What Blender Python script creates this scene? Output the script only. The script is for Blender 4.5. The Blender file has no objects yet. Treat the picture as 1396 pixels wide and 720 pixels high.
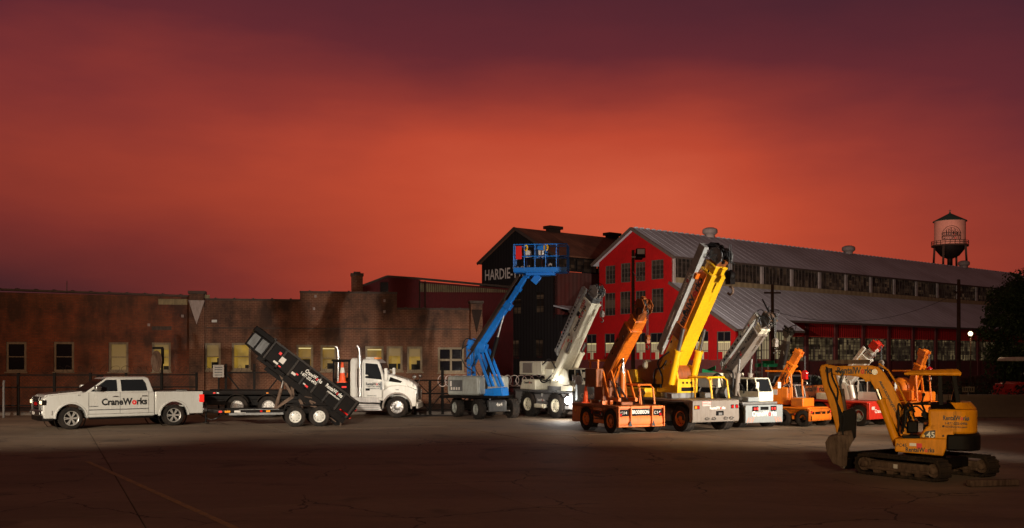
import bpy, bmesh, math, random
from mathutils import Vector, Matrix
R = math.radians
random.seed(11)
S = bpy.context.scene
COL = S.collection
F, H = 1400.0, 2.5          # focal length in photo pixels, camera height in metres

# ------------------------------------------------------------------ camera
cam_d = bpy.data.cameras.new('camera'); cam = bpy.data.objects.new('camera', cam_d); COL.objects.link(cam)
cam.location = (0, 0, H); cam.rotation_euler = (R(90), 0, 0)
cam_d.sensor_width = 36; cam_d.lens = 36 * F / 1396; cam_d.shift_y = 130 / 1396
cam_d.clip_start = .1; cam_d.clip_end = 6000
S.camera = cam
S.view_settings.view_transform = 'Standard'; S.view_settings.look = 'None'
S.view_settings.exposure = 0; S.view_settings.gamma = 1

# ------------------------------------------------------------------ node helper
class NT:
    def __init__(s, nt):
        s.nt = nt; s.n = nt.nodes; s.l = nt.links
    def N(s, t, **kw):
        n = s.n.new(t)
        for k, v in kw.items():
            if k.startswith('i_'): n.inputs[k[2:].replace('_', ' ')].default_value = v
            else: setattr(n, k, v)
        return n
    def L(s, a, b): s.l.new(a, b)
    def math(s, op, a, b=None, c=None, clamp=False):
        n = s.n.new('ShaderNodeMath'); n.operation = op; n.use_clamp = clamp
        for i, x in enumerate((a, b, c)):
            if x is None: continue
            if isinstance(x, (int, float)): n.inputs[i].default_value = x
            else: s.l.new(x, n.inputs[i])
        return n.outputs[0]
    def noise(s, vec, scale, detail=4, rough=.55, out='Fac'):
        n = s.n.new('ShaderNodeTexNoise'); n.inputs['Scale'].default_value = scale
        n.inputs['Detail'].default_value = detail; n.inputs['Roughness'].default_value = rough
        if vec is not None: s.l.new(vec, n.inputs['Vector'])
        return n.outputs[out]
    def mapping(s, vec, scale=(1, 1, 1), rot=(0, 0, 0), loc=(0, 0, 0)):
        n = s.n.new('ShaderNodeMapping'); s.l.new(vec, n.inputs['Vector'])
        n.inputs['Scale'].default_value = scale; n.inputs['Rotation'].default_value = rot; n.inputs['Location'].default_value = loc
        return n.outputs[0]
    def ramp(s, fac, stops, interp='LINEAR'):
        n = s.n.new('ShaderNodeValToRGB'); cr = n.color_ramp; cr.interpolation = interp
        while len(cr.elements) < len(stops): cr.elements.new(.5)
        for e, (p, c) in zip(cr.elements, stops):
            e.position = p; e.color = (c[0], c[1], c[2], 1) if isinstance(c, (tuple, list)) else (c, c, c, 1)
        s.l.new(fac, n.inputs['Fac']); return n.outputs['Color']
    def mix(s, fac, a, b, mode='MIX'):
        n = s.n.new('ShaderNodeMix'); n.data_type = 'RGBA'; n.blend_type = mode
        for sock, x in ((n.inputs[0], fac), (n.inputs[6], a), (n.inputs[7], b)):
            if isinstance(x, (int, float)): sock.default_value = x
            elif isinstance(x, (tuple, list)): sock.default_value = (*x[:3], 1)
            else: s.l.new(x, sock)
        return n.outputs[2]

def srgb(r, g, b):
    f = lambda c: (c / 255 / 12.92) if c <= 10 else ((c / 255 + .055) / 1.055) ** 2.4
    return (f(r), f(g), f(b))

# ------------------------------------------------------------------ sky (dusk, red cloud deck)
W = bpy.data.worlds.new('World'); S.world = W; W.use_nodes = True
w = NT(W.node_tree); w.n.clear()
out = w.N('ShaderNodeOutputWorld'); bg = w.N('ShaderNodeBackground'); w.L(bg.outputs[0], out.inputs[0])
tc = w.N('ShaderNodeTexCoord'); sep = w.N('ShaderNodeSeparateXYZ'); w.L(tc.outputs['Generated'], sep.inputs[0])
az = w.math('ARCTAN2', sep.outputs[0], sep.outputs[1])
el = w.math('ARCSINE', sep.outputs[2])
cv = w.mapping(tc.outputs['Generated'], (1.1, 1.1, 2.6))
n1 = w.noise(cv, 2.2, 4, .45); n2 = w.noise(w.mapping(tc.outputs['Generated'], (1.3, 1.3, 3.2), (0, R(12), R(5)), (3, 1, 2)), 4.5, 5, .5)
n3 = w.noise(w.mapping(tc.outputs['Generated'], (1.6, 1.6, 7), (0, R(-8), 0), (7, 2, 5)), 6.5, 6, .6)
dn = w.math('ADD', w.math('MULTIPLY', w.math('SUBTRACT', n3, .5), .14), w.math('MULTIPLY', w.math('SUBTRACT', n1, .5), .9), w.math('MULTIPLY', w.math('SUBTRACT', n2, .5), .45))
elc = w.math('ADD', w.math('MULTIPLY', az, -.07), .166)          # centre of the glow sinks to the right
dl = w.math('SUBTRACT', el, elc)
hi = w.math('GREATER_THAN', dl, 0)
de = w.math('ADD', w.math('MULTIPLY', w.math('MULTIPLY', dl, hi), 6.2), w.math('MULTIPLY', w.math('MULTIPLY', dl, w.math('SUBTRACT', 1, hi)), w.math('MAXIMUM', w.math('ADD', w.math('MULTIPLY', az, -9.0), 4.6), 2.6)))
dz = w.math('SUBTRACT', az, .13)
hl = w.math('LESS_THAN', dz, 0)
da = w.math('ADD', w.math('MULTIPLY', w.math('MULTIPLY', dz, hl), 1.3), w.math('MULTIPLY', w.math('MULTIPLY', dz, w.math('SUBTRACT', 1, hl)), 2.3))
d = w.math('ADD', w.math('SQRT', w.math('ADD', w.math('MULTIPLY', de, de), w.math('MULTIPLY', da, da))), dn)
dd = w.math('DIVIDE', d, 2.0)
c_hi = w.ramp(dd, [(0, srgb(206, 90, 62)), (.15, srgb(186, 72, 50)), (.30, srgb(142, 55, 48)), (.46, srgb(100, 42, 48)), (.64, srgb(76, 37, 47)), (1, srgb(68, 39, 36))])
c_lo = w.ramp(dd, [(0, srgb(206, 88, 58)), (.15, srgb(190, 75, 49)), (.32, srgb(162, 63, 45)), (.50, srgb(122, 48, 42)), (.74, srgb(72, 36, 38)), (1, srgb(64, 38, 33))])
mr = w.N('ShaderNodeMapRange', interpolation_type='SMOOTHSTEP'); w.L(dl, mr.inputs[0]); mr.inputs[1].default_value = -.05; mr.inputs[2].default_value = .06
colr = w.mix(mr.outputs[0], c_lo, c_hi)
w.L(colr, bg.inputs[0]); bg.inputs[1].default_value = 1.0

# ------------------------------------------------------------------ lamps (portable floodlights set up outside the frame, plus added fill spots; no sun at dusk)
def spot(name, loc, target, power, ang, blend, col, sx=1, sy=1, rad=.25):
    l = bpy.data.lights.new(name, 'SPOT'); l.energy = power; l.spot_size = R(ang); l.spot_blend = blend; l.color = col; l.shadow_soft_size = rad
    o = bpy.data.objects.new(name, l); COL.objects.link(o); o.location = loc
    o.rotation_euler = (Vector(target) - Vector(loc)).to_track_quat('-Z', 'Y').to_euler(); o.scale = (sx, sy, 1)
    return o
WARM = (1, .86, .68); NEUT = (1, .95, .86)
spot('floodlight_pickup', (-17, 9, 6.4), (-14.4, 37.5, .8), 38000, 17, 1, (1, .88, .70), 2.4, 1)
spot('brick_wall_fill', (-32, 26, 9), (-14, 55, 3.2), 6500, 70, 1, (1, .60, .36), 1, .7)  # unseen fill spot added to brighten the brick wall evenly
spot('floodlight_trucks', (-6, 3, 7.5), (-5.2, 42, 1.2), 33000, 14.5, 1, (1, .90, .76), 1.8, 1)
spot('floodlight_cranes_low', (17.5, 18, 1.3), (5.8, 37, 3.6), 24000, 38, .7, (1, .95, .86), 1, .8)
spot('floodlight_far_machines', (20.5, 30, 5.4), (13.2, 39.5, 1.2), 6500, 60, .9, (1, .9, .75), 1, .8)
spot('floodlight_cranes_high', (17.5, 16, 8), (6.5, 36.5, .6), 21000, 38, 1, (1, .78, .54), 1.2, .66)
spot('yard_fill_light', (0, -26, 13), (0, 30, 0), 10500, 80, 1, (1, .72, .46), 1, 1)  # weak broad fill added to lift the middle of the yard
spot('floodlight_excavator', (4, 5, 3.6), (8.9, 22.6, 1.9), 4700, 21, 1, (1, .76, .40), 1, 1)

# ------------------------------------------------------------------ materials
def new_mat(name):
    m = bpy.data.materials.new(name); m.use_nodes = True
    t = NT(m.node_tree); b = m.node_tree.nodes['Principled BSDF']; return m, t, b
def paint(name, col, rough=.4, metal=0, dirt=.35, dcol=None, coat=0, scale=2.2, bump=0, spec=.5):
    m, t, b = new_mat(name); b.inputs['Specular IOR Level'].default_value = spec
    c = t.N('ShaderNodeTexCoord').outputs['Object']
    n = t.noise(c, scale, 6, .65); n2 = t.noise(t.mapping(c, (7, 7, 1.2)), 2.0, 5, .6)
    f = t.math('MULTIPLY', t.ramp(t.math('MULTIPLY', n, n2), [(.17, .05), (.36, 1)]), min(1, dirt * 1.5), clamp=True)
    dc = dcol or tuple(x * .35 + .01 for x in col)
    t.L(t.mix(f, col, dc), b.inputs['Base Color'])
    t.L(t.math('ADD', t.math('MULTIPLY', n2, .3), rough - .12, clamp=True), b.inputs['Roughness'])
    b.inputs['Metallic'].default_value = metal
    b.inputs['Coat Weight'].default_value = coat
    if bump:
        bp = t.N('ShaderNodeBump'); bp.inputs['Strength'].default_value = bump; bp.inputs['Distance'].default_value = .02
        t.L(n, bp.inputs['Height']); t.L(bp.outputs[0], b.inputs['Normal'])
    return m
def emit(name, col, st, base=(0, 0, 0)):
    m, t, b = new_mat(name); b.inputs['Base Color'].default_value = (*base, 1)
    b.inputs['Emission Color'].default_value = (*col, 1); b.inputs['Emission Strength'].default_value = st; return m
def flat(name, col, rough=.5, metal=0):
    m, t, b = new_mat(name); b.inputs['Base Color'].default_value = (*col, 1)
    b.inputs['Roughness'].default_value = rough; b.inputs['Metallic'].default_value = metal; return m

def brick(name, c1, c2, mortar, stain, sc=1):
    m, t, b = new_mat(name); c = t.N('ShaderNodeTexCoord').outputs['Object']
    sx = t.N('ShaderNodeSeparateXYZ'); t.L(c, sx.inputs[0])
    cb = t.N('ShaderNodeCombineXYZ'); t.L(t.math('ADD', sx.outputs[0], sx.outputs[1]), cb.inputs[0]); t.L(sx.outputs[2], cb.inputs[1])
    br = t.N('ShaderNodeTexBrick'); t.L(cb.outputs[0], br.inputs['Vector'])
    br.inputs['Scale'].default_value = 1; br.inputs['Brick Width'].default_value = .30 * sc; br.inputs['Row Height'].default_value = .11 * sc
    br.inputs['Mortar Size'].default_value = .017 * sc; br.inputs['Color1'].default_value = (*c1, 1); br.inputs['Color2'].default_value = (*c2, 1)
    br.inputs['Mortar'].default_value = (*mortar, 1)
    n = t.noise(t.mapping(c, (.28, .28, .5)), 1.0, 6, .68); n2 = t.noise(t.mapping(c, (.9, .9, .35)), 1.3, 5, .6)
    f = t.ramp(t.math('MULTIPLY', n, n2), [(.15, .2), (.33, 1)])
    col = t.mix(f, br.outputs['Color'], stain)
    n3 = t.noise(c, .45, 4, .6)
    col = t.mix(t.ramp(n3, [(.35, 0), (.65, .3)]), col, t.mix(.5, col, (.30, .13, .05)), 'MIX')
    t.L(col, b.inputs['Base Color']); b.inputs['Roughness'].default_value = .9
    bp = t.N('ShaderNodeBump'); bp.inputs['Strength'].default_value = .6; bp.inputs['Distance'].default_value = .02
    t.L(br.outputs['Fac'], bp.inputs['Height']); bp.invert = True; t.L(bp.outputs[0], b.inputs['Normal'])
    return m
def sheet(name, c1, c2, pitch=.35, axis=0, rough=.6, streak=.5, rust=None, metal=.2):
    """corrugated / seamed metal sheeting with streaks running down the sheet"""
    m, t, b = new_mat(name); c = t.N('ShaderNodeTexCoord').outputs['Object']
    sx = t.N('ShaderNodeSeparateXYZ'); t.L(c, sx.inputs[0]); s = sx.outputs[axis]
    wv = t.math('SINE', t.math('MULTIPLY', s, 2 * math.pi / pitch))
    sc = [.15, .15, .15]; sc[axis] = 2.2
    n = t.noise(t.mapping(c, tuple(sc)), 1.5, 6, .6); n2 = t.noise(c, .22, 5, .6)
    col = t.mix(t.ramp(n, [(.35, 0), (.7, 1)]), c1, c2)
    col = t.mix(t.ramp(n2, [(.4, 0), (.7, streak)]), col, rust or tuple(x * .45 for x in c1))
    t.L(col, b.inputs['Base Color']); b.inputs['Roughness'].default_value = rough; b.inputs['Metallic'].default_value = metal
    bp = t.N('ShaderNodeBump'); bp.inputs['Strength'].default_value = .15 if 'roof' in name else .5; bp.inputs['Distance'].default_value = .03
    t.L(wv, bp.inputs['Height']); t.L(bp.outputs[0], b.inputs['Normal'])
    return m
def concrete(name, c1, c2, rough=.8, rnd=True, marks=True):
    m, t, b = new_mat(name)
    g = t.N('ShaderNodeNewGeometry').outputs['Position']
    n = t.noise(g, .22, 7, .62); n2 = t.noise(g, 5, 6, .7); n3 = t.noise(t.mapping(g, (.16, .7, 1), (0, 0, R(20))), .8, 6, .6)
    col = t.mix(t.ramp(n, [(.32, 0), (.68, 1)]), c1, c2)
    col = t.mix(t.ramp(n3, [(.42, 0), (.62, .55)]), col, tuple(x * .5 for x in c1))
    col = t.mix(t.ramp(n2, [(.35, .35), (.7, 0)]), col, tuple(x * .55 for x in c1))
    if rnd:
        oi = t.N('ShaderNodeObjectInfo').outputs['Random']
        col = t.mix(t.math('MULTIPLY', oi, .3), col, tuple(x * .55 for x in c1))
    if marks:
        vo = t.N('ShaderNodeTexVoronoi', feature='DISTANCE_TO_EDGE'); wv = t.N('ShaderNodeVectorMath', operation='ADD'); t.L(g, wv.inputs[0])
        nv = t.noise(g, .9, 4, .6, 'Color'); t.L(nv, wv.inputs[1]); t.L(wv.outputs[0], vo.inputs['Vector']); vo.inputs['Scale'].default_value = .28
        ck = t.math('MULTIPLY', t.math('LESS_THAN', vo.outputs['Distance'], .006), t.ramp(n, [(.45, 0), (.55, .8)]))
        col = t.mix(ck, col, (.015, .011, .009))
        st = t.noise(g, .55, 3, .5); col = t.mix(t.ramp(st, [(.62, 0), (.70, .5)]), col, (.03, .022, .016))
    if marks:   # tyre scrub rings
        for (cx, cy, r) in ((6.5, 30, 3.1), (4.2, 27, 5.0), (-1.5, 27, 4.2), (9, 27, 2.2), (12, 30, 4.5)):
            p = t.mapping(g, (1, 1, 0), (0, 0, 0), (-cx, -cy, 0)); ln = t.N('ShaderNodeVectorMath', operation='LENGTH'); t.L(p, ln.inputs[0])
            dd = t.math('ABSOLUTE', t.math('SUBTRACT', ln.outputs['Value'], r))
            f = t.math('MULTIPLY', t.math('LESS_THAN', dd, .1), t.math('MULTIPLY', t.ramp(n3, [(.4, 0), (.6, 1)]), .35))
            col = t.mix(f, col, (.012, .01, .01))
    t.L(col, b.inputs['Base Color'])
    t.L(t.math('ADD', t.math('MULTIPLY', n, .35), rough - .2), b.inputs['Roughness'])
    bp = t.N('ShaderNodeBump'); bp.inputs['Strength'].default_value = .25; bp.inputs['Distance'].default_value = .02
    t.L(n2, bp.inputs['Height']); t.L(bp.outputs[0], b.inputs['Normal'])
    return m
def glow_panes(name, dark, lit, st, cw, ch, thr=.4, axis=0, hot=(1, .8, .4)):
    """old industrial glazing: each small pane its own tone, dimly lit from inside"""
    m, t, b = new_mat(name); c = t.N('ShaderNodeTexCoord').outputs['Object']
    sx = t.N('ShaderNodeSeparateXYZ'); t.L(c, sx.inputs[0])
    u = t.math('FLOOR', t.math('DIVIDE', sx.outputs[axis], cw)); v = t.math('FLOOR', t.math('DIVIDE', sx.outputs[2], ch))
    cb = t.N('ShaderNodeCombineXYZ'); t.L(u, cb.inputs[0]); t.L(v, cb.inputs[1])
    wn = t.N('ShaderNodeTexWhiteNoise', noise_dimensions='2D'); t.L(cb.outputs[0], wn.inputs['Vector'])
    big = t.noise(t.mapping(c, (.25, .25, .5)), 1.2, 3, .6)
    f = t.math('MULTIPLY', t.math('MULTIPLY', wn.outputs['Value'], wn.outputs['Value']), t.ramp(big, [(thr, .1), (thr + .25, 1)]))
    t.L(t.mix(f, (dark[0] * st, dark[1] * st, dark[2] * st), lit), b.inputs['Emission Color']); b.inputs['Emission Strength'].default_value = st
    b.inputs['Base Color'].default_value = (.015, .013, .01, 1); b.inputs['Roughness'].default_value = .3
    return m

M = {}
M['asphalt'] = concrete('asphalt', (.05, .045, .04), (.07, .06, .052), .85, False, False)
M['slab'] = concrete('slab_concrete', (.225, .155, .098), (.33, .232, .15))
M['line'] = paint('faded_line_paint', (.44, .27, .09), .8, 0, .8, (.24, .18, .12), scale=4)
M['kerb'] = concrete('kerb_concrete', (.14, .11, .09), (.2, .16, .13), .85, False, False)
M['rwall'] = concrete('retaining_wall_concrete', (.16, .11, .07), (.24, .17, .11), .85, False, False)
M['brickred'] = brick('red_brick', (.44, .10, .03), (.30, .06, .02), (.20, .09, .05), (.06, .026, .018), .75)
M['ribblack'] = paint('rib_black_paint', (.022, .02, .019), .5, 0, .5, (.05, .035, .025), spec=.2)  # paler black that sets the ribs off from the bed
M['bricktan'] = brick('brown_brick', (.28, .11, .055), (.20, .075, .042), (.38, .20, .12), (.05, .028, .02), .85)
M['cap'] = paint('parapet_cap', (.09, .06, .045), .8)
M['creamtrim'] = paint('cream_flashing', (.33, .26, .13), .7, 0, .5)
M['winframe'] = paint('window_frame_paint', (.28, .21, .13), .7, 0, .4)
M['darkglass'] = flat('dark_glass', (.008, .008, .01), .08)
M['autoglass'] = flat('vehicle_glass', (.012, .014, .016), .05)
M['blind'] = emit('drawn_blind', (.42, .26, .06), .20, (.2, .15, .08))
def room(name, col, st):
    m, t, b = new_mat(name); c = t.N('ShaderNodeTexCoord').outputs['Object']
    n = t.noise(c, 1.6, 3, .5); t.L(t.mix(t.ramp(n, [(.3, 0), (.7, 1)]), tuple(x * .45 for x in col), col), b.inputs['Emission Color'])
    b.inputs['Emission Strength'].default_value = st; b.inputs['Base Color'].default_value = (.1, .08, .04, 1); return m
M['room'] = room('lit_room', (1, .58, .07), .34)
M['room2'] = room('lit_room_dimmer', (.9, .48, .06), .23)
M['tube'] = emit('ceiling_tube_light', (1, .8, .35), .8)
M['furn'] = flat('room_furniture', (.02, .016, .01), .8)
M['redwall'] = paint('red_painted_wall', (.36, .006, .006), .85, 0, .35, (.16, .006, .006), scale=.6, spec=.12)
M['redpanel'] = sheet('red_spandrel_sheet', (.58, .015, .012), (.48, .012, .01), .4, 0, .7, .5)
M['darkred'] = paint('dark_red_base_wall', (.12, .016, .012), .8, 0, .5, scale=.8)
M['blackwall'] = sheet('black_painted_sheet', (.012, .010, .010), (.018, .015, .014), .5, 1, .85, .4)
M['rustwall'] = sheet('rusted_red_sheet', (.16, .022, .016), (.09, .02, .015), .6, 0, .85, .8, (.10, .06, .05))
M['rustroof'] = sheet('brown_rusted_roof', (.34, .15, .08), (.20, .09, .05), .5, 0, .8, .8, (.06, .03, .02))
M['greyroof'] = sheet('grey_metal_roof', (.60, .62, .66), (.52, .53, .56), .6, 0, .8, .5, (.27, .25, .25), 0)
M['paletrim'] = paint('pale_trim', (.45, .37, .33), .8, 0, .4, scale=1)
M['corrug'] = sheet('cream_corrugated_band', (.42, .32, .17), (.34, .26, .14), .9, 0, .7, .3)
M['factred'] = paint('dark_red_metal_siding', (.14, .01, .012), .8, 0, .3, scale=.5)
M['panes'] = glow_panes('old_factory_panes', (.10, .075, .045), (.50, .36, .17), .24, .43, .5, .3)
M['panesdark'] = glow_panes('clerestory_panes', (.025, .017, .013), (.35, .19, .10), .11, .5, .42, .35)
M['curtain'] = emit('lit_inner_blind', (.95, .78, .42), .19, (.3, .25, .15))
M['white'] = paint('white_paint', (.72, .70, .64), .3, 0, .2, (.42, .37, .30), .6)
M['whitepearl'] = paint('pearl_white_paint', (.66, .65, .61), .2, .15, .16, (.46, .42, .35), 1)
M['cream'] = paint('cream_crane_paint', (.78, .74, .58), .4, 0, .25, (.35, .28, .17))
M['grey'] = paint('grey_crane_paint', (.20, .195, .19), .45, 0, .4, (.07, .055, .045))
M['midgrey'] = paint('mid_grey_paint', (.11, .11, .11), .5, 0, .4, (.04, .035, .03))
M['jibgrey'] = paint('jib_grey_paint', (.40, .40, .38), .5, 0, .35, (.16, .14, .12))
M['taupe'] = paint('taupe_crane_paint', (.25, .215, .185), .5, 0, .35, (.16, .12, .09))
M['bluegrey'] = paint('blue_grey_plate', (.27, .30, .31), .5, 0, .3, (.2, .19, .17))
M['orange'] = paint('orange_crane_paint', (.76, .17, .008), .42, 0, .35, (.28, .07, .012), .2)
M['orange2'] = paint('bright_orange_paint', (.86, .20, .006), .42, 0, .3, (.35, .09, .012), .2)
M['brownor'] = paint('dark_orange_paint', (.30, .07, .008), .55, 0, .5, (.14, .045, .012))  # darker orange; on the boom side it puts shade into the colour
M['yellow'] = paint('yellow_crane_paint', (.88, .48, .006), .38, 0, .25, (.46, .20, .01), .2)
M['exyellow'] = paint('excavator_yellow_paint', (.84, .31, .004), .5, 0, .3, (.36, .12, .006), .2, spec=.22)
M['blue'] = paint('blue_lift_paint', (.004, .17, .62), .35, 0, .2, (.01, .07, .2), .2)
M['red'] = paint('red_crane_paint', (.66, .03, .012), .35, 0, .3, (.2, .015, .01), .2)
M['hoodgrey'] = paint('pale_grey_hood', (.34, .36, .33), .4, 0, .35, (.17, .15, .12))
M['black'] = paint('black_paint', (.0045, .004, .004), .55, 0, .4, (.016, .010, .007), .2, spec=.10)
M['rubber'] = paint('tyre_rubber', (.012, .011, .010), .85, 0, .5, (.05, .036, .028), bump=.2, spec=.2)
M['track'] = paint('rubber_track', (.014, .011, .010), .85, 0, .7, (.045, .028, .018), bump=.4, spec=.2)
M['dirtsteel'] = paint('dirty_rusted_steel', (.14, .085, .055), .75, 0, .8, (.055, .028, .016), bump=.3)
M['steel'] = flat('bare_steel', (.30, .28, .26), .38, 1)
M['chrome'] = flat('chrome', (.42, .40, .38), .34, 1)
M['wheelalu'] = flat('wheel_alloy', (.55, .52, .48), .4, .5)
M['alu'] = paint('aluminium', (.5, .47, .44), .5, .7, .3)
M['hose'] = flat('hydraulic_hose', (.012, .012, .012), .5)
M['rustpipe'] = paint('rusty_pipe', (.04, .022, .015), .8, spec=.2)
M['fence'] = paint('dark_fence_steel', (.006, .005, .0045), .7, 0, .3, (.015, .009, .006), spec=.15)
M['wire'] = flat('galvanised_wire', (.72, .6, .55), .5, .1)
M['wood'] = paint('weathered_pole_wood', (.10, .055, .035), .9, 0, .5)
M['tlight'] = emit('red_tail_lens', (1, .03, .01), .55, (.5, .01, .01))
M['redlens'] = flat('red_lens', (.5, .01, .01), .15)
M['amber'] = flat('amber_lens', (.8, .25, .02), .2)
M['lampwhite'] = flat('white_lens', (.7, .7, .66), .1)
M['headlight'] = emit('lit_headlight', (1, .66, .3), 2.2, (.6, .6, .6))
M['star'] = emit('lit_work_lamp', (1, .98, .92), 60)
M['bulb'] = emit('street_lamp_glow', (1, .72, .42), 5)
M['twhite'] = flat('white_print', (.8, .77, .7), .5)
M['tblack'] = flat('black_print', (.012, .012, .012), .5)
M['tred'] = flat('red_print', (.75, .01, .008), .5)
M['paper'] = flat('pale_decal', (.6, .55, .5), .6)
M['tank'] = paint('water_tank_paint', (.64, .30, .22), .8, 0, .3, scale=.4)
M['greenroof'] = paint('dark_green_roof', (.02, .07, .05), .6)
M['greensign'] = flat('green_street_sign', (.0, .30, .10), .5)
M['cone'] = emit('orange_cone_plastic', (1, .1, .02), .02, (.95, .10, .015))
M['silver'] = paint('silver_car_paint', (.32, .33, .35), .3, .4, .15, coat=.6)
M['dark_car'] = paint('dark_car_paint', (.03, .032, .036), .3, .2, .2, coat=.6)
M['bark'] = paint('tree_bark', (.06, .04, .03), .9)
M['leaf'] = paint('tree_leaf', (.045, .075, .018), .7, 0, .8, (.02, .035, .01), scale=1)
M['leafdark'] = paint('hedge_leaf', (.02, .03, .012), .8, 0, .6, scale=2)
M['stone'] = paint('rough_ledge_stone', (.11, .06, .04), .9, 0, .7, (.04, .025, .018), scale=1.5, bump=.5)

# ------------------------------------------------------------------ mesh builder
class B:
    def __init__(s): s.v = []; s.f = []; s.flat = False
    def add(s, vs, fs):
        k = len(s.v); s.v += [tuple(p) for p in vs]; s.f += [tuple(k + i for i in f) for f in fs]; return s
    def box(s, x0, x1, y0, y1, z0, z1):
        x0, x1 = min(x0, x1), max(x0, x1); y0, y1 = min(y0, y1), max(y0, y1); z0, z1 = min(z0, z1), max(z0, z1)
        return s.add([(x0, y0, z0), (x1, y0, z0), (x1, y1, z0), (x0, y1, z0), (x0, y0, z1), (x1, y0, z1), (x1, y1, z1), (x0, y1, z1)],
                     [(0, 3, 2, 1), (4, 5, 6, 7), (0, 1, 5, 4), (1, 2, 6, 5), (2, 3, 7, 6), (3, 0, 4, 7)])
    def loft(s, rings, caps=True):
        n = len(rings[0]); vs = [p for r in rings for p in r]; fs = []
        for i in range(len(rings) - 1):
            for j in range(n): fs.append((i * n + j, i * n + (j + 1) % n, (i + 1) * n + (j + 1) % n, (i + 1) * n + j))
        if caps: fs += [tuple(range(n))[::-1], tuple((len(rings) - 1) * n + j for j in range(n))]
        return s.add(vs, fs)
    def prism(s, poly, y0, y1):                      # polygon in x,z extruded along y
        return s.loft([[(x, y0, z) for x, z in poly], [(x, y1, z) for x, z in poly]])
    def prismx(s, poly, x0, x1):                     # polygon in y,z extruded along x
        return s.loft([[(x0, y, z) for y, z in poly], [(x1, y, z) for y, z in poly]])
    def prismz(s, poly, z0, z1):
        return s.loft([[(x, y, z0) for x, y in poly], [(x, y, z1) for x, y in poly]])
    def beam(s, p, q, w, h=None, w2=None, h2=None, side=None):
        h = w if h is None else h; w2 = w if w2 is None else w2; h2 = h if h2 is None else h2
        p, q = Vector(p), Vector(q); d = (q - p).normalized()
        if side is None:
            side = Vector((0, 0, 1)).cross(d)
            side = side.normalized() if side.length > .15 else Vector((0, 1, 0))
        sd = Vector(side); sd = (sd - d * sd.dot(d)).normalized(); u = d.cross(sd)
        rg = []
        for c, a, b in ((p, w, h), (q, w2, h2)):
            rg.append([c + sd * a / 2 * i + u * b / 2 * j for i, j in ((-1, -1), (1, -1), (1, 1), (-1, 1))])
        return s.loft(rg)
    def cyl(s, p, q, r, r2=None, n=12, caps=True):
        p, q = Vector(p), Vector(q); d = (q - p).normalized(); a = d.orthogonal().normalized(); b = d.cross(a); r2 = r if r2 is None else r2
        return s.loft([[c + (a * math.cos(t) + b * math.sin(t)) * rr for t in [2 * math.pi * i / n for i in range(n)]] for c, rr in ((p, r), (q, r2))], caps)
    def tube(s, pts, r, n=6, closed=False):
        pts = [Vector(p) for p in pts]; rg = []; m = len(pts); a = None
        for i, p in enumerate(pts):
            d = (pts[(i + 1) % m] - pts[i - 1]) if closed else (pts[min(i + 1, m - 1)] - pts[max(i - 1, 0)])
            d.normalize()
            a = d.orthogonal() if a is None else (a - d * a.dot(d))
            a.normalize(); b = d.cross(a)
            rg.append([p + (a * math.cos(t) + b * math.sin(t)) * r for t in [2 * math.pi * k / n for k in range(n)]])
        if closed: rg.append(rg[0])
        return s.loft(rg, not closed)
    def lathe(s, prof, c=(0, 0, 0), axis=(0, 1, 0), n=24, closed=False, arc=2 * math.pi):
        c = Vector(c); d = Vector(axis).normalized(); a = d.orthogonal().normalized(); b = d.cross(a); rg = []
        for i in range(n + 1):
            t = arc * i / n; e = a * math.cos(t) + b * math.sin(t); rg.append([c + e * r + d * h for r, h in prof])
        k = len(prof); vs = [p for r in rg for p in r]; fs = []
        for i in range(n):
            for j in range(k if closed else k - 1): fs.append((i * k + j, i * k + (j + 1) % k, (i + 1) * k + (j + 1) % k, (i + 1) * k + j))
        return s.add(vs, fs)
    def ball(s, c, r, n=10, m=6, sc=(1, 1, 1)):
        c = Vector(c); prof = [(r * math.sin(math.pi * i / m) + 1e-4, -r * math.cos(math.pi * i / m)) for i in range(m + 1)]
        k = len(s.v); s.lathe(prof, (0, 0, 0), (0, 0, 1), n)
        for i in range(k, len(s.v)): x = s.v[i]; s.v[i] = (c.x + x[0] * sc[0], c.y + x[1] * sc[1], c.z + x[2] * sc[2])
        return s
    def mesh(s, name, ang=35):
        me = bpy.data.meshes.new(name); bm = bmesh.new()
        vs = [bm.verts.new(p) for p in s.v]
        for f in s.f:
            try: bm.faces.new([vs[i] for i in f])
            except ValueError: pass
        bmesh.ops.remove_doubles(bm, verts=bm.verts, dist=1e-5)
        bmesh.ops.recalc_face_normals(bm, faces=bm.faces); bm.to_mesh(me); bm.free()
        if not s.flat: me.shade_smooth(); me.set_sharp_from_angle(angle=R(ang))
        return me
    def o(s, name, mat, parent=None, bevel=0, label=None, kind=None, seg=2):
        me = s.mesh(name); me.materials.append(M[mat] if isinstance(mat, str) else mat)
        return link(me, name, parent, bevel, label, kind, seg)
def link(me, name, parent=None, bevel=0, label=None, kind=None, seg=2):
    ob = bpy.data.objects.new(name, me); COL.objects.link(ob); ob.parent = parent
    if bevel:
        md = ob.modifiers.new('bevel', 'BEVEL'); md.width = bevel; md.segments = seg; md.limit_method = 'ANGLE'; md.angle_limit = R(40); md.harden_normals = False
    if label: ob['label'] = label
    if kind: ob['kind'] = kind
    return ob
def empty(name, parent=None, loc=(0, 0, 0), rz=0):
    e = bpy.data.objects.new(name, None); COL.objects.link(e); e.parent = parent; e.location = loc; e.rotation_euler = (0, 0, rz); e.empty_display_size = .2; return e
def tag(o, label, cat, group=None):
    o['label'] = label; o['category'] = cat
    if group: o['group'] = group
    return o
def ground(u, v): z = F * H / (v - 490); return Vector(((u - 698) / F * z, z, 0))
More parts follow.
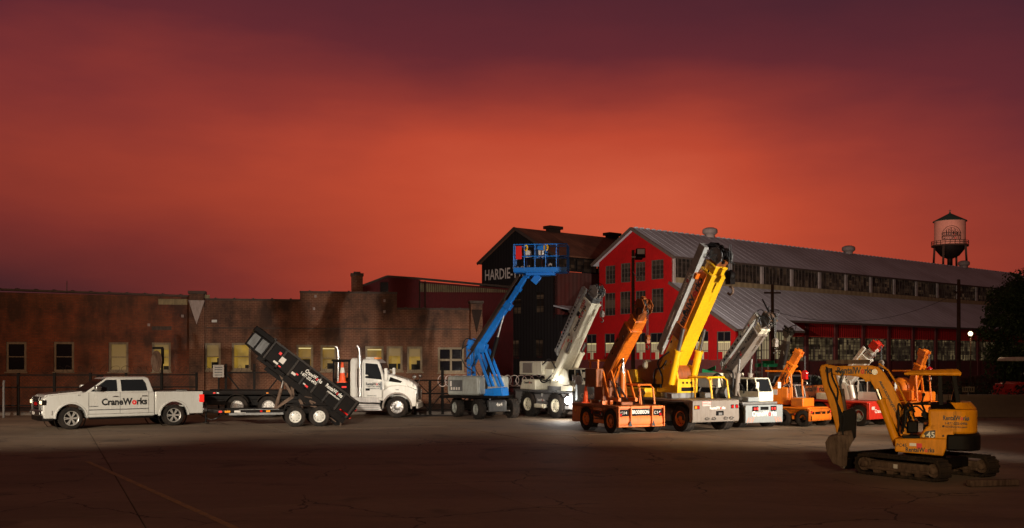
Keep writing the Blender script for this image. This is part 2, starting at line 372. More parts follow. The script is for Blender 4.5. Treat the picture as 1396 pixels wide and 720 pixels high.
class Fr:
    """a thing standing on the ground; loc() turns sight lines of the survey photo into local coordinates on one of its planes"""
    def __init__(s, name, label, cat, u=None, v=None, rz=0, yn=0, group=None, xy=None):
        s.rz = R(rz); s.a = Vector((math.cos(s.rz), math.sin(s.rz), 0)); s.b = Vector((-math.sin(s.rz), math.cos(s.rz), 0))
        s.O = (ground(u, v) - s.b * yn) if xy is None else Vector((*xy, 0))
        s.e = empty(name, None, s.O, s.rz); tag(s.e, label, cat, group)
    def loc(s, u, v, y=0, x=None):
        d = Vector(((u - 698) / F, 1, -(v - 490) / F)); C = Vector((0, 0, H)) - s.O
        n, k = (s.b, y) if x is None else (s.a, x)
        p = C + d * ((k - C.dot(n)) / d.dot(n)); return Vector((p.dot(s.a), p.dot(s.b), p.z))
def frame_matrix(p, xd, up):
    x = Vector(xd).normalized(); u = Vector(up); u = (u - x * u.dot(x)).normalized(); n = x.cross(u)
    m = Matrix((x, u, n)).transposed().to_4x4(); m.translation = Vector(p); return m
def text(body, size, p, xd, up, mat, parent, name='lettering', red=(), squash=1, bold=.018, align='CENTER', width=None):
    c = bpy.data.curves.new(name, 'FONT'); c.body = body; c.size = size; c.align_x = align; c.align_y = 'CENTER'; c.extrude = .002; c.offset = size * bold
    c.resolution_u = 2
    c.materials.append(M[mat]); c.materials.append(M['tred'])
    for i in red: c.body_format[i].material_index = 1
    t0 = bpy.data.objects.new('tmp', c); me = bpy.data.meshes.new_from_object(t0); bpy.data.objects.remove(t0); bpy.data.curves.remove(c); me.name = name
    if width:
        xs_ = [v.co.x for v in me.vertices]; squash = width / max(max(xs_) - min(xs_), .01)
    o = link(me, name, parent)
    o.matrix_local = frame_matrix(p, xd, up) @ Matrix.Diagonal((squash, 1, 1, 1)); return o

# ------------------------------------------------------------------ wheels
_wc = {}
def wheel(parent, c, r, w, style='disc', rimmat='alu', name='wheel', lugs=0, out=-1, rr=.58, steer=0):
    """c = centre of tyre, axis along y; out = side (sign of y) the rim shows on"""
    key = (round(r, 3), round(w, 3), style, rimmat, lugs, rr)
    if key not in _wc:
        b = B(); ri = r * rr; hw = w / 2
        b.lathe([(ri, -hw * .8), (ri + .02, -hw * .95), (r * .86, -hw), (r * .96, -hw * .9), (r, -hw * .7), (r, hw * .7), (r * .96, hw * .9), (r * .86, hw), (ri + .02, hw * .95), (ri, hw * .8)], (0, 0, 0), (0, 1, 0), 36, True)
        if lugs:
            for i in range(lugs):
                for sd in (-1, 1):
                    t = 2 * math.pi * (i + (.5 if sd > 0 else 0)) / lugs; t2 = t + .75 * 2 * math.pi / lugs
                    p = Vector((math.cos(t) * r * .99, sd * hw * .95, math.sin(t) * r * .99)); q = Vector((math.cos(t2) * r * 1.005, sd * .02, math.sin(t2) * r * 1.005))
                    b.beam(p, q, r * .075, r * .09, side=(p + q).cross(q - p))
        else:
            for k in (-.35, 0, .35):   # tread grooves read as ribs
                b.lathe([(r, (k - .11) * w), (r + .008, (k - .10) * w), (r + .008, (k + .10) * w), (r, (k + .11) * w)], (0, 0, 0), (0, 1, 0), 36)
        ty = b.mesh('tyre'); ty.materials.append(M['rubber'])
        b = B(); s = -1; ro = -hw * .62
        if style == 'spoke':
            b.lathe([(ri * 1.02, -hw * .9), (ri, -hw * .95), (ri * .93, -hw * .86), (ri * .9, -hw * .3)], (0, 0, 0), (0, 1, 0), 36)
            for i in range(6):
                for dd in (-.13, .13):
                    t = math.pi * 2 * i / 6 + dd; t0 = math.pi * 2 * i / 6 + dd * .4
                    b.beam((math.cos(t0) * ri * .12, -hw * .72, math.sin(t0) * ri * .12), (math.cos(t) * ri * .95, -hw * .86, math.sin(t) * ri * .95), ri * .13, .03, side=(-math.sin(t), 0, math.cos(t)))
            b.cyl((0, -hw * .6, 0), (0, -hw * .85, 0), ri * .24, n=16)
        elif style == 'truck':
            b.lathe([(ri * 1.03, -hw * .9), (ri * .98, -hw * .96), (ri * .9, -hw * .85), (ri * .86, -hw * .45), (ri * .5, -hw * .5), (ri * .44, -hw * .75), (ri * .3, -hw * .8), (ri * .25, -hw * 1.02), (.001, -hw * 1.05)], (0, 0, 0), (0, 1, 0), 32)
            for i in range(10):
                t = math.pi * 2 * i / 10; p = Vector((math.cos(t) * ri * .64, -hw * .48, math.sin(t) * ri * .64)); b.cyl(p, p + Vector((0, -.05, 0)), .022, n=6)
        else:
            b.lathe([(ri * 1.03, -hw * .86), (ri * .99, -hw * .93), (ri * .88, -hw * .8), (ri * .82, -hw * .45), (ri * .42, -hw * .62), (ri * .38, -hw * .8), (ri * .2, -hw * .84), (.001, -hw * .86)], (0, 0, 0), (0, 1, 0), 28)
            for i in range(8):
                t = math.pi * 2 * i / 8; p = Vector((math.cos(t) * ri * .56, -hw * .55, math.sin(t) * ri * .56)); b.cyl(p, p + Vector((0, -.04, 0)), ri * .05, n=6)
        rm = b.mesh('rim'); rm.materials.append(M[rimmat])
        b = B()
        if style == 'spoke': b.cyl((0, -hw * .3, 0), (0, -hw * .2, 0), ri * .9, n=20)
        elif style == 'disc':
            for i in range(8):
                t = math.pi * 2 * (i + .5) / 8; p = Vector((math.cos(t) * ri * .68, -hw * .52, math.sin(t) * ri * .68)); b.cyl(p, p + Vector((0, -.012, 0)), ri * .075, n=8)
            b.lathe([(ri * .64, -hw * .5), (ri * .72, -hw * .5)], (0, 0, 0), (0, 1, 0), 24)
        else:
            b.cyl((0, -hw * .40, 0), (0, -hw * .38, 0), ri * .84, n=20)
            for i in range(10):
                t = math.pi * 2 * (i + .5) / 10; p = Vector((math.cos(t) * ri * .72, -hw * .35, math.sin(t) * ri * .72)); b.cyl(p, p + Vector((0, -hw * .16, 0)), ri * .07, n=8)
        hb = b.mesh('hub'); hb.materials.append(M['black'])
        _wc[key] = (ty, rm, hb)
    e = empty(name, parent, c, (math.pi if out > 0 else 0) + steer)
    for nm, me in zip(('tyre', 'rim', 'brake_hub'), _wc[key]): link(me, nm, e)
    return e
def arches(x0, x1, z0, z1, arcs, top=None):
    """side outline with wheel arches cut from the lower edge (arcs = [(xc, zc, r)] sorted by x); top = list of (x,z) from x1 back to x0"""
    pts = [(x0, z0)]
    for xc, zc, r in sorted(arcs):
        dx = math.sqrt(max(r * r - (z0 - zc) ** 2, 0)); a0 = math.atan2(z0 - zc, -dx); a1 = math.atan2(z0 - zc, dx)
        if a0 < 0: a0 += 2 * math.pi
        for i in range(13):
            t = a0 + (a1 - a0) * i / 12; pts.append((xc + r * math.cos(t), zc + r * math.sin(t)))
    pts.append((x1, z0)); pts += top if top else [(x1, z1), (x0, z1)]
    return pts
# ------------------------------------------------------------------ ground
g = B(); g.add([(-1500, -300, -.03), (1500, -300, -.03), (1500, 3000, -.03), (-1500, 3000, -.03)], [(0, 1, 2, 3)])
gr = g.o('ground', 'asphalt', kind='structure')
lot = B(); lot.add([(-60, -14, -.02), (60, -14, -.02), (60, 50, -.02), (-60, 50, -.02)], [(0, 1, 2, 3)])
lot = lot.o('parking_lot', 'asphalt', kind='structure')
dA = Vector((.413, -.911, 0)).normalized(); dB = Vector((dA.y * -1, dA.x, 0))
P0 = Vector((-2.87, 24.6, 0)); k0 = (Vector((1.46, 20, 0)) - P0).dot(dA)
SL = 6.2; sm = B().box(-SL / 2 + .012, SL / 2 - .012, -SL / 2 + .012, SL / 2 - .012, -.019, 0).mesh('concrete_slab'); sm.materials.append(M['slab'])
for i in range(-9, 10):
    for j in range(-9, 10):
        c = P0 + dA * (k0 + (i + .5) * SL) + dB * ((j + .5) * SL)
        if c.y < 6 or c.y > 47 or abs(c.x) > .52 * c.y + 9: continue
        o = link(sm, 'concrete_slab', lot); o.location = (c.x, c.y, random.uniform(-.002, .003)); o.rotation_euler = (0, 0, math.atan2(dA.y, dA.x))
l = B(); a, b_ = ground(118, 629), ground(322, 721); d_ = (b_ - a).normalized(); s_ = Vector((-d_.y, d_.x, 0)) * .06
l.add([a - s_ + Vector((0, 0, .006)), a + s_ + Vector((0, 0, .006)), b_ + s_ + Vector((0, 0, .006)), b_ - s_ + Vector((0, 0, .006))], [(0, 1, 2, 3)])
l.o('parking_line', 'line', lot)
kb = B()
for (x0, y0, x1, y1) in ((-40, 45.2, -2, 47.0), (-2, 47.0, 16, 47.4)): kb.beam((x0, y0, .04), (x1, y1, .04), .35, .18)
kb.o('kerb', 'kerb', kind='structure', bevel=.02)

# ------------------------------------------------------------------ walls with openings
def wall(b, f, x0, x1, top, holes, dep=.22, breaks=(), z0=0, back=.35):
    """f(s, depth, z) -> point; holes = (s0, s1, z0, z1)"""
    b.flat = True
    xs = sorted(set([x0, x1] + [h[0] for h in holes] + [h[1] for h in holes] + [k for k in breaks if x0 < k < x1]))
    for a, c in zip(xs, xs[1:]):
        if c - a < 1e-4: continue
        ta, tc_ = top(a + 1e-4), top(c - 1e-4); m = (a + c) / 2
        hs = sorted([h for h in holes if h[0] <= m <= h[1]], key=lambda h: h[2]); z = z0
        for h in hs:
            b.add([f(a, 0, z), f(c, 0, z), f(c, 0, h[2]), f(a, 0, h[2])], [(0, 1, 2, 3)]); z = h[3]
        b.add([f(a, 0, z), f(c, 0, z), f(c, 0, tc_), f(a, 0, ta)], [(0, 1, 2, 3)])
        b.add([f(a, 0, ta), f(c, 0, tc_), f(c, back, tc_), f(a, back, ta)], [(0, 1, 2, 3)])
        b.add([f(a, back, z0), f(c, back, z0), f(c, back, tc_), f(a, back, ta)], [(0, 1, 2, 3)]) if not hs else None
    for h in holes:
        c4 = [(h[0], h[2]), (h[1], h[2]), (h[1], h[3]), (h[0], h[3])]
        for i in range(4):
            p, q = c4[i], c4[(i + 1) % 4]
            b.add([f(p[0], 0, p[1]), f(q[0], 0, q[1]), f(q[0], dep, q[1]), f(p[0], dep, p[1])], [(0, 1, 2, 3)])
    for x in (x0, x1): b.add([f(x, 0, z0), f(x, back, z0), f(x, back, top(x + (1e-4 if x == x0 else -1e-4))), f(x, 0, top(x + (1e-4 if x == x0 else -1e-4)))], [(0, 1, 2, 3)])
    return b
def fb(b, f, s0, s1, d0, d1, z0, z1):    # box in wall coordinates
    v = [f(s, d, z) for z in (z0, z1) for s, d in ((s0, d0), (s1, d0), (s1, d1), (s0, d1))]
    return b.add(v, [(0, 3, 2, 1), (4, 5, 6, 7), (0, 1, 5, 4), (1, 2, 6, 5), (2, 3, 7, 6), (3, 0, 4, 7)])
def window(par, f, h, pane, nx=1, nz=2, fw=.12, dep=.12, framemat='winframe', mt=.045, sill=True, furn=False):
    s0, s1, z0, z1 = h; s0, s1 = min(s0, s1), max(s0, s1)
    b = B(); e = .004
    fb(b, f, s0 + e, s0 + fw, dep - .07, dep, z0 + e, z1 - e); fb(b, f, s1 - fw, s1 - e, dep - .07, dep, z0 + e, z1 - e)
    fb(b, f, s0 + fw, s1 - fw, dep - .068, dep, z0 + e, z0 + fw); fb(b, f, s0 + fw, s1 - fw, dep - .068, dep, z1 - fw, z1 - e)
    for i in range(1, nx): x = s0 + (s1 - s0) * i / nx; fb(b, f, x - mt / 2, x + mt / 2, dep - .055, dep, z0 + fw, z1 - fw)
    for i in range(1, nz): z = z0 + (z1 - z0) * i / nz; fb(b, f, s0 + fw, s1 - fw, dep - .05, dep - .002, z - mt / 2, z + mt / 2)
    w_ = b.o('window', framemat, par)
    q = B(); dp = .1 if not furn else .55
    if furn:
        fb(q, f, s0 - .5, s1 + .5, dep + .62, dep + .66, z0 - .6, z1 + .3)
        q.o('lit_room_wall', pane, w_)
        rr = random.Random(int(s0 * 77))
        if rr.random() < .7: q = B(); k = rr.choice((.25, .4, .5)); fb(q, f, s0 + .11, s1 - .11, dep + .01, dep + .02, z1 - (z1 - z0) * k, z1 - .1); q.o('roller_blind', 'blind', w_)
        q = B(); rr = random.Random(int(s0 * 100))
        for k in range(rr.choice((1, 2, 3))):
            c = rr.uniform(s0 + .1, s1 - .2); ww = rr.uniform(.15, .5); fb(q, f, c, min(c + ww, s1 + .2), dep + .4, dep + .5, z0 - .3, z0 + (z1 - z0) * rr.choice((.2, .3, .45)))
        fb(q, f, s0 - .3, s1 + .3, dep + .38, dep + .56, z0 - .4, z0 + .12)
        q.o('room_furniture', 'furn', w_)
        if rr.random() < .75: q = B(); fb(q, f, s0 + .1, s1 - .1, dep + .2, dep + .26, z1 - .22, z1 - .17); q.o('ceiling_light', 'tube', w_)
    else:
        fb(q, f, s0 + .01, s1 - .01, dep + .005, dep + .02, z0 + .01, z1 - .01); q.o('pane', pane, w_)
    if sill: q = B(); fb(q, f, s0 - .06, s1 + .06, -.06, dep, z0 - .07, z0 - .002); q.o('sill', framemat, w_)
    return w_

# ------------------------------------------------------------------ brick building along the street
bb = Fr('brick_building', 'long low brick building with lit yellow windows behind the pickup truck', 'building', xy=(-29.8, 53.2), rz=10.5)
fW = lambda s, d, z: (s, d, z)
L_ = lambda u, v: bb.loc(u, v, 0)
def H4(u0, u1, v0, v1): a = L_(u0, v0); c = L_(u1, v1); return (a.x, c.x, c.z, a.z)
redh = [H4(8, 36, 466, 507), H4(73, 101, 466, 507), H4(148, 175, 466.5, 507), H4(207, 233, 467, 507)]
tanh_ = [H4(279, 301, 467.5, 505), H4(316, 342, 467.5, 505), H4(404, 427, 470, 506), H4(437, 459, 470.5, 506), H4(498, 523, 472, 506), H4(527, 549, 472, 506), H4(555, 576, 472.5, 507), H4(597, 633, 473.5, 508)]
xr = L_(258.5, 500).x; xp = L_(279, 500).x; xs1 = L_(409, 450).x; xs2 = L_(541, 450).x; xe = L_(641, 450).x; xe2 = L_(657, 450).x
z_ = lambda u, v: L_(u, v).z
zl, zr_ = z_(0, 397), z_(258, 405)
b = wall(B(), fW, -3, xr, lambda s: zl + (zr_ - zl) * s / xr, redh); b.o('wall', 'brickred', bb.e, label='dark red brick section of the wall')
ztan = z_(300, 409.5); zup = z_(470, 400); zlow = z_(600, 422.5)
b = wall(B(), fW, xp, xe, lambda s: ztan if s < xs1 else (zup if s < xs2 else zlow), tanh_, breaks=(xs1, xs2)); b.o('wall', 'bricktan', bb.e, label='brown patterned brick section with stepped parapet')
for x0, x1, zt, u in ((xr, xp, z_(268, 401), 268), (xe, xe2, z_(649, 414), 650)):
    B().box(x0 + .002, x1 - .002, -.22, .5, 0, zt).o('pier', 'bricktan', bb.e)
    b = B(); b.box(x0 - .06, x1 + .06, -.3, .56, zt + .002, zt + .16); b.o('pier_cap', 'cap', bb.e, bevel=.02)
    xc = (x0 + x1) / 2; b = B(); hh = .42 if u < 300 else .3; b.prism([(xc - hh, zt - .35), (xc, zt - 1.65), (xc + hh, zt - .35)], -.29, -.222); b.o('keystone_pendant', 'paletrim' if u < 300 else 'rustpipe', bb.e)
b = B()
for s0, s1, za, zc in ((-3, xr - .01, zl + .2, zr_), (xp + .07, xs1, ztan, ztan), (xs1 - .02, xs2 + .02, zup, zup), (xs2, xe - .07, zlow, zlow)):
    b.beam((s0, .15, za + .05), (s1, .15, zc + .05), .5, .1)
    n = int((s1 - s0) / .9)
    for i in range(n): x = s0 + (s1 - s0) * (i + .5) / n; b.box(x - .05, x + .05, -.13, .43, za + (zc - za) * (i + .5) / n + .1, za + (zc - za) * (i + .5) / n + .14)
b.o('parapet_coping', 'cap', bb.e)
B().box(L_(216, 400).x, xr - .1, -.03, -.002, zr_ - .42, zr_ - .12).o('flashing', 'creamtrim', bb.e); B().box(xp, L_(286, 400).x, -.05, -.002, z_(280, 405) - .1, z_(280, 402)).o('flashing', 'creamtrim', bb.e)
b = B(); zc = z_(470, 448)
b.box(xp + .1, xe - .1, -.035, -.002, zc - .03, zc + .03); b.o('string_course', 'cap', bb.e)
b = B(); b.box(L_(207, 440).x, L_(234, 440).x, -.03, -.003, z_(220, 450), z_(220, 445)); b.o('bricked_vent', 'cap', bb.e)
rm = B(); rm.box(-3, xe2, .4, 14, z_(400, 425), z_(400, 424)); rm.o('roof', 'asphalt', bb.e)
for i, h in enumerate(redh):
    window(bb.e, fW, h, ('darkglass', 'darkglass', 'blind', 'room')[i], furn=(i == 3), dep=.12)
for i, h in enumerate(tanh_):
    window(bb.e, fW, h, 'darkglass' if i == 7 else ('room', 'room', 'room2', 'room2', 'room2', 'room', 'room', '')[i], nx=2 if i == 7 else 1, nz=1 if i in (5, 6) else 2, furn=i < 7, mt=.045 if i != 7 else .12)
b = B()
for u, v in ((430, 404), (428, 421), (524, 410), (524, 425), (249, 431), (203, 443)): p = L_(u, v); b.box(p.x - .06, p.x + .06, -.1, -.002, p.z - .07, p.z + .07)
b.o('anchor_plate', 'paletrim', bb.e)
p = L_(292.5, 438); b = B(); b.box(p.x - .13, p.x + .13, -.2, -.002, p.z - .07, p.z + .07); b.o('wall_light', 'lampwhite', bb.e)
b = B(); b.cyl((L_(90, 400).x, .2, 5.5), (L_(90, 400).x, .2, zl + .6), .02); b.o('roof_mast', 'cap', bb.e)
ch = Fr('brick_chimney', 'square brick chimney standing on the roof of the long brick building', 'chimney', xy=(0, 0)); ch.e.location = bb.e.matrix_basis @ Vector((L_(490, 400).x, 4, 0)); ch.e.rotation_euler = (0, 0, bb.rz)
ch.e.location.z = 5.4
B().box(-.33, .33, -.33, .33, 0, 2.05).o('shaft', 'bricktan', ch.e); b = B(); b.box(-.38, .38, -.38, .38, 2.052, 2.2); b.box(-.2, .2, -.2, .2, 2.2, 2.3); b.o('cap', 'cap', ch.e)

# ------------------------------------------------------------------ red metal factory hall behind the brick building
fh = Fr('metal_factory_hall', 'dark red metal clad hall with cream strip rising behind the brick building', 'building', xy=ground(571, 490 + 3500 / 78).to_tuple()[:2], rz=4)
q = lambda u, v: fh.loc(u, v, 0)
pts = [(q(485, 395).x, 0), (q(571, 381).x, 0), (q(571, 381).x, q(571, 381).z), (q(528, 378).x, q(528, 378).z), (q(485, 394).x, q(485, 394).z)]
B().prism([(p[0], p[1]) for p in pts], 0, 20).o('wall', 'factred', fh.e)
zt = q(571, 381).z; zr = q(655, 386).z; xe_ = q(700, 388).x
B().prism([(.03, 0), (xe_, 0), (xe_, zr - .4), (.03, zt - .1)], .3, 18).o('side_wing', 'factred', fh.e)
zs = q(610, 398).z
b = B()
for i in range(11):
    x0 = .1 + (xe_ - .2) * i / 11; x1 = .1 + (xe_ - .2) * (i + 1) / 11
    tp = lambda x: zt - .25 + (zr - zt - .3) * x / xe_
    for k in range(4):
        a = x0 + (x1 - x0) * k / 4; c = a + (x1 - x0) / 4 - .05; b.add([(a, .18, zs), (c, .18, zs), (c, .18, tp(c)), (a, .18, tp(a)), (a, .3, zs), (c, .3, zs), (c, .3, tp(c)), (a, .3, tp(a))], [(0, 1, 2, 3), (0, 4, 5, 1), (1, 5, 6, 2), (2, 6, 7, 3), (3, 7, 4, 0)])
b.o('cream_siding', 'creamtrim', fh.e)
b = B(); b.box(.0, .12, -.1, .1, 0, zt - .05); b.box(.42, .52, .1, .28, 0, zt - .1); b.o('downpipe', 'rustpipe', fh.e)
b = B(); b.beam((q(484, 394).x, -.12, q(484, 394).z + .02), (q(528, 378).x, -.12, q(528, 378).z + .06), .3, .14); b.beam((q(528, 378).x, -.12, q(528, 378).z + .06), (0, -.12, zt + .06), .3, .14); b.beam((0, -.03, zt + .06), (xe_, .1, zr - .3), .4, .14); b.o('roof_trim', 'cap', fh.e)
p = q(524, 393); B().box(p.x - .3, p.x + .3, -.1, -.002, p.z - .45, p.z + .45).o('louvre', 'darkglass', fh.e)

# ------------------------------------------------------------------ big red factory shed
rb = Fr('red_factory_building', 'long red factory shed with grey metal roofs and clerestory windows', 'building', xy=(19.6, 90), rz=40.3)
fF = lambda s, d, z: (d, s, z)                      # facade: s = local y, depth = local x
def HF(u0, u1, v0, v1, X=0):
    a = rb.loc(u0, v0, x=X); c = rb.loc(u1, v1, x=X); return (c.y, a.y, c.z, a.z)
def prof(t):
    P = [(0, 5.3), (7.2, 9.6), (7.2001, 12.2), (12, 15.05), (16.8, 12.2), (16.8001, 9.6), (20.3, 7.5)]
    for (a, za), (c, zc) in zip(P, P[1:]):
        if a <= t <= c: return za + (zc - za) * (t - a) / (c - a)
    return P[-1][1]
up = [HF(825, 838.7, 363, 386.5), HF(846, 859.5, 359.5, 384.5), HF(866, 879.6, 358, 383), HF(887.6, 904.5, 355, 380),
      HF(824, 838.7, 400, 430), HF(845, 859.5, 398, 428), HF(866, 880, 397, 427), HF(888, 904.5, 394, 426)]
lo = [HF(799, 813, 456, 491), HF(824, 838, 455, 491), HF(846, 859, 455, 491), HF(866, 880, 454, 491), HF(886, 904, 454, 491), HF(916, 934, 453, 491), HF(946.6, 965.6, 452, 491), HF(977, 996, 452, 491)]
b = wall(B(), fF, 0, 20.3, prof, up + lo, dep=.25, breaks=(7.2, 7.2001, 12, 16.8, 16.8001), z0=2.45, back=.3)
b.o('gable_wall', 'redwall', rb.e)
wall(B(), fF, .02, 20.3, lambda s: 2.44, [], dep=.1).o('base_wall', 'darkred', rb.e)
for h in up: window(rb.e, fF, h, 'panesdark', 3, 4, .06, .14, 'cap', .035, False)
for h in lo:
    wd = window(rb.e, fF, h, 'darkglass', 2, 3, .07, .12, 'cap', .05, False)
    s0, s1, z0, z1 = h; zm = z0 + (z1 - z0) * .62; b = B()
    fb(b, fF, s0 + .08, s1 - .08, .09, .118, z0 + .75, zm); fb(b, fF, s0 + (s1 - s0) * .36, s0 + (s1 - s0) * .62, .091, .118, z0 + .05, z0 + .75); b.o('blind', 'curtain', wd)
    b = B()
    for i in range(7): x = s0 + .1 + (s1 - s0 - .2) * i / 6; fb(b, fF, x - .02, x + .02, .08, .088, z0 + .75, zm)
    b.o('glazing_bar', 'cap', wd)
    b = B(); fb(b, fF, s0 + .1, s1 - .1, .075, .089, zm - .02, zm + .06); b.o('blind_headrail', 'tube', wd)
    b = B(); fb(b, fF, s0 + .08, s0 + (s1 - s0) * .36, .088, .118, z0 + .05, z0 + .72); fb(b, fF, s0 + (s1 - s0) * .62, s1 - .08, .088, .118, z0 + .05, z0 + .72); b.o('red_infill', 'redwall', wd)
# side wall under the portico and along the nave, t = const planes facing -t
def side_bays(t, L0, n, step, z0, z1, zg, mat, pm, first=True, nx=7, nz=5):
    for i in range(n):
        a, c = L0 + i * step, L0 + (i + 1) * step
        if zg < z1: b = B(); b.box(a + .25, c - .25, t, t + .2, zg, z1); b.o('spandrel_panel', mat, rb.e)
        fS = lambda s, d, z: (s, t + d, z)
        window(rb.e, fS, (a + .28, c - .28, z0, zg - .01), pm, nx, nz, .09, .12, 'cap', .05, False)
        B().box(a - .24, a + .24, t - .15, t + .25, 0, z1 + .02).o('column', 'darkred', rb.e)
side_bays(2.3, 9.0, 11, 5.13, 2.3, 6.3, 4.75, 'redpanel', 'panes')
side_bays(.9, 1.2, 3, 2.7, 2.45, 5.2, 5.2, 'redwall', 'curtain', nx=5, nz=3)
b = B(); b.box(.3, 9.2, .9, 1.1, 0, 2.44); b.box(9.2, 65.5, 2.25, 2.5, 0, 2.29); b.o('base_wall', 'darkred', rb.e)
b = B(); b.box(65.5, 82, 2.3, 2.6, 0, 6.3); b.o('end_wall', 'redwall', rb.e)
# clerestory
bands = [3.4 + 5.15 * k for k in range(-1, 16)]
for i in range(len(bands) - 1):
    a, c = max(bands[i], .05), bands[i + 1]
    fS = lambda s, d, z: (s, 7.2 + d, z)
    window(rb.e, fS, (a + .2, c - .2, 10.15, 12.1), 'panesdark', max(2, int((c - a) * 1.6)), 4, .07, .12, 'cap', .045, False)
    B().box(c - .2, c + .2, 7.1, 7.4, 10.15, 12.2).o('clerestory_post', 'paletrim', rb.e)
B().box(.0, .26, 7.05, 7.3, 9.6, 12.2).o('clerestory_post', 'paletrim', rb.e)
B().box(.28, 83, 7.12, 7.45, 9.5, 10.14).o('clerestory_sill_band', 'corrug', rb.e)
# roofs
def roof(par, name, mat, L0, L1, t0, z0, t1, z1, th=.14, seam=1.1):
    b = B(); b.prismx([(t0, z0), (t1, z1), (t1, z1 - th), (t0, z0 - th)], L0, L1); rf = b.o(name, mat, par)
    b = B(); n = int((L1 - L0) / seam)
    for i in range(n + 1): x = L0 + (L1 - L0) * i / n; b.beam((x, t0, z0 - .002), (x, t1, z1 - .002), .03, .03, side=(1, 0, 0))
    b.o('roof_seam', mat, rf, kind='stuff'); return rf
roof(rb.e, 'upper_roof', 'greyroof', -.5, 84, 6.6, 12.0, 12, 15.22)
roof(rb.e, 'upper_roof', 'greyroof', -.5, 84, 17.4, 12.0, 12.001, 15.219)
roof(rb.e, 'lower_roof', 'greyroof', -.5, 9.7, -.45, 5.15, 7.1, 9.66)
roof(rb.e, 'lower_roof', 'greyroof', 9.71, 83, 1.3, 6.2, 7.1, 9.661)
roof(rb.e, 'lower_roof', 'greyroof', -.5, 40, 20.6, 7.45, 16.9, 9.661)
b = B()
for (t0, z0, t1, z1) in ((-.45, 5.05, 7.2, 9.62), (6.6, 11.9, 12, 15.1), (17.4, 11.9, 12, 15.1), (20.6, 7.35, 16.8, 9.6)): b.beam((-.55, t0, z0), (-.55, t1, z1), .1, .28, side=(1, 0, 0))
b.beam((-.5, -.5, 5.06), (9.7, -.5, 5.06), .12, .2); b.beam((9.7, 1.25, 6.1), (83, 1.25, 6.1), .14, .2); b.beam((-.5, 6.55, 11.92), (84, 6.55, 11.92), .12, .18); b.beam((9.75, -.45, 5.1), (9.75, 1.6, 6.3), .1, .2, side=(1, 0, 0))
b.o('gutter', 'cap', rb.e)
b = B()
for i in range(100): x = i * .84; b.box(x, x + .35, 11.85, 12.15, 15.2, 15.29)
b.o('ridge_cap', 'greyroof', rb.e)
for L in (11.4, 37.5, 66.5):
    e = B(); e.lathe([(.5, 0), (.5, .3), (.55, .32), (.78, .5), (.78, .8), (.7, .92), (.4, 1.05), (.001, 1.1)], (L, 12, 15.1), (0, 0, 1), 18); e.o('roof_vent', 'paletrim', rb.e)

# ------------------------------------------------------------------ black foundry building
hb = Fr('black_foundry_building', 'tall black gabled foundry with white HARDIE-TYNES INC lettering', 'building', xy=(4.7, 112), rz=40.3)
def hp(t):
    P = [(0, 14.0), (6.4, 17.35), (12.8, 14.0), (12.8001, 11.2), (17, 8.9)]
    for (a, za), (c, zc) in zip(P, P[1:]):
        if a <= t <= c: return za + (zc - za) * (t - a) / (c - a)
    return P[-1][1]
def HH(u0, u1, v0, v1): a = hb.loc(u0, v0, x=0); c = hb.loc(u1, v1, x=0); return (c.y, a.y, c.z, a.z)
hw = [HH(699, 710, 408, 428), HH(730, 741, 399, 426), HH(696, 707, 463, 488), HH(729, 740, 462, 487)]
wall(B(), fF, 0, 17, hp, hw, breaks=(6.4, 12.8, 12.8001)).o('gable_wall', 'blackwall', hb.e)
for h in hw: window(hb.e, fF, h, 'panesdark', 2, 4, .06, .14, 'blackwall', .04, False)
wall(B(), fF, -6.1, -.02, lambda s: 7.4 + s * .05, [HH(762, 772, 452, 480)], dep=.2).o('annex_wall', 'blackwall', hb.e)
roof(hb.e, 'annex_roof', 'greyroof', -.3, 5, -6.2, 7.15, -.05, 8.4)
roof(hb.e, 'main_roof', 'rustroof', -.4, 17, -.35, 13.9, 6.4, 17.5, seam=2.2)
roof(hb.e, 'main_roof', 'rustroof', -.4, 17, 13.15, 13.9, 6.401, 17.5, seam=2.2)
roof(hb.e, 'left_lean_to_roof', 'blackwall', -.3, 17, 17.3, 8.85, 12.7, 11.3, seam=2.2)
b = B()
for (t0, z0, t1, z1) in ((-.35, 13.8, 6.4, 17.4), (13.15, 13.8, 6.4, 17.4)): b.beam((-.45, t0, z0), (-.45, t1, z1), .1, .3, side=(1, 0, 0))
b.o('barge_board', 'cap', hb.e)
fS = lambda s, d, z: (s, d, z)
wall(B(), fS, 0, 16.5, lambda s: 12.15, [(4.6, 7.2, 8.2, 9.7)], z0=7).o('side_wall', 'rustwall', hb.e)
window(hb.e, fS, (4.6, 7.2, 8.2, 9.7), 'panesdark', 3, 2, .15, .1, 'winframe', .06, False)
for i in range(5): window(hb.e, fS, (.1 + 3.25 * i, 3.2 + 3.25 * i, 12.2, 13.75), 'panesdark', 3, 2, .08, .1, 'blackwall', .05, False)
B().box(16.3, 16.5, .2, 12.6, 0, 14).o('rear_wall', 'blackwall', hb.e)
for L in (5.6, 15.5): b = B(); b.box(L - .9, L + .9, 6.1, 6.7, 17.3, 17.75); b.box(L - 1.05, L + 1.05, 5.8, 7.0, 17.752, 18.1); b.o('ridge_ventilator', 'rustpipe', hb.e)
p0 = hb.loc(660.5, 372, x=0)
text('HARDIE-TYNES INC', 1.75, (-.012, 6.35, 12.35), (0, -1, 0), (0, 0, 1), 'twhite', hb.e, bold=.012, width=11.7)

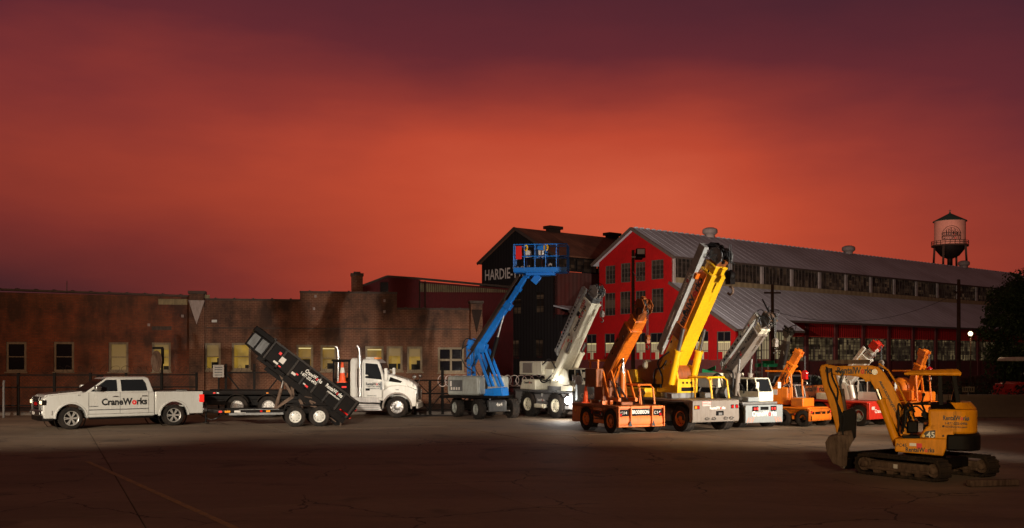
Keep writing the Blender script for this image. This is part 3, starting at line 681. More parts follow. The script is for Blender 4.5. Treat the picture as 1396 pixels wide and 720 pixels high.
# ------------------------------------------------------------------ water tower
wt = Fr('water_tower', 'pale round water tower with dark green conical roof above the shed', 'water tower', xy=((1295 - 698) / F * 200, 200), rz=-23)
Z = lambda v: H + (490 - v) * 200 / F
b = B(); b.lathe([(2.85, Z(334)), (2.85, Z(302))], n=36, axis=(0, 0, 1)); b.o('tank', 'tank', wt.e)
b = B(); b.lathe([(3.15, Z(302.5)), (3.1, Z(301.5)), (.2, Z(291)), (.12, Z(289)), (.001, Z(288))], n=24, axis=(0, 0, 1)); b.o('conical_roof', 'greenroof', wt.e)
b = B(); b.lathe([(2.8, Z(334)), (2.6, Z(341)), (1.7, Z(349)), (.5, Z(353)), (.5, 0)], n=24, axis=(0, 0, 1)); b.o('bowl', 'black', wt.e)
b = B(); b.lathe([(2.86, Z(334.5)), (3.4, Z(334.5)), (3.4, Z(336.5)), (2.86, Z(336.5))], n=36, axis=(0, 0, 1))
for zz in (Z(331.8), Z(329.3)): b.tube([(3.38 * math.cos(2 * math.pi * i / 32), 3.38 * math.sin(2 * math.pi * i / 32), zz) for i in range(32)], .05, 4, True)
for i in range(24): t = 2 * math.pi * i / 24; b.beam((3.38 * math.cos(t), 3.38 * math.sin(t), Z(335)), (3.38 * math.cos(t), 3.38 * math.sin(t), Z(329.3)), .06)
b.o('balcony', 'rustpipe', wt.e)
for i in range(4):
    t = R(45 + 90 * i + 23); b = B(); b.beam((3.0 * math.cos(t), 3.0 * math.sin(t), Z(336)), (4.4 * math.cos(t), 4.4 * math.sin(t), 0), .4); b.o('leg', 'rustpipe', wt.e)
b = B(); b.cyl((0, 0, Z(289)), (0, 0, Z(286)), .06); b.box(-.25, .25, -.03, .03, Z(287.6), Z(287)); b.o('finial', 'greenroof', wt.e)
def ring_pt(a, z, r=2.9): t = R(-90 + a); return (r * math.cos(t), r * math.sin(t), z)
b = B(); ac, zc_ = 6, Z(322.5)
def arcp(rad, n=14): return [ring_pt(ac + math.degrees(rad * math.cos(math.pi * i / n) / 2.85), zc_ + rad * math.sin(math.pi * i / n)) for i in range(n + 1)]
b.tube(arcp(1.75), .06, 4); b.tube(arcp(1.4), .035, 4)
for z0, z1 in ((Z(324.2), Z(322.2)), (Z(329), Z(327.9))): pass
for z in (Z(319.2), Z(323.2), Z(324.3), Z(328.6)): b.tube([ring_pt(ac + math.degrees(1.75 * (i / 6 - 1) / 2.85), z) for i in range(13)], .07, 4)
for x in (-1.75, 1.75): b.tube([ring_pt(ac + math.degrees(x / 2.85), Z(319.2)), ring_pt(ac + math.degrees(x / 2.85), Z(328.6))], .06, 4)
for x, h in ((-.9, .9), (-.5, 1.1), (-.1, 1.5), (.3, .8), (.6, 1.1), (.95, .7)): a_ = ring_pt(ac + math.degrees(x / 2.85), zc_); b.beam(a_, (a_[0], a_[1], a_[2] + h), .14)
b.tube([ring_pt(ac + math.degrees(-.45 / 2.85), zc_ + 1.1), ring_pt(ac, zc_ + .7), ring_pt(ac + math.degrees(.5 / 2.85), zc_ + 1.3)], .05, 4)
b.o('emblem', 'black', wt.e)
for s_, z in (('CraneWorks', Z(321.2)), ('RentalWorks', Z(326.5))):
    n = len(s_)
    for i, chx in enumerate(s_):
        a_ = ac + math.degrees((i - (n - 1) / 2) * .33 / 2.85); p = ring_pt(a_, z, 2.9); t = R(-90 + a_)
        text(chx, .62, p, (-math.sin(t), math.cos(t), 0), (0, 0, 1), 'tred' if chx == 'o' else 'tblack', wt.e, 'emblem_letter')
tf = bpy.data.lights.new('tower_fill_spot', 'SPOT'); tf.energy = 150000; tf.spot_size = R(9); tf.spot_blend = .5; tf.color = (1, .62, .5); tf.shadow_soft_size = .3  # spot without a fixture, added to brighten the tank
to_ = bpy.data.objects.new('tower_fill_spot', tf); COL.objects.link(to_); to_.location = (46, 128, 16.2); to_.rotation_euler = (Vector((wt.O.x, wt.O.y, Z(318))) - to_.location).to_track_quat('-Z', 'Y').to_euler()
#@@STREET
# ------------------------------------------------------------------ fences and walls at the edge of the lot
def pt(u, v): return ground(u, v).to_tuple()[:2]
def fence_frame(name, label, cat, u0, u1, Y0, Y1, group=None):
    X0, X1 = (u0 - 698) / F * Y0, (u1 - 698) / F * Y1
    f = Fr(name, label, cat, xy=(X0, Y0), rz=math.degrees(math.atan2(Y1 - Y0, X1 - X0)), group=group)
    return f, math.hypot(X1 - X0, Y1 - Y0)
ff, Ln = fence_frame('steel_fence', 'dark steel post and rail fence below the dark windows, behind the white pickup', 'fence', -25, 268, 45.5, 46.6)
Hf = 1.9
def posts(par, L, n, h=Hf):
    me = B().box(-.05, .05, -.05, .05, 0, h).mesh('post'); me.materials.append(M['fence'])
    for i in range(n + 1): o = link(me, 'post', par); o.location = (L * i / n, 0, 0)
def rails(par, L, zs):
    me = B().box(0, L, -.025, .025, -.03, .03).mesh('rail'); me.materials.append(M['fence'])
    for z in zs: o = link(me, 'rail', par); o.location = (0, -.06, z)
posts(ff.e, Ln, 6); rails(ff.e, Ln, (.45, 1.25, 1.8))
def chain(par, L, z0, z1, step=.16):
    b = B(); h = z1 - z0; n = int(L / step)
    for i in range(-int(h / step), n):
        for s in (1, -1):
            x0, x1 = i * step, i * step + h
            a = (x0, z0) if s > 0 else (x0, z1); c = (x1, z1) if s > 0 else (x1, z0)
            if x1 > L or x0 < 0: continue
            b.add([(a[0], 0, a[1]), (c[0], 0, c[1]), (c[0] + .012, 0, c[1]), (a[0] + .012, 0, a[1])], [(0, 1, 2, 3)])
    return b.o('wire_mesh', 'rustpipe', par, kind='stuff')
chain(ff.e, Ln, .1, 1.8)
gt, Lg = fence_frame('steel_gate', 'dark steel gate with diagonal braces behind the raised dump bed', 'gate', 308, 385, 46.2, 46.6)
posts(gt.e, Lg, 2, 2.3); rails(gt.e, Lg, (.3, 1.9)); b = B(); b.beam((0, -.07, 1.9), (Lg * .5, -.07, .3), .06); b.beam((Lg * .5, -.07, .3), (Lg, -.07, 1.9), .06); b.o('brace', 'fence', gt.e); chain(gt.e, Lg, .3, 1.9)
g2, L2 = fence_frame('steel_gate', 'dark steel gate with crossed braces between the white truck hood and the blue lift', 'gate', 566, 640, 46.6, 47)
Hg = 1.55
for x in (0, L2 * .27, L2 * .5, L2 * .77, L2): B().box(x - .06, x + .06, -.06, .06, 0, 2.15 if abs(x - L2 * .5) < .1 else Hg).o('post', 'fence', g2.e)
rails(g2.e, L2, (.2, .95, Hg))
for i in range(4):
    x0, x1 = L2 * i / 4, L2 * (i + 1) / 4
    for z0, z1 in (((.2, .95), (.95, Hg)) if i % 2 else ((.95, .2), (Hg, .95))): B().beam((x0, -.08, z0), (x1, -.08, z1), .045).o('brace', 'fence', g2.e)
chain(g2.e, L2, .2, Hg)
g3, L3 = fence_frame('chain_link_fence', 'dark chain link fence behind the blue lift and the cream crane', 'fence', 640, 1000, 47, 48.5)
posts(g3.e, L3, 7, 1.35); rails(g3.e, L3, (.1, .7, 1.2)); chain(g3.e, L3, .1, 1.2)
def coils(name, label, u0, u1, Y0, Y1, z, r, pitch, th=.013, mt='wire'):
    f, L = fence_frame(name, label, 'razor wire', u0, u1, Y0, Y1)
    b = B(); n = int(L / pitch); pts = []
    for i in range(n * 16): t = 2 * math.pi * i / 16; pts.append((pitch * i / 16, r * math.sin(t) * .5 + r * .35 * math.cos(t), z + r * math.cos(t + 1.2)))
    # coil loops face along the fence but sag open, so they read as overlapping rings
    for i in range(n):
        c = pitch * (i + .5); w_ = random.uniform(.8, 1.05)
        b.tube([(c + r * w_ * math.cos(2 * math.pi * k / 18), .25 * math.sin(2 * math.pi * k / 18 + i), z + r * math.sin(2 * math.pi * k / 18)) for k in range(18)], th, 4, True)
    b.tube([(0, 0, z - r), (L, 0, z - r)], .004, 4)
    b.o('coil', mt, f.e); return f
coils('razor_wire', 'pale coiled razor wire on the fence between the blue lift and the cream crane', 598, 762, 46.9, 47.5, 1.52, .25, .33, .02)
coils('razor_wire', 'thin razor wire coils along the fence top behind the pickup and the truck', 40, 470, 45.8, 46.5, 2.05, .16, .5, .007, 'rustpipe')

# board / cabinet and small signs at the fence
sg = Fr('fence_sign', 'small pale sign panel fixed on the fence behind the truck bed', 'sign', xy=((298 - 698) / F * 45.9, 45.9), rz=2)
b = B(); b.box(-.24, .24, -.03, -.0, 1.7, 2.25); b.o('panel', 'taupe', sg.e); b = B()
for z in (1.78, 1.9, 2.02, 2.12): b.box(-.17, .17, -.036, -.031, z, z + .04)
b.o('print', 'tblack', sg.e); B().box(-.03, .03, 0, .05, 0, 2.2).o('post', 'fence', sg.e)
pb = Fr('bollard_pipe', 'short pale upright pipe beside the nose of the white pickup', 'pipe', xy=((5 - 698) / F * 44, 44))
b = B(); b.tube([(0, 0, 0), (0, 0, 1.5), (.03, 0, 1.6)], .05, 10); b.o('pipe', 'grey', pb.e); B().box(-.35, -.22, -.05, .05, 0, 2.35).o('post', 'winframe', pb.e)
# dish on a pole in front of the fourth window
dp = Fr('dish_on_pole', 'brown oval dish on a bent pole in front of a lit window', 'dish', xy=((221 - 698) / F * 46, 46))
b = B(); b.cyl((0, 0, 0), (0, 0, 3.0), .05); b.box(-.42, .05, -.05, .05, 2.96, 3.06); b.box(.0, .08, -.04, .04, 2.3, 3.0); b.cyl((0, 0, 1.2), (0, 0, 2.3), .03); b.o('bent_pole', 'fence', dp.e)
b = B(); b.lathe([(.001, .12), (.2, .09), (.36, .03), (.42, 0), (.40, -.01), (.34, .01), (.001, .09)], (0, 0, 0), (.35, 1, .1), 28)
for i in range(len(b.v)): x = b.v[i]; b.v[i] = (-.22 + x[0] * .75 + x[2] * .06, -.1 + x[1], 2.42 + x[2] * 1.15)
b.o('dish', 'dirtsteel', dp.e)

# concrete retaining wall at the right
rw = Fr('retaining_wall', 'long low concrete retaining wall beyond the excavator', 'wall', xy=(12.5, 45), rz=-5.5)
zt = [0]
for i in range(9):
    x0 = i * 3.2; b = B(); b.box(x0 + .01, x0 + 3.19, 0, .35, 0, .98); b.o('wall_panel', 'rwall', rw.e, bevel=.02)
# higher rough stone ledge under the red shed, seen between the machines
sl = Fr('stone_ledge', 'rough brown stone retaining ledge in front of the red shed', 'wall', xy=(4, 66), rz=12)
rr = random.Random(4)
for i in range(26):
    for k in range(2):
        x0 = i * 1.5 + (k % 2) * .7; b = B(); w_ = rr.uniform(1.2, 1.46); h_ = rr.uniform(.5, .62)
        b.box(x0, x0 + w_, rr.uniform(0, .15), .9, .1 + k * .65, .1 + k * .65 + h_); b.o('stone', 'stone', sl.e, bevel=.08, seg=1)
B().box(-2, 42, .25, 1.2, -.02, 1.3).o('backing', 'stone', sl.e)
# hedge strip behind the retaining wall
def leafcloud(b, cx, cy, cz, rx, ry, rz, n, s, rnd):
    for _ in range(n):
        while True:
            p = Vector((rnd.uniform(-1, 1), rnd.uniform(-1, 1), rnd.uniform(-1, 1)))
            if p.length < 1: break
        c = Vector((cx + p.x * rx, cy + p.y * ry, cz + p.z * rz)); a = Vector((rnd.gauss(0, 1), rnd.gauss(0, 1), rnd.gauss(0, 1))).normalized(); e = a.orthogonal().normalized(); f_ = a.cross(e); k = s * rnd.uniform(.6, 1.3)
        b.add([c - e * k, c + f_ * k * .5, c + e * k, c - f_ * k * .5], [(0, 1, 2, 3)])
def plant_mesh(b, name, mat, par=None, kind=None):
    me = bpy.data.meshes.new(name); me.from_pydata(b.v, [], b.f); me.materials.append(M[mat]); return link(me, name, par, kind=kind)
rr = random.Random(8); b = B()
for i in range(34): leafcloud(b, 14 + i * .62, 47.6 + rr.uniform(-.5, .5), .9 + rr.uniform(-.2, .3), .6, .5, .65, 110, .09, rr)
hg = plant_mesh(b, 'hedge', 'leafdark'); hg['kind'] = 'stuff'

# tree
tr_ = Fr('leafy_tree', 'dark leafy tree standing at the right end of the red shed', 'tree', xy=(28.6, 57))
rr = random.Random(21); b = B()
b.loft([[(r * math.cos(t + z) + z * .03, r * math.sin(t + z), z) for t in [2 * math.pi * i / 9 for i in range(9)]] for z, r in ((0, .24), (.4, .17), (1.5, .14), (3, .11), (5, .07), (6.6, .03))])
br_ = []
for i in range(26):
    z = rr.uniform(1.5, 6.2); t = rr.uniform(0, 6.28); L = (1.0 - abs(z - 3.4) / 4.4) * 1.95 + .2; q = Vector((math.cos(t) * L + z * .03, math.sin(t) * L, z + L * .45)); b.cyl((z * .03, 0, z), q, .05, .015, 5); br_.append(q); br_.append(q * .6 + Vector((0, 0, z * .4)))
b.o('trunk', 'bark', tr_.e)
b = B()
for q in br_:
    for k in range(7): s = rr.uniform(.35, .72); leafcloud(b, q.x + rr.gauss(0, .34), q.y + rr.gauss(0, .34), q.z + rr.gauss(0, .28), s, s, s * .7, 110, .09, rr)
leafcloud(b, .2, 0, 7.1, .3, .3, .8, 260, .08, rr)
plant_mesh(b, 'crown', 'leaf', tr_.e)

# poles
def pole(name, label, u, vt, Y, r=.14, group=None, lean=0, mat='wood'):
    X = (u - 698) / F * Y; h = H + (490 - vt) * Y / F
    f = Fr(name, label, 'utility pole', xy=(X, Y), group=group); B().cyl((0, 0, 0), (lean, 0, h), r, r * .7, 10).o('shaft', mat, f.e); return f, h
f1, h1 = pole('utility_pole', 'wooden utility pole with boxy floodlight in front of the red gable', 863, 341, 66)
b = B(); b.tube([(0, -.1, h1 - 1.4), (.25, -.3, h1 - 1.9), (.6, -.3, h1 - 1.5), (.5, -.3, h1 - .9)], .03, 6); b.box(-.1, .5, -.2, -.12, h1 - .5, h1 - .42); b.o('lamp_bracket', 'alu', f1.e)
b = B(); b.box(.14, .72, -.62, -.22, h1 - .55, h1 + .05); b.o('floodlight_housing', 'black', f1.e, bevel=.03); b = B(); b.box(.2, .66, -.64, -.622, h1 - .32, h1 + .0); b.o('floodlight_lens', 'lampwhite', f1.e)
B().box(.16, .62, .1, .42, h1 - .6, h1 - .15).o('added_light_housing', 'black', f1.e, bevel=.03); B().box(.2, .58, .421, .43, h1 - .56, h1 - .2).o('added_light_lens', 'bulb', f1.e)  # invented housing and lens for a spot added to brighten the red shed
wl = bpy.data.lights.new('added_wall_light', 'SPOT'); wl.energy = 18000; wl.spot_size = R(110); wl.spot_blend = .8; wl.color = (1, .84, .74); wl.shadow_soft_size = .2
wo = bpy.data.objects.new('added_wall_light', wl); COL.objects.link(wo); wo.location = (f1.O.x + .4, f1.O.y + .6, h1 - .35); wo.rotation_euler = (Vector((20, 100, 7)) - wo.location).to_track_quat('-Z', 'Y').to_euler()
B().box(.16, .5, .15, .4, 5.2, 5.6).o('added_light_housing', 'black', f1.e, bevel=.03); B().box(.2, .46, .401, .41, 5.24, 5.56).o('added_light_lens', 'bulb', f1.e)  # second invented housing; its added spot brightens the walls beneath the eaves
w2 = wl.copy(); w2.energy = 11000; w2.spot_size = R(100); wo2 = bpy.data.objects.new('added_wall_light', w2); COL.objects.link(wo2); wo2.location = (f1.O.x + .35, f1.O.y + .6, 5.4); wo2.rotation_euler = (Vector((24, 100, 5)) - wo2.location).to_track_quat('-Z', 'Y').to_euler()
f2, h2 = pole('utility_pole', 'thin wooden utility pole right of the grey crane boom', 1053, 388, 62, .13)
b = B(); b.beam((-.5, 0, h2 - .5), (.5, 0, h2 - .5), .1); b.o('crossarm', 'wood', f2.e)
f3, h3 = pole('utility_pole', 'tall dark utility pole below the water tower', 1307, 381, 68, .15)
b = B(); b.box(-.25, .25, -.1, .1, h3 - .9, h3 - .8); b.o('bracket', 'wood', f3.e)
f4, h4 = pole('utility_pole', 'short dark timber post with a pale cap below the portico', 1032, 509, 56, .14)
B().cyl((0, 0, h4), (0, 0, h4 + .12), .2, .2, 10).o('cap', 'paletrim', f4.e)
for (a, c, sag) in (((-35, 130, 13), (f3.O.x, f3.O.y, h3 - 1.2), 3.2), ((f3.O.x, f3.O.y, h3 - 1.2), (62, 60, 7.5), .8), ((f3.O.x, f3.O.y, h3 - .85), (62, 90, 12), 1.0)):
    pass
wr = B()
def cable(b, a, c, sag, r=.018, n=24):
    a, c = Vector(a), Vector(c); b.tube([a.lerp(c, i / n) - Vector((0, 0, sag * 4 * (i / n) * (1 - i / n))) for i in range(n + 1)], r, 4)
A3 = (f3.O.x, f3.O.y, h3 - .85)
for nm, c, sg_, lb in (('power_cable', (f2.O.x, f2.O.y, h2 - 1.6), 1.2, 'thin overhead cable running from the tall pole toward the portico pole'),
                       ('power_cable', (40, 75, 9.2), .5, 'thin overhead cable running from the tall pole toward the tree')):
    b = B(); cable(b, A3, c, sg_); tag(b.o(nm, 'hose'), lb, 'cable', 'overhead cables on the tall pole')

# street lamp
sl_ = Fr('street_lamp', 'slim street lamp with glowing white globe near the tree', 'street lamp', xy=((1323 - 698) / F * 52, 52))
zl_ = H + (490 - 455) * 52 / F
B().cyl((0, 0, 0), (0, 0, zl_ - .15), .045, .035).o('pole', 'rustpipe', sl_.e); B().lathe([(.06, -.2), (.12, -.16), (.12, -.1)], (0, 0, zl_), (0, 0, 1), 14).o('lamp_collar', 'black', sl_.e)
B().ball((0, 0, zl_), .11, 16, 10).o('globe', 'bulb', sl_.e)
ll = bpy.data.lights.new('street_lamp_light', 'POINT'); ll.energy = 60; ll.color = (1, .72, .42); ll.shadow_soft_size = .2
lo_ = bpy.data.objects.new('street_lamp_light', ll); COL.objects.link(lo_); lo_.location = (sl_.O.x, sl_.O.y - .4, zl_)
s2 = Fr('sign_board', 'small pale rectangular sign board standing above the concrete retaining wall', 'sign', xy=((1320 - 698) / F * 47, 47))
b = B(); b.box(-.28, .28, -.02, .0, 1.0, 1.25); b.o('board', 'winframe', s2.e); b = B()
for i in range(5): b.box(-.22 + i * .095, -.17 + i * .095, -.024, -.021, 1.06, 1.19)
b.o('print', 'tblack', s2.e); b = B(); b.box(-.02, .02, 0, .03, 0, 1.25); b.o('post', 'alu', s2.e)
def street_sign(u, v, Y, label, w_=.5, ang=0, tilt=0):
    f = Fr('street_sign', label, 'sign', xy=((u - 698) / F * Y, Y)); z = H + (490 - v) * Y / F
    B().cyl((0, 0, 0), (0, 0, z), .03).o('post', 'alu', f.e)
    for k, a in enumerate((ang, ang + 80)):
        d = Vector((math.cos(R(a)), math.sin(R(a)), tilt)).normalized(); b = B(); zz = z + .14 * k; b.beam(Vector((0, 0, zz)) - d * w_, Vector((0, 0, zz)) + d * w_, .02, .17); b.o('sign_blade', 'greensign', f.e)
street_sign(1047, 498, 52, 'small green street name sign right of the portico posts', .75, 20)
street_sign(969, 508, 48, 'green street name sign above the grey crane counterweight', .5, 25, -.2)

# ------------------------------------------------------------------ parked cars behind the machines
def car(name, label, u, v, rz, mat, Lc=4.6, hgt=1.6, suv=True, cat='car'):
    f = Fr(name, label, cat, u, v, rz); hw_ = .9; r = .34; wb = (-Lc * .30, Lc * .30); bl = .98 if suv else .86
    top = [(Lc / 2, .55), (Lc / 2 - .05, .8), (Lc * .22, bl), (-Lc / 2 + .1, bl), (-Lc / 2, .7)]
    B().prism(arches(-Lc / 2, Lc / 2, .28, 0, [(x, r, r + .07) for x in wb], top), -hw_, hw_).o('body', mat, f.e, bevel=.06)
    g0 = [(Lc * .20, bl), (-Lc / 2 + .12, bl)]; x0, x1 = Lc * .2, -Lc / 2 + .12; t0, t1 = Lc * .03, (-Lc / 2 + .45 if suv else -Lc * .3)
    ring = lambda a, c, y, z: [(a, -y, z), (a, y, z), (c, y, z), (c, -y, z)]
    B().loft([ring(x0, x1, hw_ - .05, bl - .02), ring(t0, t1, hw_ - .2, hgt - .06)]).o('windows', 'autoglass', f.e, bevel=.03)
    b = B(); b.loft([ring(t0 + .06, t1 - .06, hw_ - .19, hgt - .07), ring(t0 - .1, t1 + .1, hw_ - .25, hgt)])
    for s in (-1, 1):
        for xa, xb in ((x0, t0), (-.25, -.2), (x1 + .06, t1)): b.beam((xa, s * (hw_ - .045), bl), (xb, s * (hw_ - .195), hgt - .05), .05, .09)
    b.o('roof', mat, f.e, bevel=.02)
    for x in wb:
        for s in (-1, 1): wheel(f.e, (x, s * (hw_ - .12), r), r, .22, 'disc', 'alu', out=s)
    for s in (-1, 1):
        B().box(Lc / 2 - .12, Lc / 2 + .01, s * .55, s * .86, .62, .76).o('headlight', 'lampwhite', f.e, bevel=.02); B().box(-Lc / 2 - .01, -Lc / 2 + .1, s * .6, s * .86, .68, .86).o('tail_light', 'redlens', f.e, bevel=.02)
        B().box(x0 - .25, x0 - .1, s * (hw_ + .0), s * (hw_ + .16), bl - .02, bl + .12).o('mirror', mat, f.e, bevel=.03)
    B().box(Lc / 2 - .02, Lc / 2 + .02, -.5, .5, .42, .72).o('grille', 'black', f.e); B().box(Lc / 2 - .05, Lc / 2 + .08, -hw_ + .03, hw_ - .03, .28, .45).o('bumper', 'midgrey', f.e, bevel=.03)
    return f
car('parked_suv', 'silver parked car with dark windows behind the grey crane cab', 1024, 567, -20, 'silver', 4.8, 1.62)
car('parked_suv', 'dark parked car in front of the orange machine behind the small crane', 1092, 566, -28, 'dark_car', 4.4, 1.45, False)
car('parked_car', 'silver parked car roof above the small orange crane deck', 1108, 560, -8, 'silver', 4.6, 1.75, True)
#@@MACHINES
# ------------------------------------------------------------------ helpers for machines
def tilt(p, th):
    m = Matrix(((math.cos(th), 0, -math.sin(th), p[0]), (0, 1, 0, p[1]), (math.sin(th), 0, math.cos(th), p[2]), (0, 0, 0, 1))); return m
def lug_hub(): pass
def hoses(par, pts_list, r=.02, mat='hose', name='hose'):
    for pts in pts_list:
        P = [Vector(p) for p in pts]; out = []
        for i in range(len(P) - 1):   # Catmull-Rom
            p0, p1, p2, p3 = P[max(i - 1, 0)], P[i], P[i + 1], P[min(i + 2, len(P) - 1)]
            for k in range(6):
                t = k / 6; out.append(.5 * ((2 * p1) + (p2 - p0) * t + (2 * p0 - 5 * p1 + 4 * p2 - p3) * t * t + (3 * p1 - p0 - 3 * p2 + p3) * t ** 3))
        out.append(P[-1]); b = B(); b.tube(out, r, 6); b.o(name, mat, par)
def ram(par, p, q, r, body='cream', f=.6, name='lift_cylinder'):
    par = getattr(par, 'e', par); p, q = Vector(p), Vector(q); m = p.lerp(q, f); c = B(); c.cyl(p, m, r, n=14); c.cyl(m - (m - p).normalized() * .06, m + (m - p).normalized() * .02, r * 1.15, n=14); o = c.o(name, body, par)
    B().cyl(m, q, r * .55, n=10).o('cylinder_rod', 'steel', o); return o
def hook(par, p, drop, mat='redlens', sc=1, name='hook_block'):
    """p = local point the cable hangs from"""
    p = Vector(p); e = p - Vector((0, 0, drop)); b = B(); b.cyl(p + Vector((0, .03 * sc, 0)), e + Vector((0, .03 * sc, 0)), .012, n=5); b.cyl(p - Vector((0, .03 * sc, 0)), e - Vector((0, .03 * sc, 0)), .012, n=5); b.o('hoist_cable', 'hose', par)
    b = B(); b.lathe([(.001, -.07 * sc), (.12 * sc, -.07 * sc), (.15 * sc, 0), (.12 * sc, .07 * sc), (.001, .07 * sc)], e - Vector((0, 0, .12 * sc)), (0, 1, 0), 16); b.box(e.x - .09 * sc, e.x + .09 * sc, e.y - .08 * sc, e.y + .08 * sc, e.z - .34 * sc, e.z - .1 * sc); hbk = b.o(name, mat, par)
    c = e - Vector((0, 0, .5 * sc)); B().tube([c + Vector((math.cos(t) * .1 * sc, 0, math.sin(t) * .1 * sc)) for t in [R(100 - 25 * i) for i in range(11)]], .03 * sc, 6).o('hook', 'dirtsteel' if mat == 'black' else 'steel', hbk)
def boom(f, base, tip, secs, name='boom', y=0):
    """secs = [(s0, s1, w, h, mat)] as fractions of the length; box sections nested like a real telescopic boom. returns (part, length)"""
    base, tip = Vector(base), Vector(tip); th = math.atan2(tip.z - base.z, tip.x - base.x); L = math.hypot(tip.z - base.z, tip.x - base.x)
    first = None
    for i, (s0, s1, w_, h_, mt) in enumerate(secs):
        b = B(); b.box(s0 * L, s1 * L, -w_ / 2, w_ / 2, -h_ / 2, h_ / 2)
        o = b.o(name if i == 0 else 'boom_section', mt, first or f.e, bevel=.02)
        if first is None: o.matrix_local = tilt((base.x, y, base.z), th); first = o
        b = B()   # wear collars at the section ends
        b.box(s1 * L - .1, s1 * L - .02, -w_ / 2 - .02, w_ / 2 + .02, -h_ / 2 - .02, h_ / 2 + .02)
        b.o('collar', mt, first, bevel=.008)
    return first, L
def head(par, L, w_, h_, mat, dark='black', n=2, clutter=5, seed=1):
    rr = random.Random(seed); b = B()
    for s in (-1, 1): b.prism([(L - .12, -h_ * .5), (L + .1, -h_ * .75), (L + .34, -h_ * .55), (L + .38, h_ * .1), (L + .2, h_ * .7), (L - .12, h_ * .55)], s * w_ * .5, s * (w_ * .5 - .03))
    b.o('boom_head', mat, par, bevel=.01)
    for i in range(n):
        b = B(); c = Vector((L + .2, 0, -h_ * .3 + i * h_ * .6)); q_ = min(1, h_ / .5)
        for k in range(-1, 2): b.lathe([(.001, -.03), (.14 * q_, -.03), (.11 * q_, -.008), (.11 * q_, .008), (.14 * q_, .03), (.001, .03)], c + Vector((0, k * w_ * .25, 0)), (0, 1, 0), 16)
        b.o('sheave', dark, par)
    pl = []
    for i in range(clutter):
        p = Vector((L - .1 + rr.uniform(-.1, .2), rr.uniform(-.6, .6) * w_, h_ * rr.uniform(-.5, .8))); pl.append([p, p + Vector((rr.uniform(.0, .3), rr.uniform(-.15, .15), rr.uniform(.0, .3))), p + Vector((rr.uniform(.2, .5), rr.uniform(-.2, .2), rr.uniform(-.3, .15))), p + Vector((rr.uniform(.1, .3), 0, rr.uniform(-.45, -.1)))])
    hoses(par, pl, .018)
    b = B()
    for i in range(clutter): c = Vector((L + rr.uniform(-.15, .35), rr.uniform(-.5, .5) * w_, h_ * rr.uniform(-.6, .8))); b.box(c.x - .05, c.x + .05, c.y - .05, c.y + .05, c.z - .04, c.z + .07)
    b.o('head_fitting', dark, par, bevel=.01)
def jib(par, L0, L1, z, y, w_, h_, mat, holes=8, taper=.6):
    b = B(); b.loft([[(x, y - w_ / 2, z - hh / 2), (x, y + w_ / 2, z - hh / 2), (x, y + w_ / 2, z + hh / 2), (x, y - w_ / 2, z + hh / 2)] for x, hh in ((L0, h_ * taper), (L0 + (L1 - L0) * .3, h_), (L1, h_))]); j = b.o('stowed_jib', mat, par, bevel=.01)
    if holes:
        b = B()
        for i in range(holes):
            x = L0 + (L1 - L0) * (i + 1) / (holes + 1) * .8; b.cyl((x, y - w_ / 2 - .004, z), (x, y + w_ / 2 + .004, z), h_ * .2, n=10)
        b.o('lightening_hole', 'black', j)
    b = B(); b.cyl((L0 - .02, y - w_ * .6, z), (L0 - .02, y + w_ * .6, z), .09, n=12); b.prism([(L0 - .2, z - .16), (L0 + .1, z - h_ * .3), (L0 + .1, z + h_ * .3), (L0 - .08, z + .1)], y - w_ * .35, y + w_ * .35); b.o('jib_tip', mat, j)
    return j
def boom_text(par, s, x, y, z, size, out=-1, mat='tblack', red=(), bold=.02, width=None):
    return text(s, size, (x, y, z), (1 if out < 0 else -1, 0, 0), (0, 0, 1), mat, par, 'lettering', red, bold=bold, width=width)
def cab(f, x0, x1, y0, y1, z0, z1, mat, slope=.25):
    zb = z0 + (z1 - z0) * .42; t = .05
    b = B(); b.box(x0, x1, y0, y1, z0, zb); b.loft([[(x0, y0, z1 - .05), (x1 - slope, y0, z1 - .05), (x1 - slope, y1, z1 - .05), (x0, y1, z1 - .05)], [(x0 + .03, y0 + .03, z1), (x1 - slope - .03, y0 + .03, z1), (x1 - slope - .03, y1 - .03, z1), (x0 + .03, y1 - .03, z1)]])
    for y in (y0 + t / 2, y1 - t / 2):
        b.beam((x0 + t / 2, y, zb), (x0 + t / 2, y, z1 - .05), t); b.beam((x1 - t / 2, y, zb), (x1 - slope - t / 2, y, z1 - .05), t); m = x0 + (x1 - x0) * .45; b.beam((m, y, zb), (m, y, z1 - .05), t)
    c = b.o('cab', mat, f.e, bevel=.015)
    g_ = B(); g_.loft([[(x0 + .02, y0 + .02, zb), (x1 - .03, y0 + .02, zb), (x1 - .03, y1 - .02, zb), (x0 + .02, y1 - .02, zb)], [(x0 + .02, y0 + .02, z1 - .05), (x1 - slope - .03, y0 + .02, z1 - .05), (x1 - slope - .03, y1 - .02, z1 - .05), (x0 + .02, y1 - .02, z1 - .05)]]); g_.o('cab_glass', 'autoglass', c)
    b = B(); b.box(x0 + .15, x0 + .5, y0 + .1, y1 - .1, zb - .05, zb + .02); b.o('seat', 'black', c)
    return c
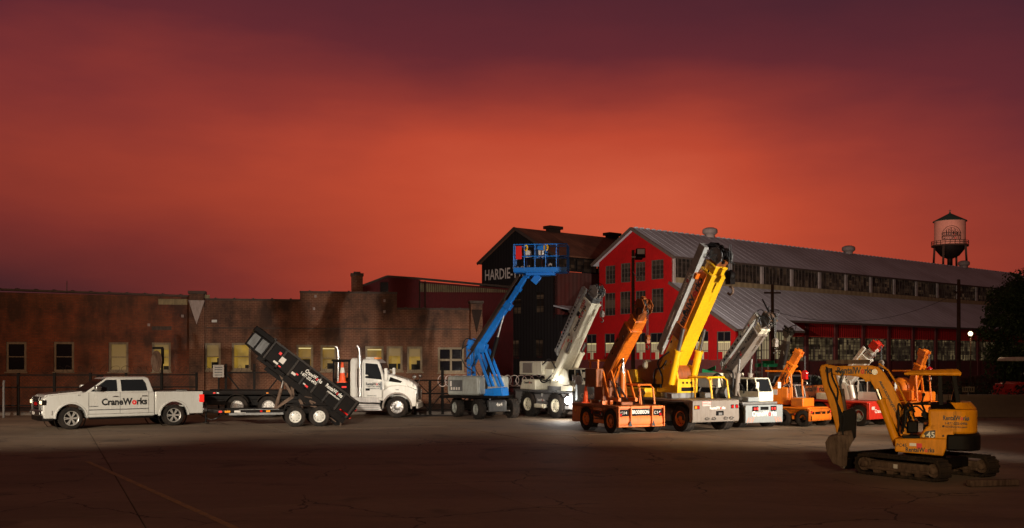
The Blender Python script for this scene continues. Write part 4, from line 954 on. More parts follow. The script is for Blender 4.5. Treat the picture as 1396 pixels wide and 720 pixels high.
def cage(f, x0, x1, y0, y1, z0, z1, mat, r=.03, name='operator_cage'):
    b = B()
    for y in (y0, y1): b.tube([(x0, y, z0), (x0 + .02, y, z1 - .12), (x0 + .14, y, z1), (x1 - .3, y, z1), (x1 - .12, y, z1 - .1), (x1, y, z0)], r, 8); m = (x0 + x1) / 2; b.tube([(m, y, z0), (m - .03, y, z1)], r * .9, 8)
    b.tube([(x0 + .1, y0, z1), (x0 + .1, y1, z1)], r, 8); b.tube([(x1 - .25, y0, z1), (x1 - .25, y1, z1)], r, 8)
    c = b.o(name, mat, f.e); s = B(); s.box(x0 + .15, x0 + .5, y0 + .06, y1 - .06, z0, z0 + .22); s.box(x0 + .12, x0 + .2, y0 + .06, y1 - .06, z0 + .2, z0 + .55); s.o('seat', 'black', c, bevel=.03)
    s = B(); s.tube([(x1 - .42 + .13 * math.cos(t) * .5, (y0 + y1) / 2 + .13 * math.sin(t), z0 + .38 + .13 * math.cos(t) * .6) for t in [R(30 * i) for i in range(12)]], .015, 6, True); s.cyl((x1 - .42, (y0 + y1) / 2, z0 + .38), (x1 - .25, (y0 + y1) / 2, z0), .02); s.o('steering_wheel', 'black', c)
    return c
def lamps(f, x, ys, z, mat='redlens', w_=.1, h_=.08, name='tail_light'):
    for y in ys:
        h = B().box(x - .02, x + .015, y - w_ * .7, y + w_ * .7, z - h_ * .75, z + h_ * .75).o(name, 'black', f.e); B().box(x + .015, x + .025, y - w_ / 2, y + w_ / 2, z - h_ / 2, z + h_ / 2).o('lens', mat, h)
def plate_text(f, s, x, y, z, size, mat='tblack', red=(), width=None, bold=.02): return text(s, size, (x, y, z), (0, 1, 0), (0, 0, 1), mat, f.e, 'lettering', red, bold=bold, width=width)
def side_text(par, s, x, y, z, size, out=-1, mat='tblack', red=(), width=None, bold=.02): return text(s, size, (x, y, z), (1 if out < 0 else -1, 0, 0), (0, 0, 1), mat, par, 'lettering', red, bold=bold, width=width)
def four_wheels(f, W, r, w_, wb, style, rim, lugs=0, rr=.58, steer=0):
    for x in (0, -wb):
        for s in (-1, 1): wheel(f.e, (x, s * (W / 2 - w_ / 2), r), r, w_, style, rim, out=s, lugs=lugs, rr=rr, steer=steer if x == 0 else 0)
    for x in (0, -wb): b = B(); b.cyl((x, -W / 2 + w_, r), (x, W / 2 - w_, r), .08, n=10); b.ball((x, 0, r), .17, 12, 8); b.o('axle', 'black', f.e)
def deck(f, W, x0, x1, z0, z1, arcs, mat, topmat=None, lip=.1):
    b = B(); b.prism(arches(x0, x1, z0, z1, arcs), -W / 2 + .02, W / 2 - .02); c = b.o('chassis', mat, f.e, bevel=.015)
    B().box(x0 - .02, x1 + .02, -W / 2 - .01, W / 2 + .01, z1 + .002, z1 + lip).o('deck', topmat or mat, f.e, bevel=.015)
    return c

# ------------------------------------------------------------------ white pickup
pk = Fr('pickup_truck', 'pearl white crew cab pickup with CraneWorks lettering on its door', 'pickup truck', 97, 585.6, 216, yn=.97)
P = pk.e; yb = .97
top = [(.93, .55), (.95, 1.02), (.92, 1.13), (.76, 1.21), (.2, 1.27), (-.45, 1.30), (-2.95, 1.30)]
body = B().prism(arches(-2.95, .9, .40, 0, [(0, .385, .52)], top), -yb, yb).o('body', 'whitepearl', P, bevel=.05, seg=3)
bs = arches(-4.78, -2.965, .44, 0, [(-3.66, .385, .52)], [(-2.965, 1.30), (-4.78, 1.28)])
b = B(); b.prism(bs, .84, yb); b.prism(bs, -yb, -.84); b.box(-4.8, -4.74, -.84, .84, .55, 1.26); b.box(-4.74, -2.97, -.84, .84, .7, .76); b.o('cargo_bed', 'whitepearl', P, bevel=.03, seg=3)
b = B(); b.box(-4.78, -2.97, .86, .95, 1.285, 1.315); b.box(-4.78, -2.97, -.95, -.86, 1.285, 1.315); b.box(-3.3, -3.0, -.84, .84, 1.0, 1.31); b.o('bed_rail_cap', 'black', P, bevel=.01)
for xc in (0, -3.66):
    for s in (-1, 1):
        k = B(); n = 22
        rings = []
        for i in range(n + 1):
            t = math.pi * (i / n) ; c_, s2_ = math.cos(t), math.sin(t)
            rings.append([(xc + rr_ * c_, s * (yb + o_), .40 + rr_ * s2_) for rr_, o_ in ((.51, -.04), (.515, .03), (.56, .032), (.59, -.01))])
        k.loft(rings); k.o('wheel_arch_flare', 'whitepearl', P)
        b = B(); b.lathe([(.53, -.2), (.53, -.02)], (xc, s * yb * .98 - s * .06, .385), (0, 1, 0), 24); b.o('wheel_well', 'black', P)
# cab
def gy(z): return .90 - (z - 1.30) / .55 * .17
def cabring(x0, x1, z): y = gy(z); return [(x0, -y, z), (x1, -y, z), (x1, y, z), (x0, y, z)]
B().loft([cabring(-2.93, -.47, 1.285), cabring(-2.78, -1.22, 1.80), [(-2.68, -.66, 1.855), (-1.40, -.66, 1.855), (-1.40, .66, 1.855), (-2.68, .66, 1.855)]]).o('cab_roof', 'whitepearl', P, bevel=.035, seg=3)
xf = lambda z: -.47 - (z - 1.285) / .515 * .75
for s in (-1, 1):
    yy = lambda z: s * (gy(z) + .006)
    for pts in ([(xf(1.34) - .12, 1.335), (-1.62, 1.335), (-1.62, 1.755), (xf(1.755) - .1, 1.755), ], [(-1.76, 1.335), (-2.70, 1.335), (-2.66, 1.60), (-2.56, 1.755), (-1.76, 1.755)]):
        b = B(); b.loft([[(x, yy(z), z) for x, z in pts], [(x, yy(z) - s * .02, z) for x, z in pts]]); b.o('side_window', 'autoglass', P)
    b = B()
    for x in (-.60, -1.69, -2.72): b.box(x - .006, x + .006, s * (yb - .004), s * (yb + .002), .52, 1.30)
    b.box(-2.9, -.55, s * (yb - .004), s * (yb + .002), .515, .527); b.o('door_seam', 'black', P)
    B().box(-2.72, -.6, s * yb, s * (yb + .014), .66, .69).o('side_moulding', 'midgrey', P)
    for x in (-1.52, -2.56): B().box(x - .1, x + .1, s * (yb), s * (yb + .04), 1.13, 1.165).o('door_handle', 'chrome', P, bevel=.01)
    b = B(); b.box(-.98, -.78, s * (yb - .03), s * (yb + .24), 1.38, 1.55); b.o('door_mirror', 'chrome' if s > 0 else 'whitepearl', P, bevel=.04, seg=3)
    B().box(-2.9, -.62, s * (yb - .12), s * (yb + .03), .33, .385).o('running_board', 'black', P, bevel=.015)
b = B(); b.loft([[(xf(1.33) + .012, -.80, 1.33), (xf(1.33) + .012, .80, 1.33), (xf(1.77) + .012, .70, 1.77), (xf(1.77) + .012, -.70, 1.77)], [(xf(1.33) - .02, -.80, 1.33), (xf(1.33) - .02, .80, 1.33), (xf(1.77) - .02, .70, 1.77), (xf(1.77) - .02, -.70, 1.77)]]); b.o('windscreen', 'autoglass', P)
b = B(); b.loft([[(.88, -.80, 1.14), (.88, .80, 1.14), (-.45, .82, 1.28), (-.45, -.82, 1.28)], [(.80, -.74, 1.245), (.80, .74, 1.245), (-.42, .74, 1.36), (-.42, -.74, 1.36)]]); b.o('hood', 'whitepearl', P, bevel=.03, seg=3)
# front end
b = B(); b.box(.90, .965, -.60, .60, .66, 1.16); b.o('grille', 'black', P, bevel=.02)
b = B()
for z in (.70, .80, .90, 1.0, 1.08): b.box(.965, .985, -.56, .56, z - .016, z + .016)
for s in (-1, 1): b.box(.962, .99, s * .56, s * .60, .66, 1.16)
b.box(.962, .992, -.6, .6, 1.14, 1.175); b.o('grille_bar', 'chrome', P, bevel=.006)
b = B(); b.box(.985, .995, -.22, .22, .86, .97); b.o('grille_badge', 'redlens', P)
for s in (-1, 1):
    h = B().box(.80, .972, s * .61, s * .975, .88, 1.07).o('headlight', 'black', P, bevel=.02); B().box(.84, .982, s * .64, s * .96, .91, 1.04).o('headlight_lens', 'headlight', h, bevel=.02)
    b = B(); b.box(.93, 1.0, s * .62, s * .9, .52, .66); b.o('fog_lamp_bezel', 'black', P, bevel=.02); B().cyl((1.0, s * .76, .59), (1.012, s * .76, .59), .045).o('fog_lamp', 'lampwhite', P)
b = B(); b.loft([[(x, y, z) for x, y in ((.60, -.985), (.98, -.90), (1.06, -.5), (1.06, .5), (.98, .90), (.60, .985))] for z in (.50, .70)]); b.o('front_bumper', 'chrome', P, bevel=.03)
b = B(); b.loft([[(x, y, z) for x, y in ((.58, -.95), (.95, -.87), (1.02, -.5), (1.02, .5), (.95, .87), (.58, .95))] for z in (.32, .498)]); b.o('lower_valance', 'black', P, bevel=.03)
B().box(1.06, 1.07, -.16, .16, .54, .64).o('number_plate', 'paper', P)
# rear
for s in (-1, 1): B().box(-4.815, -4.62, s * .80, s * .985, .86, 1.16).o('tail_light', 'tlight', P, bevel=.02)
B().box(-4.98, -4.80, -.9, .9, .48, .64).o('rear_bumper', 'chrome', P, bevel=.03)
B().box(-5.12, -4.95, -.05, .05, .36, .46).o('hitch_receiver', 'black', P)
for x, st in ((0, 0), (-3.66, 0)):
    for s in (-1, 1): wheel(P, (x, s * .83, .395), .395, .27, 'spoke', 'wheelalu', out=s, rr=.66, steer=R(8) if x == 0 else 0)
b = B(); b.box(-4.6, .7, -.5, .5, .36, .5); b.o('underbody', 'black', P)
side_text(P, 'CraneWorks', -1.85, yb + .003, .94, .33, 1, 'tblack', (6,), 1.62, .04)
side_text(P, 'DURAMAX', -.76, yb + .003, .80, .055, 1, 'tblack', (), .34)
side_text(P, 'SLT', -.28, yb + .003, 1.21, .06, 1, 'tblack')
b = B(); b.box(-1.35, -1.1, -.03, .03, 1.855, 1.93); b.o('roof_antenna', 'black', P, bevel=.02)
b = B(); b.ball((-1.35, .35, 1.45), .11); b.box(-1.5, -1.36, .15, .55, 1.2, 1.62); b.o('headrest', 'black', P, bevel=.03)

# ------------------------------------------------------------------ dump trailer
dt = Fr('dump_trailer', 'black tandem axle dump trailer with its bed raised, hitched to the pickup', 'trailer', 435.5, 581.5, 196, yn=.95)
T = dt.e
hw = pk.O + pk.a * -5.05; hx = (hw - dt.O).dot(dt.a); hy = (hw - dt.O).dot(dt.b)
b = B()
for s in (-1, 1): b.box(-1.15, 3.35, s * .55, s * .62, .48, .66); b.beam((3.3, s * .58, .57), (hx, hy, .50), .07, .14)
for x in (-1.1, -.3, .5, 1.4, 2.3, 3.3): b.box(x - .04, x + .04, -.55, .55, .5, .62)
b.o('frame', 'black', T, bevel=.008)
b = B(); b.box(1.6, 3.3, .62, .66, .44, .68); b.o('side_rail', 'black', T)
b = B(); b.box(1.45, 2.9, .665, .672, .64, .66); b.box(1.3, 3.25, .665, .69, .45, .53); b.o('rail_highlight', 'grey', T)
for x, m_, w_ in ((2.95, 'paper', .22), (2.8, 'twhite', .3), (2.1, 'redlens', .08), (1.85, 'exyellow', .14), (3.3, 'exyellow', .2), (3.55, 'tred', .12)): B().box(x - w_ / 2, x + w_ / 2, .674, .682 if x < 3.3 else .675, .55 if x != 2.8 else .46, .62 if x != 2.8 else .54).o('decal', m_, T)
b = B(); b.cyl((hx * .82 + 3.3 * .18, hy * .8 + .25, .08), (hx * .82 + 3.3 * .18, hy * .8 + .25, .85), .04); b.cyl((hx * .82 + 3.3 * .18, hy * .8 + .25, .05), (hx * .82 + 3.3 * .18, hy * .8 + .25, .09), .12); b.o('jack_stand', 'black', T)
B().cyl((hx - .1, hy, .5), (hx + .15, hy, .5), .06).o('coupler', 'steel', T)
hoses(T, [[(3.4, .2, .5), (hx * .5 + 1.7, .3, .28), (hx - .1, hy + .1, .25), (hx + .2, hy + .1, .45)]], .02, name='cable')
for x in (0, .88):
    for s in (-1, 1): wheel(T, (x, s * .84, .37), .37, .22, 'disc', 'white', out=s, rr=.58)
b = B()
for s in (-1, 1): b.prism([(-.45, .62), (-.35, .82), (1.22, .82), (1.32, .62), (1.27, .62), (1.19, .78), (-.32, .78), (-.4, .62)], s * .66, s * .96)
b.o('fender', 'black', T)
b = B(); b.cyl((0, -.8, .37), (0, .8, .37), .04); b.cyl((.88, -.8, .37), (.88, .8, .37), .04); b.o('axle', 'black', T)
ft, rt, rbm, fbm = [dt.loc(u, v, .95) for u, v in ((368, 465), (490, 549), (472, 571), (357.5, 487))]
th = math.atan2(fbm.z - rbm.z, fbm.x - rbm.x); Lb = math.hypot(fbm.z - rbm.z, fbm.x - rbm.x); hb_ = .72
b = B(); b.box(0, Lb, -.95, .95, 0, .05); b.box(0, Lb, .90, .95, 0, hb_); b.box(0, Lb, -.95, -.90, 0, hb_); b.box(Lb - .05, Lb, -.95, .95, 0, hb_ + .12)
bed = b.o('dump_bed', 'black', T, bevel=.01); bed.matrix_local = tilt((rbm.x, 0, rbm.z), th)
b = B()
for i in range(8):
    x = .05 + (Lb - .1) * i / 7; b.box(x - .035, x + .035, .952, 1.005, 0, hb_)
    b.box(x - .035, x + .035, -1.0, -.952, 0, hb_)
for s in (-1, 1): b.box(0, Lb, s * .9, s * 1.01, hb_, hb_ + .07)
b.box(Lb - .02, Lb + .06, -.98, .98, hb_ + .05, hb_ + .13); b.o('side_rib', 'ribblack', bed, bevel=.006)
b = B(); b.box(Lb, Lb + .85, -.9, .9, hb_ - .10, hb_ + .10); b.prism([(Lb, -.02), (Lb + .78, .06), (Lb + .80, hb_ - .12), (Lb, hb_ - .10)], .84, .9); b.prism([(Lb, -.02), (Lb + .78, .06), (Lb + .80, hb_ - .12), (Lb, hb_ - .10)], -.9, -.84); b.o('tarp_housing', 'black', bed, bevel=.02); b = B(); b.box(Lb + .08, Lb + .38, .901, .92, .06, hb_ - .16); b.box(Lb + .46, Lb + .74, .901, .92, .08, hb_ - .16); b.o('side_flap', 'midgrey', bed, bevel=.01)
b = B(); b.box(Lb + .002, Lb + .03, .05, .82, .08, hb_ - .16); b.box(Lb + .002, Lb + .03, -.82, -.05, .08, hb_ - .16); b.o('front_panel', 'midgrey', bed, bevel=.01)
b = B()
for s in (-1, 1): b.box(0, Lb + .1, s * .45, s * .52, -.15, -.002)
for i in range(9): x = .2 + i * (Lb - .3) / 8; b.box(x - .03, x + .03, -.93, .93, -.07, -.002)
b.box(0, Lb * .9, -.8, -.74, -.3, -.003); b.box(.0, Lb * .72, .80, .88, -.24, -.003); b.box(0, Lb * .5, .5, .56, -.42, -.003); b.o('bed_understructure', 'black', bed)
# tail gate, folded open at the low end with clutter
b = B(); b.box(-.06, -.01, -.93, .93, .02, hb_ + .05); b.box(-.11, -.06, -.9, .9, .1, .16); b.box(-.11, -.06, -.9, .9, .45, .51); b.o('tailgate', 'black', bed, bevel=.01)
for y in (.75, -.75):
    for z in (.12, .48): B().box(-.13, -.11, y - .09, y + .09, z - .04, z + .04).o('marker_light', 'tlight', bed)
b = B(); b.box(.05, .3, 1.012, 1.016, .12, .17); b.box(.3, .42, 1.012, 1.016, .12, .17); b.o('reflective_strip', 'tred', bed)
text('CraneWorks', .2, (Lb * .50, 1.010, .55), (-1, 0, 0), (0, 0, 1), 'twhite', bed, red=(6,), bold=.02, width=.74)
text('1-877-202-6436', .17, (Lb * .53, 1.010, .38), (-1, 0, 0), (0, 0, 1), 'twhite', bed, bold=.01, width=.70)
text('RentalWorks', .2, (Lb * .26, 1.010, .57), (-1, 0, 0), (0, 0, 1), 'twhite', bed, red=(7,), bold=.02, width=.74)
text('rentalworks.com', .1, (Lb * .24, 1.010, .42), (-1, 0, 0), (0, 0, 1), 'twhite', bed, bold=.02, width=.55)
for x, z, w_, h_, m_ in ((.885, .50, .1, .1, 'tred'), (.83, .34, .2, .22, 'paper'), (.87, .13, .2, .07, 'paper'), (.82, .10, .1, .05, 'tred'), (.67, .19, .18, .09, 'paper'), (.64, .25, .1, .06, 'tred'), (.50, .10, .12, .07, 'tred'), (.53, .12, .1, .05, 'paper')):
    B().box(Lb * x - w_ / 2, Lb * x + w_ / 2, 1.002, 1.006, z - h_ / 2, z + h_ / 2).o('decal', m_, bed)
# scissor hoist
pa = dt.loc(385, 520, 0); pbm = dt.loc(372, 556, 0); pj = dt.loc(399, 541, 0); pe = dt.loc(415, 556, 0)
for y in (-.25, .25):
    b = B(); b.beam((pbm.x, y, .6), (pj.x, y, pj.z), .05, .08); b.beam((pj.x, y, pj.z), (pa.x + .1, y, pa.z + .3), .05, .08); b.beam((pj.x, y, pj.z), (pa.x - .35, y, pa.z + .12), .05, .08); b.beam((pj.x - .25, y, pj.z - .1), (pe.x, y, .62), .05, .08); b.o('scissor_arm', 'dirtsteel', T)
ram(T, (pbm.x - .1, 0, .62), (pa.x - .1, 0, pa.z + .25), .07, 'dirtsteel', .6, 'hoist_cylinder')
rr = random.Random(3); b = B()
for i in range(26): x = rr.uniform(.1, Lb * .45); y = rr.uniform(.3, .9); b.beam((x, y, -.1 - rr.uniform(0, .25)), (x + rr.uniform(-.4, .4), y, -.1 - rr.uniform(0, .35)), rr.uniform(.03, .06))
b.o('chain_and_linkage', 'dirtsteel', bed)

# ------------------------------------------------------------------ semi truck with black dump body
kw = Fr('dump_truck', 'white hood conventional truck with long black body and twin exhaust stacks', 'truck', 541.3, 569.7, -2, yn=-1.03)
K = kw.e; y1 = 1.0
def K2(u, v, y=-1.0): p = kw.loc(u, v, y); return (p.x, p.z)
# hood with sloped top
hs = arches(-.62, .80, .52, 0, [(0, .46, .60)], [(.80, 1.15), (.74, 1.36), (.50, 1.55), (-.60, 1.86)])
b = B(); b.prism([(-.60, .9), (.74, .7), (.80, 1.2), (.74, 1.42), (.45, 1.60), (-.60, 1.93)], -.62, .62); b.o('hood', 'white', K, bevel=.07, seg=3)
for s in (-1, 1):
    fe = [(-.62 + .0, .80), (-.60, 1.15), (-.35, 1.33), (0, 1.40), (.42, 1.36), (.76, 1.22), (.82, .95), (.80, .50), (.62, .48)]
    arc = [(.6 * math.cos(R(4 + i * 14)), .44 + .6 * math.sin(R(4 + i * 14))) for i in range(13)]
    b = B(); b.prism(fe + arc[:], s * .60, s * 1.03); b.o('front_fender', 'white', K, bevel=.05, seg=3)
    k = B(); rings = []
    for i in range(23):
        t = math.pi * (-.03 + 1.05 * i / 22); rings.append([(rr_ * math.cos(t), s * (1.03 + o_), .44 + rr_ * math.sin(t)) for rr_, o_ in ((.585, -.2), (.585, .03), (.64, .03), (.66, -.02))])
    k.loft(rings); k.o('fender_flare', 'taupe', K)
b = B(); b.box(.8, .9, -.98, .98, .38, .66); b.o('front_bumper', 'white', K, bevel=.05)
b = B(); b.box(.79, .83, -.45, .45, .72, 1.34); b.o('grille', 'chrome', K, bevel=.03)
for s in (-1, 1): B().box(.62, .84, s * .70, s * .98, 1.02, 1.2).o('headlight', 'lampwhite', K, bevel=.04)
# vent with dark grille on hood side
for s in (-1, 1): b = B(); b.prism([(-.42, 1.55), (.10, 1.48), (.16, 1.56), (-.35, 1.74)], s * .622, s * .635); b.o('hood_vent', 'black', K, bevel=.01)
# cab
def kring(x0, x1, y, z): return [(x0, -y, z), (x1, -y, z), (x1, y, z), (x0, y, z)]
b = B(); b.loft([kring(-1.58, -.58, .96, .72), kring(-1.58, -.56, .96, 1.80), kring(-1.55, -.78, .90, 2.38), kring(-1.50, -.95, .80, 2.52)]); b.o('cab', 'white', K, bevel=.05, seg=3)
b = B(); b.loft([kring(-2.05, -1.6, .93, .78), kring(-2.05, -1.6, .93, 2.4), kring(-2.0, -1.6, .84, 2.56)]); b.o('cab_extension', 'white', K, bevel=.05, seg=3)
b = B(); b.box(-1.45, -.95, -.55, .55, 2.52, 2.6); b.o('roof_cap', 'white', K, bevel=.04)
for i in range(5): y = -.6 + .3 * i; B().box(-1.05, -.93, y - .05, y + .05, 2.50, 2.58).o('cab_marker_light', 'amber', K, bevel=.01)
for s in (-1, 1):
    Y = lambda z: s * (.968 - max(0, z - 1.8) / .58 * .06)
    pts = [(-1.38, 1.70), (-.66, 1.63), (-.70, 1.86), (-.86, 2.30), (-1.38, 2.34)]
    b = B(); b.loft([[(x, Y(z), z) for x, z in pts], [(x, Y(z) - s * .02, z) for x, z in pts]]); b.o('side_window', 'autoglass', K)
    b = B(); b.box(-1.45, -1.438, s * .958, s * .966, .85, 2.36); b.box(-.66, -.648, s * .958, s * .966, .85, 1.6); b.box(-1.45, -.65, s * .958, s * .966, .84, .852); b.o('door_seam', 'black', K)
    B().box(-1.36, -1.18, s * .96, s * 1.0, 1.16, 1.26).o('door_handle', 'black', K, bevel=.01)
    b = B(); b.box(-.52, -.40, s * 1.08, s * 1.2, 1.62, 2.12); b.beam((-.6, s * .93, 2.05), (-.46, s * 1.1, 2.0), .03); b.beam((-.6, s * .93, 1.68), (-.46, s * 1.1, 1.7), .03); b.o('door_mirror', 'white', K, bevel=.03)
    b = B(); b.cyl((.66, s * .9, 1.35), (.74, s * 1.02, 1.72), .014); b.ball((.74, s * 1.02, 1.76), .09, 12, 8); b.o('hood_mirror', 'chrome', K)
b = B(); b.loft([[(-.60, -.84, 1.86), (-.60, .84, 1.86), (-.78, .80, 2.34), (-.78, -.80, 2.34)], [(-.54, -.84, 1.84), (-.54, .84, 1.84), (-.73, .8, 2.34), (-.73, -.8, 2.34)]]); b.o('windscreen', 'autoglass', K)
# steps and tank
b = B(); b.prism([(-2.02, .30), (-.66, .30), (-.78, .58), (-2.02, .62)], -.99, -.45); b.prism([(-1.9, .66), (-.72, .63), (-.82, .86), (-1.9, .90)], -.97, -.7); b.o('side_step', 'alu', K, bevel=.02)
b = B()
for z in (.34, .42, .5): b.box(-1.95, -.8, -1.0, -.992, z, z + .02)
b.o('step_tread', 'midgrey', K); b = B(); b.cyl((-1.95, .75, .55), (-.8, .75, .55), .26, n=18); b.o('fuel_tank', 'alu', K)
for x, h in ((-1.62, 3.02), (-2.62, 3.0)):
    y = -.99 if x > -2 else -.6
    b = B(); b.cyl((x, y, .9), (x, y, h - .35), .085, n=14); b.tube([(x, y, h - .4), (x, y, h - .15), (x - .03, y, h - .03), (x - .12, y, h + .06)], .065, 10); ex = b.o('exhaust_stack', 'chrome', K)
    B().cyl((x, y, 1.3), (x, y, 2.1), .11, n=14).o('heat_shield', 'steel', ex)
# headache rack
b = B()
for y in (-.85, .85, -.3, .3): b.box(-2.8, -2.72, y - .04, y + .04, .95, 2.42)
for z in (2.38, 1.6, 1.0): b.box(-2.8, -2.72, -.89, .89, z, z + .08)
for s in (-1, 1): b.beam((-2.76, s * .85, 2.42), (-2.1, s * .85, 2.42), .07); b.beam((-2.1, s * .85, 2.44), (-2.1, s * .85, 1.0), .07)
b.box(-2.85, -2.08, -.9, .9, 2.42, 2.5); b.o('headache_rack', 'black', K, bevel=.012)
b = B(); b.box(-2.85, -2.1, -.92, .92, .78, 1.5); b.o('tool_box', 'black', K, bevel=.02)
rr = random.Random(9); b = B()
for i in range(22): c = Vector((rr.uniform(-2.7, -2.15), rr.uniform(-.85, .6), rr.uniform(1.5, 1.85))); B().box(c.x - .07, c.x + .07, c.y - .1, c.y + .1, c.z - .1, c.z + .1).o('stored_gear', rr.choice(('dirtsteel', 'cream', 'red', 'orange', 'black')), K, bevel=.02)
for y in (-.8, -.45): B().box(-2.87, -2.855, y - .1, y + .1, 1.28, 1.36).o('stop_light', 'tlight', K)
B().box(-2.4, -2.2, -.935, -.922, 1.28, 1.35).o('stop_light', 'tlight', K)
# chassis, long body, rear tandem
b = B(); b.box(-8.6, .6, -.42, -.34, .5, .76); b.box(-8.6, .6, .34, .42, .5, .76)
for i in range(9): x = -8.3 + i * .9; b.box(x - .04, x + .04, -.34, .34, .52, .74)
b.o('frame_rail', 'black', K)
b = B(); b.box(-8.75, -2.9, -1.0, 1.0, .98, 1.12); b.box(-8.75, -2.9, -1.02, -.94, 1.04, 1.16); b.box(-8.75, -2.9, .94, 1.02, 1.04, 1.16); b.box(-8.7, -3.0, -.5, -.4, .76, .98); b.box(-8.7, -3.0, .4, .5, .76, .98); b.o('flat_body', 'black', K, bevel=.015)
for x, m_ in ((-7.9, 'tlight'), (-7.75, 'lampwhite'), (-5.6, 'amber')): B().box(x - .05, x + .05, -1.03, -1.02, 1.03, 1.08).o('marker_light', m_, K)
b = B(); b.box(-8.85, -8.74, -.95, .95, .5, 1.0); b.o('rear_apron', 'black', K)
for xw in (-5.56, -6.92):
    for s in (-1, 1):
        wheel(K, (xw, s * .86, .46), .46, .3, 'truck', 'alu', out=s, rr=.6); k = B(); rings = []
        for i in range(15): t = math.pi * (.12 + .76 * i / 14); rings.append([(xw + rr_ * math.cos(t), s * y, .46 + rr_ * math.sin(t)) for rr_, y in ((.53, .66), (.53, 1.03), (.55, 1.03), (.55, .66))])
        k.loft(rings); k.o('mudguard', 'rubber', K)
for s in (-1, 1): wheel(K, (0, s * .89, .46), .46, .26, 'truck', 'chrome', out=s, rr=.62)
b = B(); b.cyl((0, -.8, .46), (0, .8, .46), .06); b.box(-.6, .7, -.5, .5, .45, .75); b.o('front_axle', 'black', K)
side_text(K, 'RentalWorks', -1.02, -.972, 1.44, .17, -1, 'tblack', (7,), .66, .03)
side_text(K, '1-877-202-6436', -1.02, -.972, 1.33, .085, -1, 'tblack', (), .58)
side_text(K, 'rentalworks.com', -1.02, -.972, 1.25, .07, -1, 'tblack', (), .5)
side_text(K, 'US DOT 1063', -1.1, -.972, .94, .06, -1, 'tblack', (), .4); side_text(K, 'T880', .0, -1.034, 1.2, .07, -1, 'tblack')
B().box(-.74, -.66, -.972, -.968, 1.2, 1.55).o('permit_sticker', 'bluegrey', K)
co = Fr('traffic_cone', 'orange traffic cone with white band standing on the truck behind its cab', 'traffic cone', xy=(kw.O + kw.a * -2.42 + kw.b * -.72).to_tuple()[:2]); co.e.location.z = 1.5
b = B(); b.box(-.2, .2, -.2, .2, 0, .04); b.lathe([(.16, .04), (.12, .3), (.085, .55), (.035, 1.0), (.001, 1.0)], axis=(0, 0, 1), n=20); b.o('cone_body', 'cone', co.e)
b = B(); b.lathe([(.106, .42), (.086, .55), (.075, .65), (.073, .65), (.08, .55), (.10, .42)], axis=(0, 0, 1), n=20, closed=False)
for i in range(len(b.v)): x = b.v[i]; b.v[i] = (x[0] * 1.04, x[1] * 1.04, x[2])
b.o('reflective_band', 'twhite', co.e)
#@@LIFT
class Sub:
    """a swivelling part of a thing with its own heading; same loc() as Fr"""
    def __init__(s, f, name, x, y, rz):
        s.O = f.O + f.a * x + f.b * y; s.rz = R(rz); s.a = Vector((math.cos(s.rz), math.sin(s.rz), 0)); s.b = Vector((-math.sin(s.rz), math.cos(s.rz), 0))
        s.e = empty(name, f.e, (x, y, 0), s.rz - f.rz)
    loc = Fr.loc
def decals(par, x0, x1, y, z0, z1, n, seed, out=-1):
    rr = random.Random(seed)
    for _ in range(n):
        w_, h_ = rr.uniform(.04, .14), rr.uniform(.03, .08); x, z = rr.uniform(x0, x1), rr.uniform(z0, z1)
        B().box(x, x + w_, y, y + out * .004, z, z + h_).o('decal', rr.choice(('tblack', 'paper', 'yellow', 'tred', 'black')), par)
def mirror(par, p, q, m='cream'):
    B().tube([p, (Vector(p) + Vector(q)) / 2 + Vector((0, 0, .05)), q], .012, 6).o('mirror_arm', 'black', par); q = Vector(q); B().box(q.x - .02, q.x + .02, q.y - .07, q.y + .07, q.z - .12, q.z + .12).o('mirror', m, par, bevel=.015)
# ------------------------------------------------------------------ blue boom lift
bl = Fr('boom_lift', 'blue articulating boom lift with caged platform raised in front of the black foundry', 'boom lift', 648, 571.6, -62, yn=-.95)
E_ = bl.e
for x in (0, -2.1):
    for s in (-1, 1): wheel(E_, (x, s * .79, .41), .41, .33, 'disc', 'hoodgrey', out=s, lugs=18, rr=.56)
b = B(); b.box(-2.1, .05, -.5, .5, .34, .72); b.box(-2.25, -1.95, -.6, .6, .38, .52); b.box(-.15, .15, -.62, .62, .36, .5); b.o('chassis', 'black', E_, bevel=.03)
b = B(); b.prism([(.05, .28), (.22, .30), (.24, .72), (.05, .80)], -.42, .42); b.o('front_cover', 'midgrey', E_, bevel=.03)
plate_text(bl, '4x4', .245, .05, .60, .2, 'twhite', bold=.03); b = B(); b.box(.1, .16, -.62, .62, .30, .36); b.o('front_bar', 'grey', E_, bevel=.01)
for s in (-1, 1): b = B(); b.box(.04, .2, s * .28, s * .40, .38, .72); b.o('front_recess', 'black', E_)
tt = Sub(bl, 'turntable', -1.05, 0, -24)
q = lambda u, v, y=0: tt.loc(u, v, y)
T_ = tt.e
b = B(); b.cyl((0, 0, .72), (0, 0, .86), .48, n=24); b.box(q(612, 540).x, q(690, 540).x, -.85, .85, .84, .96); b.o('slew_deck', 'black', T_, bevel=.02)
x0, x1 = q(611, 525, -.85).x, q(655, 525, -.85).x
b = B(); b.box(x0, x1, -.98, -.30, .97, 1.80); b.o('engine_hood', 'hoodgrey', T_, bevel=.12, seg=4)
b = B(); b.box(x0 + .12, x0 + .75, -.988, -.975, 1.15, 1.62); b.o('control_panel', 'midgrey', T_, bevel=.01)
b = B()
for i in range(4): b.box(x0 + .2 + .12 * i, x0 + .27 + .12 * i, -.996, -.988, 1.2, 1.32)
b.box(x0 + .16, x0 + .24, -.996, -.988, 1.35, 1.58); b.o('decal', 'paper', T_)
